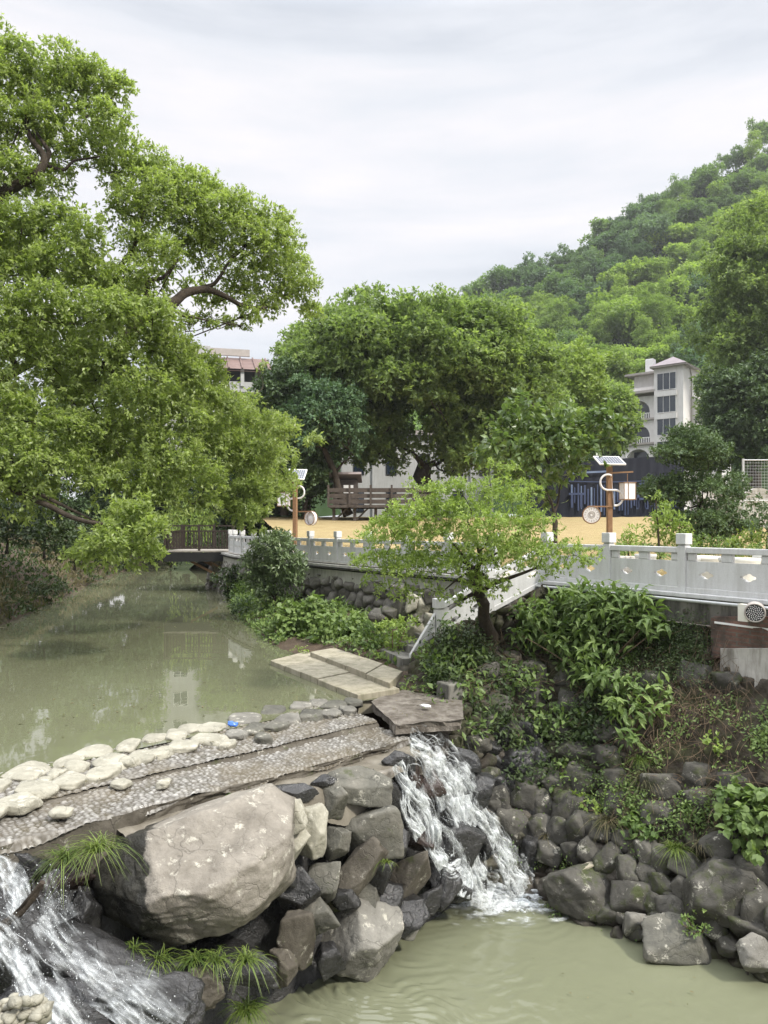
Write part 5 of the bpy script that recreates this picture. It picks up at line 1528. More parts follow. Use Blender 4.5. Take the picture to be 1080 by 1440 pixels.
def arch_wall(name, parent, c, w_, h_, th_, ra, hz, mat):
    """wall with one round-headed opening: half width ra, straight sides up to hz above its foot"""
    k = 24
    an = np.linspace(np.pi, 0, k)
    lp = [(-ra, 0.0)] + [(-ra, hz)] + [(ra * math.cos(a), hz + ra * math.sin(a)) for a in an[1:-1]] + [(ra, hz), (ra, 0.0)]
    rc = []
    for x, z in lp:
        if z <= 0.001: rc.append((math.copysign(w_ / 2, x), 0.0))
        elif abs(x) >= ra - 1e-6: rc.append((math.copysign(w_ / 2, x), z * 0.8))
        else:
            s = math.atan2(z - hz + 0.4, x); kx = min(w_ / 2 / max(abs(math.cos(s)), 1e-6), (h_ - hz + 0.4) / max(math.sin(s), 1e-6))
            rc.append((kx * math.cos(s), hz - 0.4 + kx * math.sin(s)))
    g = MB(); n_ = len(lp)
    V = [(x, d, z) for d in (-th_ / 2, th_ / 2) for ring in (rc, lp) for x, z in ring]
    i = np.arange(n_ - 1)
    A, B_, C_, D_ = i, i + n_, i + 2 * n_, i + 3 * n_
    g.add(V, np.vstack([np.stack([A, A + 1, B_ + 1, B_], 1), np.stack([C_ + 1, C_, D_, D_ + 1], 1), np.stack([B_, B_ + 1, D_ + 1, D_], 1), np.stack([A + 1, A, C_, C_ + 1], 1)]))
    o = g.build(name, mat, parent); o.location = c; return o


# cream villa at the foot of the hill (right)
VY = 105.0; k_ = VY / F
vc = W(946, 690, VY)
vb = bld_frame('villa', (vc[0] - 0.6, VY, 6.0), R(-40), 'tall cream villa with a pinkish hip roof at the foot of the wooded hill')
ztop = W(0, 516, VY)[2] - 6.0
HW = 4.1; fl_ = 3.2
lbox('tower_wall', vb, (0, 4.5, ztop / 2), (HW, 9.0, ztop), M['ivory'])
lbox('eave', vb, (0.1, 4.4, ztop + 0.12), (HW + 1.0, 10.0, 0.24), M['trim'])
g = MB(); zr = ztop + 0.24; hx_, hy_ = HW / 2 + 0.55, 5.1
ap = [(0, -1.0, zr + 1.9), (0, 6.5, zr + 1.9)]
V = [(-hx_ + .1, 4.4 - hy_, zr), (hx_ + .1, 4.4 - hy_, zr), (hx_ + .1, 4.4 + hy_, zr), (-hx_ + .1, 4.4 + hy_, zr)] + [(0.1, 1.6, zr + 1.5), (0.1, 7.2, zr + 1.5)]
g.add(V, [(0, 3, 2, 1), (1, 2, 5, 4), (3, 0, 4, 5)]); g.add(V, [(0, 1, 4), (2, 3, 5)]); g.build('roof', M['roof_pink'], vb)
for k in range(6):
    z = ztop - 2.0 - k * 3.22
    if z < 1: break
    lbox('spandrel', vb, (-0.25, -0.10, z - 1.75), (2.9, 0.3, 0.75), M['ivory'])
    window(vb, (-0.25, -0.12, z), 2.7, 2.45, 3, 0.0)
g = MB(); g.tube([(HW / 2 + 0.06, 2.6, ztop), (HW / 2 + 0.09, 3.2, ztop - 0.9), (HW / 2 + 0.09, 3.3, ztop - 2), (HW / 2 + 0.09, 3.3, 1)], 0.09, 6); g.build('drain_pipe', M['trim'], vb)
lbox('side_wing_wall', vb, (HW / 2 + 1.6, 7.6, ztop * 0.40), (3.2, 8, ztop * 0.8), M['ivory'])
# left wing with arches and terraces
wt = W(0, 548, VY)[2] - 6.0
lbox('wing_back_wall', vb, (-HW / 2 - 2.6, 6.6, wt / 2), (5.2, 7.5, wt), M['ivory'])
z = wt - 1.2
for k in range(3):
    zb = wt - 3.6 - k * 3.55 + (0 if k == 0 else -0.0)
    if zb < -1: break
    arch_wall('arch', vb, (-HW / 2 - 2.75, 1.2, zb), 5.1, 3.2, 0.35, 1.75, 0.9, M['ivory'])
    lbox('terrace_slab', vb, (-HW / 2 - 2.75, 1.9, zb - 0.16), (5.5, 2.4, 0.30), M['trim'])
    for j in range(14):
        lbox('baluster', vb, (-HW / 2 - 4.9 + j * 0.33, 1.25, zb + 0.36), (0.13, 0.13, 0.7), M['white'])
    lbox('handrail', vb, (-HW / 2 - 2.75, 1.27, zb + 0.76), (4.9, 0.2, 0.1), M['white'])
    lbox('terrace_window', vb, (-HW / 2 - 2.7, 2.82, zb + 1.3), (2.6, 0.06, 2.2), M['glass'])
lbox('cornice', vb, (-HW / 2 - 2.75, 1.6, wt + 0.15), (5.8, 3.2, 0.35), M['trim'])
lbox('roof_parapet', vb, (-HW / 2 - 2.75, 2.2, wt + 0.75), (5.4, 0.25, 0.8), M['ivory'])
lbox('upper_room', vb, (-HW / 2 - 2.2, 5.8, wt + 1.9), (4.0, 5.0, 2.4), M['ivory'])
lbox('upper_roof', vb, (-HW / 2 - 2.4, 5.4, wt + 3.25), (5.6, 6.6, 0.3), M['trim'])
lbox('water_tank', vb, (-HW / 2 - 2.2, 4.6, wt + 4.6), (1.2, 1.2, 2.2), M['white'], bevel=0.1)

# apartment house behind the left tree
AY = 84.0
ac = W(300, 700, AY)
ab = bld_frame('apartment_house', (ac[0], AY, 5.4), R(14), 'pale apartment house with red tiled roof slopes rising behind the left tree')
za = W(0, 505, AY)[2] - 5.4
lbox('wall', ab, (-1.5, 6, (za - 1.0) / 2), (13.0, 11, za - 1.0), M['facade'])
for k in range(6):
    z = za - 3.6 - k * 3.3
    if z < 0.5: break
    lbox('balcony', ab, (2.0, 0.0, z + 0.45), (6.0, 1.6, 1.15), M['facade'])
    lbox('balcony_opening', ab, (2.0, 0.47, z + 2.0), (5.4, 0.08, 1.7), M['dark'])
    for x in (-6.2, -3.6): window(ab, (x, 0.46, z + 1.6), 1.6, 1.6, 2, 0.3)
    window(ab, (5.02, 3.2, z + 1.6), 1.8, 1.6, 2, 0.3, face='x')
lbox('stair_tower', ab, (-2.0, 4.2, za + 0.4), (3.4, 4, 3.2), M['facade'])
g = MB()
V = [(-0.2, -1.2, za - 1.2), (6.6, -1.2, za - 1.2), (6.6, 4.6, za + 1.3), (-0.2, 4.6, za + 1.3), (-0.2, 10, za - 1.2), (6.6, 10, za - 1.2)]
g.add(V, [(0, 1, 2, 3), (3, 2, 5, 4)]); g.add([(x, y, z - 0.25) for x, y, z in V], [(3, 2, 1, 0), (4, 5, 2, 3)])
rf = g.build('roof', M['roof'], ab)
for k in range(5):
    x = 0.2 + k * 1.5
    q = MB().bar((x, -1.22, za - 1.1), (x, 4.6, za + 1.42), 0.16, 0.10).build('roof_rib', M['roof'], rf)
for x in (0.4, 3.2, 6.0): lbox('roof_post', ab, (x, -0.8, za - 2.1), (0.4, 0.4, 2.0), M['facade'])
lbox('parapet', ab, (2.0, 3.6, za + 1.7), (4.6, 0.3, 0.8), M['trim'])

# white house behind the big middle tree
HY_ = 66.0
hc = W(588, 720, HY_)
hb = bld_frame('house', (hc[0], HY_, 5.3), R(4), 'grey white house with dark narrow windows behind the big middle tree')
hz_ = W(0, 612, HY_)[2] - 5.3
lbox('wall', hb, (0, 4, hz_ / 2), (13.6, 8, hz_), M['facade'])
lbox('cornice', hb, (0, 3.9, hz_ + 0.2), (14.2, 8.6, 0.4), M['trim'])
for x in (-5.3, -2.4, 0.6, 3.6, 6.0):
    for z in (1.9, 5.2): window(hb, (x, -0.02, z), 0.95, 1.9, 2, 0.3, mat='dark')
for x in (-3.9, 2.1, 4.9): lbox('pilaster', hb, (x, -0.08, hz_ / 2), (0.4, 0.2, hz_ - 0.1), M['facade'])

# wooden terrace with a board fence on posts and the small hut on it
TY = 44.0
tcn = W(510, 712, TY)
tr_ = thing('wooden_terrace', (tcn[0], TY, 5.2), 'dark wooden terrace raised on posts with a board railing beyond the straw field', 'terrace')
to = tr_.location
a0, a1 = W(462, 712, TY)[0], W(610, 712, TY)[0]; zt = W(0, 712, TY)[2]
M['oldwood'] = mat_plain('old dark boards', (0.050, 0.040, 0.034), (0.10, 0.082, 0.07), 3, 0.85, 0.3)
g = MB(); g.box(((a0 + a1) / 2, TY + 1.6, zt), (a1 - a0, 3.4, 0.16)); g.build('deck', M['oldwood'], tr_, to)
for k in range(3):
    g = MB(); g.box(((a0 + a1) / 2, TY - 0.02, zt + 0.28 + 0.34 * k), (a1 - a0, 0.05, 0.25)); g.build('board', M['oldwood'], tr_, to)
for k in range(6):
    x = a0 + (a1 - a0) * k / 5
    g = MB(); g.box((x, TY - 0.09, zt + 0.62), (0.12, 0.10, 1.3)); g.build('rail_post', M['oldwood'], tr_, to)
    g = MB(); g.box((x + 0.3, TY + 0.3, (zt + 4.2) / 2 - 0.04), (0.18, 0.18, zt - 4.2)); g.build('post', M['oldwood'], tr_, to)
    g = MB(); g.bar((x + 0.3, TY + 0.3, zt - 0.9), (x + 1.1, TY + 0.3, zt - 0.1), 0.1, 0.1); g.build('brace', M['oldwood'], tr_, to)
hq = W(486, 690, TY + 2.0)
hu = thing('hut', (hq[0], TY + 2, zt + 0.08), 'small brown hut with a pale slanting roof on the wooden terrace', 'hut')
g = MB(); g.box((hq[0], TY + 2.2, zt + 0.9), (1.5, 1.2, 1.6)); g.build('wall', M['oldwood'], hu, hu.location)
g = MB(); g.box((hq[0], TY + 2.1, zt + 1.85), (2.0, 1.8, 0.14), rx=R(-14)); g.build('roof', M['roof_pink'], hu, hu.location)
g = MB(); g.box((hq[0] + 0.2, TY + 1.57, zt + 1.1), (0.6, 0.06, 0.5)); g.build('window', M['white'], hu, hu.location)

# dark blue screen with a faint printed street of old gates
BY = 52.0
bs = thing('printed_screen', W(885, 735, BY), 'long dark blue screen printed with pale gates and bars behind the right lamp', 'screen')
bo_ = bs.location
xs_ = np.linspace(735, 962, 60); P = []
top = lambda x: 642 + 0.0 * x + 10 * ((958 - x) / 160.0) ** 2 * (x < 958)
for x in xs_:
    Yd = BY + 0.35 * math.sin(x * 0.35)
    P.append([W(x, y, BY + 0.03 * math.sin(x * 0.5)) for y in np.linspace(top(x), 739, 12)])
P = np.array(P)
g = MB(); g.grid(P); g.grid(P + (0, 0.12, 0), flip=True); g.grid(np.stack([P[:, 0], P[:, 0] + (0, 0.12, 0)], 1)); g.build('cloth', M['navy'], bs, bo_, smooth=True)
M['print_pale'] = mat_plain('pale blue print', (0.09, 0.13, 0.23), (0.19, 0.24, 0.35), 1.5, 0.7, 0)
M['print_mid'] = mat_plain('mid blue print', (0.040, 0.055, 0.11), (0.06, 0.08, 0.15), 1.5, 0.7, 0)
rp = np.random.default_rng(12)
pm, pp = MB(), MB()
def pr_(mb, xa, xb, ya, yb, d=0.14):
    q = [W(x, y, BY - d) for x, y in ((xa, yb), (xb, yb), (xb, ya), (xa, ya))]
    mb.add(q + [v_ + (0, 0.02, 0) for v_ in q], [(0, 1, 2, 3), (7, 6, 5, 4), (0, 4, 5, 1), (1, 5, 6, 2), (2, 6, 7, 3), (3, 7, 4, 0)])
for x in np.arange(803, 868, 4.6): pr_(pp if rp.random() < 0.3 else pm, x, x + rp.uniform(1.2, 2.4), 683 + rp.uniform(-3, 5), 706 + rp.uniform(-2, 24))
for x in np.arange(870, 952, 4.2):
    if not 893 < x < 914: pr_(pm, x, x + rp.uniform(1.2, 2.4), 690 + rp.uniform(-4, 5), 712 + rp.uniform(-2, 16))
for a_, b_, c_, d_ in ((895, 911, 687, 690), (896, 899, 690, 714), (907, 910, 690, 714), (894, 912, 700, 703), (897, 909, 683, 685), (899, 907, 679, 682), (895, 898, 703, 716), (908, 912, 703, 716), (800, 822, 693, 696), (803, 806, 696, 714), (816, 819, 696, 714)):
    pr_(pm, a_, b_, c_, d_, 0.165)
for k in range(60):
    x0_ = 800 + k * 2.6; yy = 677 - 5 * ((x0_ - 850) / 100.0) ** 2
    pr_(pm, x0_, x0_ + 2.6, yy, yy + 1.3, 0.115)
for k in range(22):
    x0_ = 800 + k * 2.6; yy = 664 - 0.12 * k
    pr_(pp, x0_, x0_ + 2.6, yy, yy + 2.6, 0.19)
pm.build('printed_pattern', M['print_mid'], bs, bo_); pp.build('printed_pattern', M['print_pale'], bs, bo_)
for x in (800, 840, 880, 920, 958):
    g = MB(); g.tube([W(x, 640, BY + 0.25), W(x, 745, BY + 0.25)], 0.05, 6); g.build('frame_pole', M['metal'], bs, bo_)

# wire fence and pale wall at the right edge
WY = 36.0
wf_ = thing('wire_fence', W(1045, 705, WY), 'grey metal post and rail of a wire fence at the right edge', 'fence')
for x in (1045, 1110):
    g = MB(); g.tube([W(x, 645, WY), W(x, 722, WY)], 0.055, 8); g.build('post', M['metal'], wf_, wf_.location)
g = MB(); g.tube([W(1045, 647, WY), W(1130, 647, WY)], 0.03, 6); g.build('rail', M['metal'], wf_, wf_.location)
g = MB(); g.tube([W(1045, 704, WY), W(1130, 704, WY)], 0.03, 6); g.build('rail', M['metal'], wf_, wf_.location)
g = MB()
for k in range(22): g.tube([W(1047 + 4 * k, 648, WY), W(1047 + 4 * k, 704, WY)], 0.006, 4)
for k in range(13): g.tube([W(1045, 651 + 4.2 * k, WY), W(1130, 651 + 4.2 * k, WY)], 0.006, 4)
g.build('mesh', M['metal'], wf_, wf_.location)
g = MB(); P = np.array([[W(x, y, 38.0) + (0, 0.12 * vnoise(np.array([[x * 0.09, y * 0.09, 0]]), 4)[0], 0) for y in np.linspace(686 + 10 * math.sin(x * 0.05) ** 2, 745, 14)] for x in np.linspace(985, 1160, 50)])
g.grid(P); g.grid(P + (0, 0.4, 0), flip=True); g.grid(np.stack([P[:, 0], P[:, 0] + (0, 0.4, 0)], 1)); o = g.build('garden_wall', M['plaster'], smooth=True); place(o, W(1060, 735, 38)); tag(o, 'low pale weathered wall behind the pruned tree at the right edge', 'wall')

# ------------------------------------------------------------------ behind the near railing
g = MB(); a_, b_ = W(860, 785, 15.3), W(897, 785, 15.1)
M['whitebrick'] = mat_plain('white bricks', (0.50, 0.47, 0.42), (0.62, 0.59, 0.53), 6, 0.9, 0.4)
for r__ in range(5):
    for k in range(5):
        t_ = (k + 0.5 * (r__ % 2)) / 5.0
        q = a_ + (b_ - a_) * t_; g.box((q[0], q[1], PZ + 0.055 + 0.1 * r__), (0.115, 0.13, 0.10), 0.1)
o = g.build('brick_pile', M['whitebrick'], bevel=0.006); place(o, (a_ + b_) / 2 * (1, 1, 0) + (0, 0, PZ)); tag(o, 'low stack of pale bricks behind the near railing left of the pots', 'brick stack')
POTS = [(908, 786, 16.6, 0.20, 'pot', 'grey'), (985, 783, 15.6, 0.33, 'pot_white', 'cream'), (972, 783, 15.2, 0.16, 'pot', 'grey'), (1028, 787, 14.9, 0.20, 'pot', 'grey'), (1050, 790, 14.6, 0.22, 'pot_white', 'cream'), (1075, 790, 15.6, 0.2, 'pot', 'grey')]
POTLAB = ['grey plant pot behind the near railing, left of the post by the pruned tree', 'wide cream plant pot behind the near railing', 'small grey plant pot beside the wide cream one', 'grey plant pot between the two cream pots', 'smaller cream plant pot behind the right railing panel', 'grey plant pot at the right edge behind the railing']
for (px, py, Y, r__, mt, cn_), lb in zip(POTS, POTLAB):
    Y *= KS * 1.01; c = W(px, 800, Y); g = MB()
    hh = 0.56
    pr1 = np.array([(0.72, 0), (0.9, 0.25), (1.0, 0.6), (1.05, 0.62), (1.05, 0.68), (0.92, 0.68), (0.88, 0.60), (0.0, 0.60)])
    th = np.linspace(0, 2 * np.pi, 25)
    P = np.array([[(c[0] + r__ * a * math.cos(t_), c[1] + r__ * a * math.sin(t_), PZ + b * hh / 0.68) for a, b in pr1] for t_ in th])
    g.grid(P); o = g.build('plant_pot', M[mt], smooth=True); place(o, (c[0], c[1], PZ)); tag(o, lb, 'plant pot', 'plant pots behind the railing')

# small litter
V, Fc = rock_verts((0.075, 0.05, 0.06), 5, sub=3, planes=10, rough=0.35)
m, t, p, o = newmat('blue plastic'); p.inputs['Base Color'].default_value = (0.06, 0.16, 0.52, 1); p.inputs['Roughness'].default_value = 0.3
c = G(326, 1018, 2.19); o = MB().add(V, Fc).build('plastic_bag', m, smooth=True); o.location = c; tag(o, 'crumpled blue plastic bag caught on the crest stones of the weir', 'litter')
c = G(262, 1044 - 40, 2.15)
g = MB(); c = W(22, 1292, 6.3); g.tube(smooth_path([c + (-0.28, 0, -0.28), c + (-0.08, 0.02, -0.03), c + (0.10, 0, 0.1), c + (0.24, -0.02, 0.32)], 14), np.linspace(0.05, 0.02, 14) * (1 + 0.2 * np.sin(np.arange(14) * 2.0)), 8)
o = g.build('driftwood', M['bark'], smooth=True); place(o, c); tag(o, 'dark broken branch lodged in the left cascade', 'branch')
c = bank(815, 1216); g = MB(); g.box(c + (0, -0.28, 0.1), (0.30, 0.12, 0.02), 0.3, ry=-0.2); o = g.build('board_scrap', M['slab']); place(o, c + (0, -0.28, 0.1)); tag(o, 'scrap of pale board lying on the large dark boulder', 'litter')
c = G(600, 995, 2.17)
V, Fc = rock_verts((0.09, 0.05, 0.03), 9, sub=2, planes=9, rough=0.3); o = MB().add(V, Fc).build('paper_scrap', M['white'], smooth=True); o.location = c + (0, 0, 0.02); tag(o, 'crumpled white paper on the concrete slab beside the weir', 'litter')

# ------------------------------------------------------------------ trees
r_ = np.random.default_rng(11)
# the great camphor tree on the left bank
CP = [  # upper left limb
    (12, 70, 34, 18.5), (20, 120, 44, 18.5), (62, 118, 40, 18.6), (98, 100, 38, 18.8), (140, 118, 36, 19), (168, 125, 24, 19), (100, 150, 42, 18.8), (60, 170, 40, 18.4), (20, 185, 42, 18.2),
    (150, 170, 34, 19), (165, 200, 26, 19), (130, 205, 34, 19), (85, 215, 34, 18.6), (-20, 240, 50, 18), (30, 255, 38, 18.2), (72, 262, 30, 18.6), (-40, 110, 60, 18), (-40, 180, 60, 18),
    # middle limb reaching right
    (165, 245, 32, 19.6), (205, 245, 42, 19.8), (248, 268, 44, 20.2), (212, 292, 46, 19.8), (295, 278, 38, 20.6), (270, 312, 46, 20.2), (318, 305, 42, 20.8), (352, 312, 34, 21), (396, 312, 20, 21.4), (385, 345, 40, 21.3),
    (330, 348, 50, 20.8), (280, 352, 44, 20.2), (412, 372, 30, 21.6), (372, 388, 38, 21.2), (428, 405, 26, 21.8), (436, 435, 18, 21.8), (405, 415, 24, 21.6), (338, 408, 28, 20.8), (300, 425, 22, 20.6), (290, 450, 14, 20), (322, 456, 12, 20.2), (350, 442, 18, 20.6), (378, 432, 20, 21), (262, 452, 14, 19.6), (345, 462, 9, 20.2), (300, 458, 9, 20), (180, 300, 40, 19.4),
    (200, 345, 38, 19.4), (235, 360, 30, 19.6),
    # main body
    (30, 320, 52, 17.6), (80, 315, 46, 17.8), (120, 335, 44, 18), (20, 385, 62, 17.2), (80, 380, 58, 17.4), (135, 395, 48, 17.8), (60, 440, 62, 17), (180, 395, 42, 18.2), (165, 440, 52, 17.8), (120, 455, 50, 17.4),
    (15, 490, 60, 16.8), (215, 445, 46, 18.6), (210, 490, 52, 18.2), (150, 510, 56, 17.6), (80, 520, 52, 17.4), (243, 488, 38, 19), (255, 530, 52, 18.8), (272, 528, 28, 19.6), (200, 560, 60, 18.2), (120, 560, 52, 17.6),
    (300, 570, 46, 20), (322, 572, 22, 20.6), (250, 590, 56, 19.2), (40, 590, 60, 16.6), (95, 610, 56, 16.8), (20, 645, 60, 16.4), (80, 660, 58, 16.6), (165, 620, 60, 17.6), (340, 600, 44, 21), (385, 605, 36, 22), (408, 604, 20, 22.6),
    (300, 630, 54, 20.4), (355, 650, 50, 21.4), (235, 650, 60, 18.8), (358, 660, 28, 22), (360, 690, 22, 22), (160, 680, 54, 17.4), (210, 700, 48, 18), (290, 680, 42, 19.8), (345, 690, 38, 21), (245, 705, 34, 19.2), (365, 705, 20, 21.6),
    (310, 712, 24, 20.4), (335, 718, 20, 21), (352, 718, 16, 21.4), (288, 712, 20, 20), (40, 700, 46, 16.4),
    # low bough over the water
    (178, 748, 46, 15.6), (200, 778, 32, 15.6), (150, 765, 36, 15.4), (128, 778, 26, 15.3), (105, 783, 18, 15.3), (190, 725, 32, 15.8), (212, 745, 24, 15.6),
    (-60, 320, 80, 17), (-60, 450, 90, 16.8), (-60, 580, 90, 16.5), (-50, 680, 70, 16.3)]
CP = [(a, b, c * (0.84 if 42 <= k < 88 else 1.0), y) for k, (a, b, c, y) in enumerate(CP)]
cpf = pxpuffs(CP, 18, r_, 0.45, 0.86, 1.1)
bk = [(c + (r_.normal() * 0.5, 2.6 + r_.random() * 1.6, r_.normal() * 0.4), tuple(np.array(rd) * 1.1)) for c, rd in cpf[42:] if r_.random() < 0.8 and c[2] > 6.0]
base = np.array((-13.2, 20.5, 4.0)); fork = np.array((-11.6, 20.4, 8.2))
root = thing('camphor_tree', base, 'huge spreading camphor tree leaning over the river on the left', 'tree')
tb = MB(); skeleton(tb, base, fork, cpf + bk[::2], 0.62, r_, 8, 0.10, 0.016, 0.9, 0.7)
# the boughs that show against the sky
def bough(mb, lst, r0, r1, Ys, sides=8):
    q = smooth_path([np.append(W(x, y, Y), 0)[:3] for (x, y), Y in zip(lst, Ys)], 30)
    q = q + 0.03 * np.stack([vnoise(q * 2.2, 4), vnoise(q * 2.2, 5), vnoise(q * 2.2, 6)], -1)
    mb.tube(q, np.linspace(r0, r1, len(q)), sides)
bough(tb, [(-40, 330), (-5, 275), (30, 258), (58, 240), (66, 220), (40, 195), (36, 165), (50, 130)], 0.16, 0.03, np.linspace(18, 18.3, 8))
bough(tb, [(58, 240), (70, 215), (60, 200), (46, 180)], 0.08, 0.03, [18.2] * 4)
bough(tb, [(62, 232), (90, 240), (105, 225), (140, 220)], 0.05, 0.02, [18.4] * 4)
bough(tb, [(120, 165), (150, 145), (165, 130)], 0.03, 0.015, [18.8] * 3)
bough(tb, [(150, 520), (205, 440), (240, 430), (262, 408), (300, 405), (345, 435), (375, 432)], 0.20, 0.03, np.linspace(18.5, 20.6, 7))
bough(tb, [(205, 445), (208, 395), (230, 392), (250, 365)], 0.09, 0.025, [18.8, 19, 19.2, 19.4])
bough(tb, [(165, 380), (190, 345), (200, 300), (215, 270)], 0.07, 0.02, [18.8, 19, 19.2, 19.4])
bough(tb, [(262, 410), (300, 400), (320, 372), (350, 340)], 0.07, 0.02, [19.6, 20, 20.2, 20.6])
bough(tb, [(238, 430), (255, 445), (290, 450), (340, 458)], 0.04, 0.012, [19.2, 19.4, 19.8, 20])
bough(tb, [(190, 760), (150, 738), (105, 730), (40, 700), (-40, 650)], 0.025, 0.085, [16.0, 16.0, 16.2, 16.4, 16.8])
tb.build('trunk', M['bark'], root, base, smooth=True)
cb = MB()
puff_leaves(cb, cpf, 0.105, 0.46, 380, r_, 7, up=0.75, inner=0.2, lump=0.62, young=0.25)
puff_leaves(cb, bk, 0.15, 0.5, 110, r_, 7, up=0.75, inner=0.35, lump=0.5)
cb.build('crown', LF['camphor'], root, base)

# big middle camphor tree
def px_ell(cx, cy, rx, ry, Y, depth, n, prpx, seed, zmin=-0.6):
    return ellipsoid_puffs(W(cx, cy, Y), (rx / F * Y, depth, ry / F * Y), n, prpx / F * Y, np.random.default_rng(seed), zmin)


Yc = 50.0
pf2 = px_ell(600, 530, 165, 112, Yc, 6.5, 110, 30, 1, -0.45) + px_ell(500, 520, 110, 85, Yc, 5, 46, 28, 2, -0.5) + px_ell(690, 540, 95, 90, Yc, 5, 40, 28, 3, -0.6)
pf2 += px_ell(410, 610, 62, 66, Yc - 1, 4, 44, 24, 7, -0.9) + px_ell(520, 600, 60, 62, Yc + 1, 3, 40, 24, 8, -0.9) + px_ell(680, 610, 80, 58, Yc - 1, 3.5, 44, 24, 9, -0.9)
pf2 += pxpuffs([(530, 628, 26), (556, 652, 20), (660, 640, 28), (690, 650, 26), (640, 668, 18), (505, 640, 22), (715, 660, 24), (575, 630, 18)], Yc - 2, r_, 0.8)
pf2 += pxpuffs([(630, 600, 24), (640, 615, 20), (520, 600, 24), (740, 610, 26), (700, 620, 26)], Yc - 3, r_, 0.3)
bs2 = W(600, 735, Yc); bs2[2] = 4.9
tree('camphor_tree', 'great round camphor tree with dark spreading limbs in the middle beyond the straw field', 'tree', bs2, W(597, 655, Yc), pf2, 0.75, 0.26, 0.55, 42, LF['camphor_far'], 21, reach=0.85, rmin=0.05, young=0.25, lump=0.55, inner=0.2)

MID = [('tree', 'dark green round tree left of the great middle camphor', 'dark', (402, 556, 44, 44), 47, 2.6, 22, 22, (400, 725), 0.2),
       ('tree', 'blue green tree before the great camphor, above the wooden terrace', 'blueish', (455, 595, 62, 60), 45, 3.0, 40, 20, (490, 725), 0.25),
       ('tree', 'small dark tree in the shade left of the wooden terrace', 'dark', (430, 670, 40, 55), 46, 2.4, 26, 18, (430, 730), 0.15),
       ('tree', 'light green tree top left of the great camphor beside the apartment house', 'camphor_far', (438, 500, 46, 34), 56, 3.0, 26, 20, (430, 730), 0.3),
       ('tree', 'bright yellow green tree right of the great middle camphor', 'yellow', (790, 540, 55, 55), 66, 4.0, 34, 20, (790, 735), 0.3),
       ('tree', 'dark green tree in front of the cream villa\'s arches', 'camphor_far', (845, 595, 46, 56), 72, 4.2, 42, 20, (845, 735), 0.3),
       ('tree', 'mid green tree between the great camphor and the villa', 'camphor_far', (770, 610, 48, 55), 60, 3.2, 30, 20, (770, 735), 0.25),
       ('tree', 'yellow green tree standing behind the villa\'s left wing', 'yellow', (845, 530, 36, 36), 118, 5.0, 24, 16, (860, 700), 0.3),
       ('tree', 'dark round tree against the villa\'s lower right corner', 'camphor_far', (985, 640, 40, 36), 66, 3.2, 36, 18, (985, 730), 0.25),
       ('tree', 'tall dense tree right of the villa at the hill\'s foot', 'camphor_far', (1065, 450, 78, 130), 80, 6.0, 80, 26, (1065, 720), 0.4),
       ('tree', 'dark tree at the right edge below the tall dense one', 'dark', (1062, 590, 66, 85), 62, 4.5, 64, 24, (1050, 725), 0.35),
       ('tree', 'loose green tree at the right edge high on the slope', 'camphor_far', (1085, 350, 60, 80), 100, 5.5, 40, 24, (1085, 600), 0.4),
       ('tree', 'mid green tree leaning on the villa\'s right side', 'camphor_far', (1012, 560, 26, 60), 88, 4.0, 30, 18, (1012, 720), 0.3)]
for k, (nm, lb, lf, (cx, cy, rx, ry), Y, dep, n, pr2, (bx, by), r0) in enumerate(MID):
    pp_ = px_ell(cx, cy, rx, ry, Y, dep, n, pr2, 40 + k, -0.75)
    b = W(bx, by, Y); b[2] = max(4.6, min(b[2], 6.5)) if Y < 85 else b[2]
    tree(nm, lb, 'tree', b, W(cx, cy + ry * 0.6, Y), pp_, r0, 0.24 * Y / 50, 0.55, 42 * (50 / Y) ** 1.6 * 1.1, LF[lf], 60 + k, rmin=0.04, lump=0.6, inner=0.2, young=0.15, group='trees around the valley')

# row of shaded trees and hanging greenery behind the platform and along the left bank
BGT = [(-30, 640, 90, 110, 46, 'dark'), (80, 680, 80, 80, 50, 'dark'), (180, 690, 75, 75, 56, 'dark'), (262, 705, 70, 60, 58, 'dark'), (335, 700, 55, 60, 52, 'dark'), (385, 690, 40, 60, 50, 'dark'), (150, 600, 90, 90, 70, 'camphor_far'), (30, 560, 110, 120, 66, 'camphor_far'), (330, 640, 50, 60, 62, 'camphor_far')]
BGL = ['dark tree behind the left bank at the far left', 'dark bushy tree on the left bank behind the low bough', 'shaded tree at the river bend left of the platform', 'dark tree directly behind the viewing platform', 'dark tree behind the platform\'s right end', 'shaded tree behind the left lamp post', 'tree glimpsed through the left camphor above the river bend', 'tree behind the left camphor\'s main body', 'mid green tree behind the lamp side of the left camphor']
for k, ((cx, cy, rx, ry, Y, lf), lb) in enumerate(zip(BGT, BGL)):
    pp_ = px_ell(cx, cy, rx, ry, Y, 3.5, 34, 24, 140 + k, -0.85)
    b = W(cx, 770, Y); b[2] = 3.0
    tree('tree', lb, 'tree', b, W(cx, cy + ry * 0.5, Y), pp_, 0.25, 0.30, 0.5, 26, LF[lf], 160 + k, rmin=0.05, lump=0.6, inner=0.2, group='trees along the far river bend')

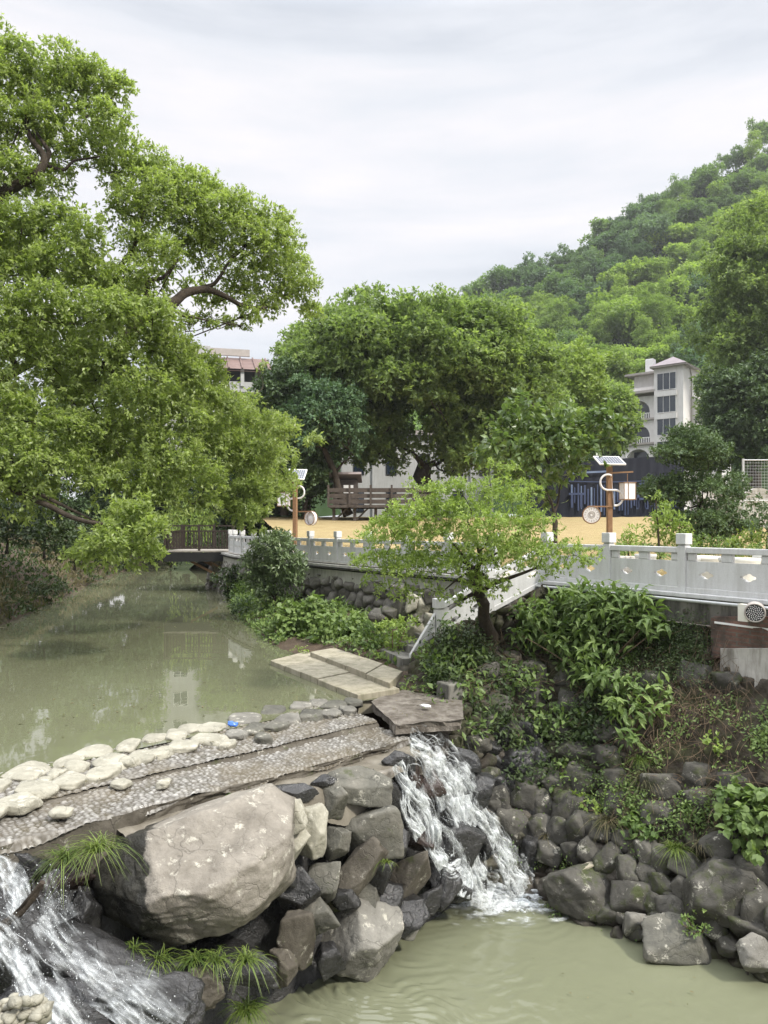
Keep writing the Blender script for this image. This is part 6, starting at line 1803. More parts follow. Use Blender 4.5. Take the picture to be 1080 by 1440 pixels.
# willow strands hanging behind the platform
wl_ = MB()
for k in range(60):
    x = r_.uniform(228, 300); Y = r_.uniform(38, 41); y0 = r_.uniform(690, 725); y1 = y0 + r_.uniform(25, 75)
    n = 26; P0 = np.linspace(W(x, y0, Y), W(x + r_.uniform(-3, 3), y1, Y), n)
    A = norm(r_.normal(size=(n, 3)) * 0.4 + (0, 0, -1)); leaf_quads(wl_, P0 + r_.normal(size=(n, 3)) * 0.03, A, norm(r_.normal(size=(n, 3)) + (0, -1, 0)), 0.20, 0.22, np.clip(r_.random(n), 0.05, 1))
o = wl_.build('willow', LF['yellow']); c = W(262, 745, 39.5); place(o, c); tag(o, 'thin hanging willow strands behind the viewing platform', 'willow')

# ------------------------------------------------------------------ wooded hill
RID = [(300, 600), (440, 535), (560, 470), (640, 436), (700, 402), (760, 372), (800, 350), (850, 318), (900, 285), (950, 258), (1000, 232), (1040, 213), (1080, 193), (1150, 155), (1250, 110), (1420, 60)]
rx_, ry_ = np.array(RID, float).T
RIDGE_Y = lambda x: np.interp(x, rx_, ry_) + 24
def hill_pt(px, v):
    px = np.asarray(px, float); v = np.asarray(v, float)
    Y = 112 + 150 * v; py = 655 + (RIDGE_Y(px) - 655) * v ** 0.92
    return np.stack([(px - 540) / F * Y, Y, CZ - (py - HY) / F * Y], -1)
PXg, Vg = np.meshgrid(np.linspace(300, 1420, 150), np.linspace(-0.08, 1.0, 70), indexing='ij')
P = hill_pt(PXg, np.clip(Vg, 0, 1)); P[..., 1] += np.where(Vg < 0, -6, 0); P[..., 2] += np.where(Vg < 0, -8, 0)
back = P[:, -1:] + np.array((0, 60, -25)); P = np.concatenate([P, back], 1)
P[..., 2] += 1.5 * fbm(P.reshape(-1, 3) * 0.04, 3, 61).reshape(P.shape[:2])
m, t, p, o = newmat('forest floor'); v = objcoord(t, False)
t.links.new(ramp(t, noise(t, v, 0.12, 8, 0.7), [(0.3, (0.014, 0.026, 0.012)), (0.7, (0.035, 0.055, 0.022))]), p.inputs['Base Color']); p.inputs['Roughness'].default_value = 1.0; p.inputs['Specular IOR Level'].default_value = 0.0
g = MB(); g.grid(P); tag(g.build('hill', m, smooth=True), kind='structure')

HT = []
for k in range(6):
    q = np.random.default_rng(300 + k); mb = MB()
    hgt = [7.5, 9.0, 6.5, 8.5, 12.0, 10.5][k]; wd_ = [4.4, 3.8, 4.8, 4.6, 2.3, 3.0][k]
    pf3 = ellipsoid_puffs((0, 0, hgt * 0.60), (wd_ * 0.95, wd_ * 0.95, hgt * 0.42), [26, 18, 34, 14, 22, 30][k], [1.5, 1.8, 1.1, 2.2, 1.1, 0.9][k], q, -0.5, 0.28)
    pf3 = [(c + q.normal(size=3) * 0.5, np.array(rd) * q.uniform(0.6, 1.35)) for c, rd in pf3]
    puff_leaves(mb, pf3, [0.62, 0.7, 0.5, 0.75, 0.55, 0.45][k], [0.62, 0.6, 0.7, 0.6, 0.35, 0.4][k], [7.5, 6, 11, 5.5, 9, 13][k], q, 5, up=0.6, inner=0.1, lump=0.6, droop=[0.05, 0.05, 0.05, 0.1, 0.4, 0.3][k])
    tk = MB(); tk.tube([(0, 0, -1.5), (0.1, 0, hgt * 0.35), (0, 0, hgt * 0.7)], [0.28, 0.2, 0.08], 6)
    HT.append((mb, tk))
HL = {'hill': 'mid green broadleaf tree in the forest covering the right hill', 'hill_light': 'light yellow green tree among the darker forest of the right hill', 'hill_blue': 'dark bluish green tree in the forest covering the right hill'}
proto = {}
for k, (mb, tk) in enumerate(HT):
    for lf in ('hill', 'hill_light', 'hill_blue'):
        o = mb.build('hillside_tree', LF[lf]); proto[(k, lf)] = o
cnt = 0; used = set(); spots = []
for v in (1.0, 0.945, 0.885, 0.825, 0.765, 0.70, 0.635, 0.57, 0.50, 0.43, 0.36, 0.29, 0.22, 0.15, 0.08):
    Y = 112 + 150 * v; stp = 24.0 * (262 / Y) ** 0.6
    xlo = {True: 560, False: 640}[v > 0.6] if v > 0.3 else 740
    for x in np.arange(xlo, 1125, stp):
        xx = x + r_.uniform(-0.4, 0.4) * stp; vv = min(1.0, v + r_.uniform(-0.025, 0.025))
        spots.append((xx, vv))
r_.shuffle(spots)
spots = [s_ for s_ in spots if not (s_[0] < 690 and s_[1] < 0.8)]
print('hill trees', len(spots))
for xx, vv in spots[:292]:
    nb = fbm(np.array([[xx * 0.012, vv * 5, 0.0]]), 2, 71)[0]
    lf = 'hill_light' if nb + r_.normal() * 0.25 + 0.25 * (vv < 0.6) > 0.30 else ('hill_blue' if nb + r_.normal() * 0.3 < -0.15 else 'hill')
    if vv > 0.8 and lf == 'hill_light' and r_.random() < 0.6: lf = 'hill'
    kk = int(r_.integers(0, 6)); o = proto[(kk, lf)]
    if (kk, lf) in used:
        o = o.copy(); COL.objects.link(o)
    used.add((kk, lf))
    q = hill_pt(np.array([xx]), np.array([vv]))[0]
    o.location = tuple(q + (0, 0, -1.2)); o.rotation_euler = (0, 0, r_.uniform(0, 6.28)); s_ = r_.uniform(0.6, 1.3) * (1.0 if vv > 0.4 else 0.85); o.scale = (s_, s_, s_ * r_.uniform(0.9, 1.15))
    tag(o, HL[lf], 'tree', HL[lf].split(' tree')[0] + ' trees of the right hill')
for key, o in proto.items():
    if key not in used: bpy.data.objects.remove(o)
# undergrowth and the trees too many to count: one mass
n = 60000
xx = r_.uniform(480, 1420, n); vv = r_.random(n)
xx[:5000] = r_.uniform(1120, 1420, 5000)
P0 = hill_pt(xx, vv) + r_.normal(size=(n, 3)) * (0.8, 0.8, 1.1) + (0, 0, 0.6)
lum = fbm(P0 * 0.18, 2, 5); P0[:, 2] += 2.4 * np.clip(lum, -0.5, 1)
mb = MB(); leaf_quads(mb, P0, norm(r_.normal(size=(n, 3))), norm(r_.normal(size=(n, 3)) * 0.5 + (0, -0.3, 1)), r_.uniform(0.5, 1.1, n), 0.7, np.clip(0.3 + 0.35 * lum + 0.25 * r_.random(n), 0.01, 1))
tag(mb.build('forest_undergrowth', LF['hill']), kind='stuff')

# ------------------------------------------------------------------ trees on the right, near
# feathery light green tree leaning from the stairs
FP = [(560, 745, 40), (630, 720, 46), (680, 770, 46), (590, 790, 44), (720, 770, 40), (650, 790, 40), (520, 760, 30), (505, 790, 20), (530, 790, 34), (545, 740, 34), (570, 720, 34), (580, 760, 40), (560, 800, 36), (600, 690, 30), (610, 725, 42), (640, 690, 34), (630, 755, 44), (660, 720, 42), (690, 690, 34), (690, 740, 46), (720, 705, 36), (725, 745, 40), (740, 690, 24),
      (600, 800, 40), (640, 800, 30), (575, 835, 22), (545, 830, 20), (700, 790, 36), (740, 780, 36), (770, 775, 30), (800, 775, 26), (825, 790, 22), (760, 740, 30), (670, 820, 30), (650, 845, 20), (700, 830, 26), (715, 660, 18), (790, 800, 20), (755, 800, 26), (690, 655, 14), (515, 815, 14), (835, 775, 12), (620, 835, 16), (740, 725, 26)]
fp = pxpuffs(FP, 12.7, r_, 0.42, 0.62, 1.5)
b = bank(690, 890) + (0, 0.1, -0.1)
tree('tree', 'feathery light green tree growing out beside the stone stairs', 'tree', b, W(668, 800, 12.9), fp, 0.13, 0.058, 0.42, 500, LF['feather'], 31, rmin=0.007, sag=-0.25, reach=1.0, wob=0.5, sprig=9, inner=0.6, lump=0.6, down=0.1, young=0.2, up=0.9)

# broad-leaved young tree on the path
BP2 = [(705, 600, 20), (680, 640, 14), (870, 600, 16), (845, 580, 16), (722, 580, 14), (745, 575, 18), (735, 600, 26), (760, 610, 28), (720, 630, 28), (750, 645, 34), (785, 600, 24), (790, 630, 34), (820, 600, 26), (825, 630, 32), (850, 605, 22), (700, 625, 18), (800, 665, 30), (760, 680, 28), (725, 670, 22), (765, 702, 18), (690, 650, 14), (728, 560, 10), (870, 620, 10), (765, 575, 12), (800, 580, 14)]
bp = pxpuffs(BP2, 21.0, r_, 0.45, 0.85, 1.3)
b = W(781, 775, 21.0); b[2] = PZ
tree('tree', 'young tree with big glossy leaves standing on the path behind the railing', 'tree', b, W(779, 722, 21), bp, 0.10, 0.23, 0.52, 44, LF['magnolia'], 33, rmin=0.015, sag=-0.3, reach=0.95, sprig=5, six=True, inner=0.5, lump=0.55, young=0.22, down=0.15, spread=0.9, up=0.7)

# cloud-pruned dark tree
CPF = [(970, 632, 44), (950, 640, 30), (995, 640, 34), (965, 612, 28), (930, 690, 34), (960, 682, 34), (990, 690, 38), (1022, 682, 30), (1030, 700, 22), (945, 705, 26), (985, 735, 40), (1020, 740, 36), (955, 735, 30), (1040, 745, 24), (1000, 755, 34), (920, 695, 16), (1010, 720, 30)]
cpp = pxpuffs(CPF, 25.0, r_, 0.45, 0.55, 1.3)
b = W(985, 760, 25); b[2] = 4.15
tree('pruned_tree', 'dark layered cloud-pruned tree behind the near railing on the right', 'tree', b, W(985, 720, 25), cpp, 0.13, 0.095, 0.5, 420, LF['dark'], 35, rmin=0.02, reach=0.9, inner=0.2, lump=0.5, up=0.9, young=0.25)

# round shrub rooted in the river wall
b = W(395, 872, 22.5)
tree('shrub', 'round glossy shrub on a thin stem growing from the far river wall', 'shrub', b, W(385, 840, 22.5), pxpuffs([(385, 770, 28), (370, 790, 28), (400, 790, 28), (385, 815, 32), (410, 815, 20), (365, 818, 24), (352, 800, 14), (395, 760, 16), (420, 800, 12), (375, 835, 16)], 22.5, r_, 0.25), 0.06, 0.13, 0.42, 300, LF['shrub'], 37, rmin=0.012, inner=0.25, lump=0.4, sprig=6)

# upright light green shrubs and plants behind the near railing
SH = [('upright light green shrub behind the railing, left of the pruned tree', [(930, 735, 22), (925, 755, 24), (935, 715, 14), (922, 700, 8)], 'yellow'), ('slender light green shrub close to the pruned tree\'s foot', [(958, 750, 18), (955, 732, 12), (952, 765, 18)], 'feather'),
      ('pale young shrub before the brown lamp post', [(890, 750, 12), (888, 765, 14), (880, 758, 9)], 'yellow'), ('yellow green bushy plant right of the pruned tree', [(1045, 765, 18), (1065, 758, 18), (1030, 768, 14)], 'yellow'), ('broad leaved potted plants under the pruned tree', [(985, 765, 16), (1005, 768, 14), (1025, 772, 12), (970, 770, 12)], 'bank'),
      ('dark bush at the right edge above the railing', [(1075, 720, 26), (1080, 745, 24)], 'dark')]
for k, (lb, pl2, lf) in enumerate(SH):
    pp_ = pxpuffs(pl2, 16.8, r_, 0.2, 1.0); b = W(pl2[0][0], 792, 16.8); b[2] = PZ
    tree('shrub', lb, 'shrub', b, W(pl2[-1][0], pl2[-1][1] + 5, 16.8), pp_, 0.03, 0.085, 0.42, 260, LF[lf], 80 + k, rmin=0.006, inner=0.4, lump=0.6, sprig=6, up=0.5, group='shrubs behind the near railing')
gc = MB()
for k in range(42):
    x = r_.uniform(860, 1085); q = pxpuffs([(x, r_.uniform(768, 784), r_.uniform(5, 11))], r_.uniform(15.2, 17.5), r_, 0.1)
    puff_leaves(gc, q, 0.08, 0.45, 220, r_, 6, inner=0.4)
tag(gc.build('low_plants', LF['bank']), kind='stuff')

# ------------------------------------------------------------------ plants on the right bank
def bush(name, lb, lst, off, Ln, asp, dens, lf, seed, stem=True, group=None, flat=0.8, **kw):
    q = np.random.default_rng(seed); pf3 = []
    for px, py, rp in lst:
        c = bank(px, py); c = W(px, py, c[1] - off); rr3 = rp / F * c[1]; pf3.append((c, (rr3, rr3 * 0.9, rr3 * flat)))
    b = bank(np.mean([l[0] for l in lst]), np.max([l[1] for l in lst]) + 4)
    root = thing(name, b, lb, 'shrub' if name == 'shrub' else 'plant', group)
    if stem:
        tb = MB()
        for c, rd in pf3:
            e_ = b + np.array((0, 0.1, 0)); n = 9; tt = np.linspace(0, 1, n)[:, None]
            tb.tube(e_ + (c - e_) * tt + np.sin(tt * np.pi) * np.array((0, -0.12, 0.05)), np.linspace(0.016, 0.006, n), 5, cap=False)
        tb.build('stem', M['twig'], root, b, smooth=True)
    cb = MB(); puff_leaves(cb, pf3, Ln, asp, dens, q, **kw); cb.build('foliage', LF[lf], root, b)
    return root


bush('shrub', 'large shrub of long drooping leaves hanging over the top of the right bank', [(755, 885, 26), (775, 865, 34), (805, 850, 30), (835, 850, 32), (870, 848, 30), (900, 850, 24), (915, 870, 20), (740, 868, 20), (795, 890, 34), (835, 885, 40), (875, 885, 34), (905, 885, 20), (820, 915, 34), (850, 925, 30), (790, 915, 22), (860, 955, 22), (830, 950, 22), (730, 892, 14), (925, 885, 12)],
     0.55, 0.20, 0.36, 105, 'bank', 401, six=True, sprig=6, inner=0.35, droop=0.25, down=0.35, up=0.9, lump=0.5, young=0.1)
bush('shrub', 'smaller light green shrub with long leaves below the large drooping one', [(872, 985, 24), (900, 975, 22), (885, 1005, 28), (915, 1000, 20), (890, 1035, 18), (860, 990, 14), (930, 975, 12)], 0.35, 0.17, 0.38, 95, 'bank', 402, six=True, sprig=5, inner=0.35, droop=0.25, down=0.3, up=0.9, young=0.3)
bush('plant', 'big heart-leaved plant on the bank at the right edge', [(1030, 1115, 22), (1050, 1140, 28), (1075, 1125, 24), (1040, 1170, 26), (1070, 1165, 30), (1095, 1150, 30), (1022, 1145, 14), (1060, 1195, 18)], 0.28, 0.135, 0.78, 120, 'bank', 403, six=True, sprig=4, inner=0.3, droop=0.15, down=0.4, up=1.0)
bush('plant', 'nettle-like plant sprouting from the toe wall under the bare soil', [(885, 1150, 16), (905, 1165, 18), (893, 1175, 14), (915, 1180, 10), (875, 1160, 10)], 0.16, 0.10, 0.6, 150, 'bank', 404, six=True, sprig=5, inner=0.3, droop=0.15, down=0.2, up=1.0)
bush('plant', 'bright seedling with a few big leaves above the flat waterline boulder', [(985, 1272, 12), (975, 1265, 8), (995, 1278, 9)], 0.22, 0.11, 0.6, 150, 'yellow', 405, six=True, sprig=4, inner=0.3, droop=0.1, down=0.1, up=1.2)
bush('plant', 'trailing small-leaved plant over the flat waterline boulder', [(960, 1300, 12), (975, 1312, 12), (990, 1308, 8), (965, 1290, 8)], 0.32, 0.055, 0.5, 200, 'bank', 406, sprig=6, inner=0.4)
bush('plant', 'small leafy plant at the right edge on the wet blocks', [(1056, 1246, 9)], 0.18, 0.07, 0.6, 200, 'bank', 407, sprig=5, stem=False)
bush('plant', 'leafy plant halfway up the bank above the waterfall pool', [(790, 1080, 16), (805, 1095, 14), (778, 1098, 12)], 0.15, 0.085, 0.6, 160, 'bank', 408, six=True, sprig=5)
bush('plant', 'small plant by the dark wall stones beside the waterfall', [(728, 1030, 9), (732, 1045, 8)], 0.15, 0.08, 0.6, 160, 'bank', 409, six=True, sprig=5)
bush('plant', 'low leafy plant at the foot of the stair post', [(600, 915, 14), (612, 930, 14), (590, 925, 10)], 0.2, 0.09, 0.6, 160, 'bank', 410, sprig=5)
bush('plant', 'leafy plant beside the squat stone block', [(650, 920, 14), (662, 935, 16), (675, 925, 14), (655, 945, 12)], 0.2, 0.12, 0.5, 130, 'bank', 411, six=True, sprig=5)
bush('plant', 'weeds at the back of the concrete slab', [(575, 965, 12), (590, 972, 10), (565, 972, 8)], 0.2, 0.08, 0.5, 160, 'bank', 412, sprig=5)
bush('plant', 'fresh green sprig low on the toe wall near the big dark boulder', [(820, 1130, 12), (838, 1140, 10), (812, 1120, 8)], 0.15, 0.08, 0.55, 150, 'yellow', 413, sprig=5)
bush('plant', 'sprig of pale leaves on the bare earth at the right', [(1000, 1045, 12), (1015, 1055, 10)], 0.15, 0.09, 0.5, 120, 'yellow', 414, sprig=5)

# creepers, small leaves and dry stems covering the bank: uncountable
N_ = len(BP)
def cover(name, mask, n, Ln, asp, lf, off, k=6, spread=0.10, seed=1, up=0.6, droop=0.1):
    q = np.random.default_rng(seed); pm_ = np.clip(mask, 0, None); pm_ = pm_ / pm_.sum()
    idx = q.choice(N_, n, p=pm_); P0 = BP[idx] + BN[idx] * (off * q.random(n))[:, None]
    P0 = np.repeat(P0, k, 0) + q.normal(size=(n * k, 3)) * spread
    o_ = np.repeat(BN[idx], k, 0)
    mb = MB(); leaf_quads(mb, P0, norm(o_ * 0.5 + q.normal(size=(n * k, 3)) * 0.8 + (0, 0, -0.25)), norm(o_ * 0.6 + (0, 0, up) + q.normal(size=(n * k, 3)) * 0.4), Ln * q.uniform(0.6, 1.3, n * k), asp,
                           np.clip(np.repeat(q.random(n), k) * 0.5 + q.random(n * k) * 0.35, 0.01, 1), droop=droop)
    return tag(mb.build(name, LF[lf]), kind='stuff')


BYr = BR; pat = np.clip(fbm(BP * 1.3, 3, 91) + 0.25, 0, 1); pat2 = np.clip(fbm(BP * 2.2 + 9, 3, 92) + 0.1, 0, 1)
box = lambda x0, x1, y0, y1: np.clip((BU - x0) / 25, 0, 1) * np.clip((x1 - BU) / 25, 0, 1) * np.clip((BYr - y0) / 15, 0, 1) * np.clip((y1 - BYr) / 25, 0, 1)
dA = 1.0 / np.maximum(np.abs(BN[:, 1]), 0.3)
cover('ground_cover', dA * (box(600, 900, 860, 1040) * pat ** 2 + box(690, 870, 1000, 1120) * pat ** 2 * 0.3), 1900, 0.085, 0.5, 'creeper', 0.25, seed=2, spread=0.10)
cover('ground_cover', dA * (box(600, 900, 860, 1050) * pat2 ** 2), 480, 0.13, 0.5, 'bank', 0.28, seed=12, spread=0.12, k=5)
cover('creeper', dA * (box(800, 1010, 862, 985) * (0.25 + pat)), 2600, 0.050, 0.45, 'creeper', 0.30, seed=3, spread=0.09)
cover('ground_cover', dA * (box(930, 1100, 980, 1180) * pat2 ** 2 + box(820, 1000, 1050, 1200) * pat2 ** 2 * 0.7), 600, 0.06, 0.5, 'bank', 0.12, seed=4, spread=0.06)
cover('ground_cover', dA * (box(700, 1100, 1080, 1330) * pat2), 700, 0.045, 0.5, 'bank', 0.08, seed=6, spread=0.05)
tw = MB(); q = np.random.default_rng(8)
pm_ = dA * (box(790, 1060, 868, 1030) * 1.0 + box(600, 800, 870, 1000) * 0.5 + box(860, 1080, 1000, 1170) * 0.35); pm_ /= pm_.sum()
for i in q.choice(N_, 2200, p=pm_):
    p0 = BP[i] + BN[i] * q.uniform(0.0, 0.16); l = q.uniform(0.15, 0.55); n = 7
    d = norm(q.normal(size=3) * 0.6 + (0, 0, -0.8) + BN[i] * 0.25); tt = np.linspace(0, 1, n)[:, None]
    tw.tube(p0 + d * l * tt + np.sin(tt * 3) * norm(q.normal(size=3)) * l * 0.12 + (0, 0, 1) * (-(tt ** 2) * l * 0.2), np.linspace(0.0045, 0.0018, n), 4, cap=False)
tag(tw.build('dry_vines', M['twig'], smooth=True), kind='stuff')

# ------------------------------------------------------------------ plants along the soil strip below the far wall
def bushp(lb, lst, Y, Ln, asp, dens, lf, seed, name='shrub', **kw):
    pf3 = [(W(px, py, Y + dy), tuple(np.array((1, 1.1, 0.8)) * rp / F * Y)) for px, py, rp, dy in lst]
    b = pf3[0][0] * (1, 1, 0) + (0, 0, UW + 0.15); root = thing(name, b, lb, 'shrub' if name == 'shrub' else 'plant', 'bushes below the far river wall')
    q = np.random.default_rng(seed); tb = MB()
    for c, rd in pf3: tb.tube(np.linspace(b, c, 6), np.linspace(0.02, 0.008, 6), 5, cap=False)
    tb.build('stem', M['twig'], root, b)
    cb = MB(); puff_leaves(cb, pf3, Ln, asp, dens, q, **kw); cb.build('foliage', LF[lf], root, b)


bushp('bright leafy bush below the round shrub at the river\'s edge', [(425, 868, 30, 0), (408, 885, 28, 0), (445, 885, 30, 0), (430, 900, 26, -.3), (400, 870, 20, 0), (450, 905, 22, 0), (440, 855, 18, 0)], 19.0, 0.15, 0.7, 120, 'bank', 501, six=True, sprig=5)
bushp('low leafy bush in front of the stone wall, second from the round shrub', [(475, 882, 28, 0), (490, 900, 28, 0), (465, 905, 24, 0), (503, 878, 20, 0), (500, 915, 20, 0), (480, 915, 20, 0)], 17.6, 0.13, 0.65, 130, 'bank', 502, six=True, sprig=5)
bushp('mixed green bush above the landing slabs', [(522, 900, 26, 0), (538, 918, 24, 0), (510, 918, 20, 0), (530, 885, 18, 0), (520, 930, 16, 0), (545, 935, 14, 0)], 16.4, 0.10, 0.5, 190, 'bank', 503, sprig=6)
bushp('yellowish bush beside the foot of the stair railing', [(552, 885, 22, 0), (562, 908, 22, 0), (550, 925, 18, 0), (572, 880, 15, 0), (560, 940, 12, 0)], 15.2, 0.09, 0.5, 200, 'feather', 504, sprig=6)
bushp('dark bush hanging into the river under the round shrub', [(360, 870, 24, 0), (375, 885, 20, 0), (345, 855, 22, 1), (385, 868, 20, 0)], 23.5, 0.12, 0.5, 150, 'dark', 505, sprig=6)
bushp('dark bush at the base of the viewing platform\'s struts', [(320, 815, 22, 0), (335, 835, 20, 0), (345, 812, 20, 0)], 29, 0.14, 0.5, 130, 'creeper', 506, sprig=6)
bushp('weeds between the two rows of landing slabs', [(452, 927, 7, 0), (470, 932, 7, 0), (490, 938, 7, 0), (435, 920, 8, 0.2), (420, 914, 9, 0.4)], 16.2, 0.06, 0.5, 260, 'yellow', 507, 'plant', sprig=5)
n = 16000; ii = r_.integers(18, SOIL.shape[0], n); jj = r_.integers(2, SOIL.shape[1], n)
keep = ~((ii < 45) & (jj < 8)); ii, jj = ii[keep], jj[keep]; n = len(ii)
P0 = SOIL[ii, jj] + r_.normal(size=(n, 3)) * (0.06, 0.06, 0.04); P0[:, 2] += r_.random(n) * 0.42 * np.clip(0.5 + fbm(P0 * 1.6, 2, 9), 0.1, 1)
mb = MB(); leaf_quads(mb, P0, norm(r_.normal(size=(n, 3)) + (0, 0, 0.4)), norm(r_.normal(size=(n, 3)) * 0.5 + (0, -0.2, 1)), r_.uniform(0.06, 0.16, n), 0.55, np.clip(r_.random(n), 0.01, 1))
tag(mb.build('ground_cover', LF['bank']), kind='stuff')

for k, (px, py, rp, Y, lb) in enumerate([(105, 772, 30, 30, 'dark bush on the left bank just behind the low bough'), (62, 752, 34, 28, 'dark bush high on the left bank near the picture edge'), (150, 780, 26, 36, 'dark bush at the water\'s edge behind the low bough'), (205, 772, 24, 48, 'distant dark bush at the river bend left of the platform'), (240, 774, 24, 50, 'dark bush across the water seen under the platform'), (278, 776, 22, 48, 'dark bush behind the platform\'s middle'), (312, 774, 22, 46, 'dark bush behind the platform\'s right end by the wall'), (10, 745, 34, 25, 'dark bush at the left edge above the dry slope')]):
    pp_ = pxpuffs([(px, py, rp), (px + rp * 0.8, py + 4, rp * 0.7), (px - rp * 0.8, py + 2, rp * 0.7), (px + 5, py - rp * 0.7, rp * 0.7)], Y, r_, 0.4); b = W(px, py + rp, Y)
    tree('shrub', lb, 'shrub', b, W(px, py + 5, Y), pp_, 0.05, 0.16, 0.5, 110, LF['creeper'], 520 + k, rmin=0.012, lump=0.6, group='bushes along the left bank')
# left bank cover: dry grass and creepers
n = 60000; ii = r_.integers(0, LBANK.shape[0], n); jj = r_.integers(1, LBANK.shape[1], n)
P0 = LBANK[ii, jj] + r_.normal(size=(n, 3)) * (0.15, 0.15, 0.06)
gp = fbm(P0 * 0.5, 3, 55)
for lf, msk, nm in (('drygrass', gp > -0.1, 'dry_grass'), ('creeper', gp <= 0.1, 'ground_cover')):
    k = msk.sum(); mb = MB()
    leaf_quads(mb, P0[msk], norm(r_.normal(size=(k, 3)) * 0.6 + (0.2, -0.3, 0.7)), norm(r_.normal(size=(k, 3)) * 0.5 + (0.3, -0.6, 0.4)), r_.uniform(0.15, 0.42, k) if lf == 'drygrass' else r_.uniform(0.10, 0.22, k), 0.16 if lf == 'drygrass' else 0.5, np.clip(r_.random(k), 0.01, 1), droop=0.2)
    tag(mb.build(nm, LF[lf]), kind='stuff')
LBS = [(150, 798, 26, 'rock_grey'), (130, 806, 20, 'rock_grey'), (110, 814, 22, 'rock_tan'), (95, 818, 18, 'rock_grey'), (75, 834, 22, 'rock_wall'), (20, 858, 30, 'rock_wall'), (55, 845, 20, 'rock_grey'), (0, 872, 26, 'rock_wall'), (180, 792, 20, 'rock_grey')]
LBL = ['grey stone at the left bank\'s waterline nearest the low bough', 'flat grey stone on the left shore beside the tan one', 'tan stone on the left shore', 'grey stone next to the tan shore stone, left of it', 'dark stone on the left shore below the green grass mound', 'large dark stone at the left edge waterline', 'grey stone between the dark shore stones', 'dark stone cut by the left picture edge on the shore', 'farthest small grey stone on the left shore']
for k, ((px, py, pw, mt), lb) in enumerate(zip(LBS, LBL)):
    c = G(px, py, UW + 0.05); hw = pw / F * c[1] / 2; o = rock('stone', c, (hw, hw, hw * 0.45), mt, 860 + k); tag(o, lb, 'stone', 'stones along the left shore')
b = G(45, 850, UW); q = pxpuffs([(30, 838, 22), (55, 832, 20), (75, 828, 16), (10, 845, 20)], b[1], r_, 0.3, 0.6); mb = MB(); puff_leaves(mb, q, 0.16, 0.3, 130, r_, 6, inner=0.4); o = mb.build('grass_mound', LF['creeper']); place(o, b); tag(o, 'dark green grassy mound at the left river edge', 'grass')

# fallen leaves and twigs drifting on the two pools and lying on the landing
fl_ = MB()
def litter(P0, L0, L1):
    n = len(P0); leaf_quads(fl_, P0, norm(r_.normal(size=(n, 3)) * (1, 1, 0.05)), norm(r_.normal(size=(n, 3)) * 0.08 + (0, 0, 1)), r_.uniform(L0, L1, n), 0.42, np.clip(r_.random(n), 0.01, 1), fold=0.05)
for (x0_, x1_, y0_, y1_, z, n, L0, L1) in ((20, 480, 900, 1040, UW + 0.006, 90, 0.05, 0.09), (560, 1000, 1270, 1430, LW + 0.035, 26, 0.03, 0.06), (60, 420, 830, 900, UW + 0.006, 60, 0.06, 0.12)):
    litter(np.array([G(r_.uniform(x0_, x1_), r_.uniform(y0_, y1_), z) for _ in range(n)]), L0, L1)
litter(np.array([G(r_.uniform(540, 640), r_.uniform(985, 1010), 2.185) for _ in range(60)]), 0.03, 0.06)
litter(np.array([wp(r_.uniform(-1.5, 4.8), r_.uniform(0.1, 1.1), 2.125) for _ in range(120)]), 0.03, 0.07)
tag(fl_.build('leaf_litter', LF['drygrass']), kind='stuff')

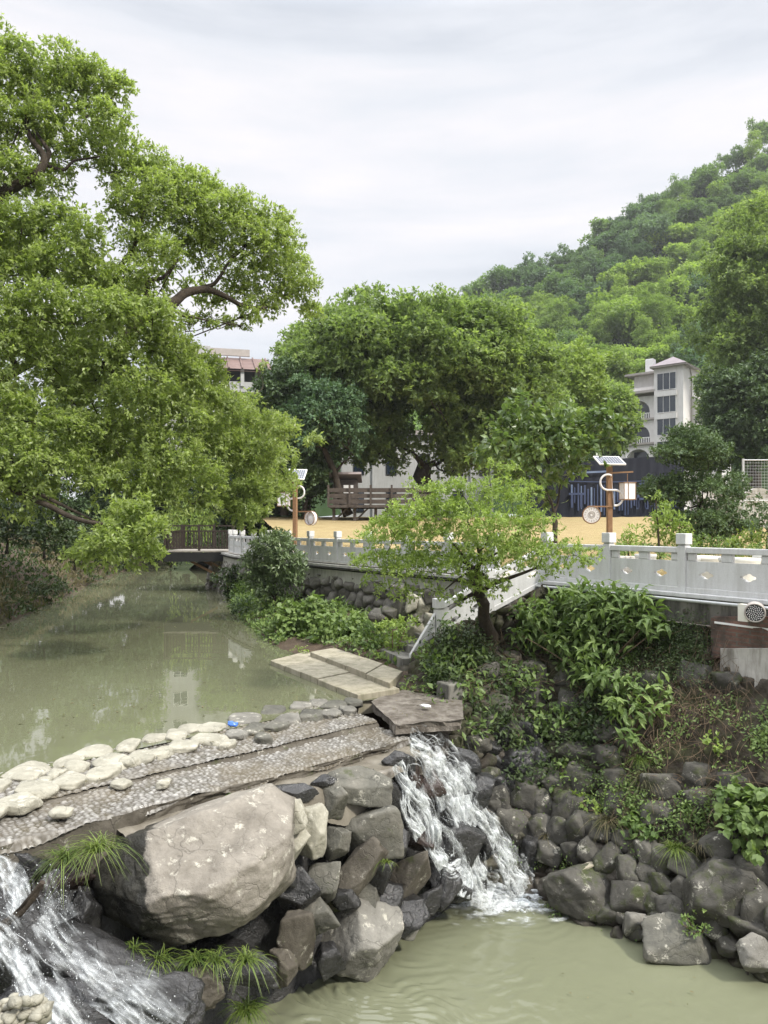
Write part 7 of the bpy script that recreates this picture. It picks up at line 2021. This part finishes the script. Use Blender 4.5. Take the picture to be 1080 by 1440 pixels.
# ------------------------------------------------------------------ grass tufts
TF = [(95, 1208, 7.25, 0.42, 90, 'grass tuft on the apron edge at the far left of the giant boulder', 'grass'), (138, 1196, 7.3, 0.46, 120, 'grass tuft hanging beside the giant boulder\'s upper left shoulder', 'grass'),
      (75, 1335, 6.7, 0.26, 45, 'small grass tuft beside the left cascade', 'grass'), (140, 1348, 6.9, 0.26, 50, 'grass tuft under the black upright rock', 'grass'), (185, 1340, 7.0, 0.28, 60, 'grass tuft under the left part of the giant boulder', 'grass'), (222, 1352, 7.0, 0.32, 80, 'wide grass tuft under the middle of the giant boulder', 'grass'),
      (275, 1352, 7.0, 0.30, 80, 'grass tuft above the rusty brown rock', 'grass'), (305, 1352, 7.05, 0.30, 70, 'grass tuft right of the rusty brown rock', 'grass'), (345, 1352, 7.1, 0.32, 90, 'grass tuft below the giant boulder\'s right corner', 'grass'), (347, 1422, 7.7, 0.36, 170, 'lone grass tuft in the pool below the giant boulder', 'grass'),
      (322, 1118, 8.7, 0.10, 16, 'tiny yellow green tuft on the apron edge above the giant boulder', 'grass'), (542, 1212, 9.1, 0.20, 30, 'small grass tuft among the rocks beside the waterfall', 'grass'), (552, 1012, 11.6, 0.16, 40, 'grass tuft in the corner between the weir and concrete slab', 'grass')]
for k, (px, py, Y, l, n, lb, mt) in enumerate(TF):
    c = W(px, py, Y); o = tuft('grass_tuft', c, n, l, 0.9, r_, mt, 0.006); place(o, c); tag(o, lb, 'grass', 'grass tufts by the falls')
for k, (px, py, l, n, lb, mt) in enumerate([(945, 1188, 0.34, 130, 'yellow green grass tuft on the toe wall', 'grass'), (900, 1090, 0.36, 90, 'pale grass hanging from the bank below the smaller shrub', 'drygrass'), (850, 1150, 0.45, 90, 'dry straw-coloured grass hanging on the toe wall', 'drygrass'), (800, 1115, 0.25, 70, 'grass tuft beside the fresh green sprig', 'grass'), (895, 1065, 0.3, 70, 'thin grass under the smaller shrub', 'grass'), (765, 1170, 0.2, 40, 'thin grass on the stones right of the waterfall', 'drygrass'), (980, 1180, 0.28, 60, 'dry grass between the toe wall and heart-leaved plant', 'drygrass')]):
    c = bank(px, py) + (0, -0.16, 0); o = tuft('grass_tuft', c, n, l, 0.9, r_, mt, 0.006, lean=(-0.15, -0.6, 0)); place(o, c); tag(o, lb, 'grass', 'grass tufts on the right bank')
bpy.context.view_layer.update()

# ------------------------------------------------------------------ the damp valley air
m = bpy.data.materials.new('damp air'); m.use_nodes = True; t = m.node_tree; t.nodes.clear()
o = t.nodes.new('ShaderNodeOutputMaterial'); pv = t.nodes.new('ShaderNodeVolumePrincipled')
pv.inputs['Color'].default_value = (0.93, 0.95, 0.97, 1); pv.inputs['Density'].default_value = 0.00027; pv.inputs['Anisotropy'].default_value = 0.2
t.links.new(pv.outputs[0], o.inputs['Volume'])
o = MB().box((0, 170, 77), (900, 420, 165)).build('haze', m); tag(o, kind='stuff')
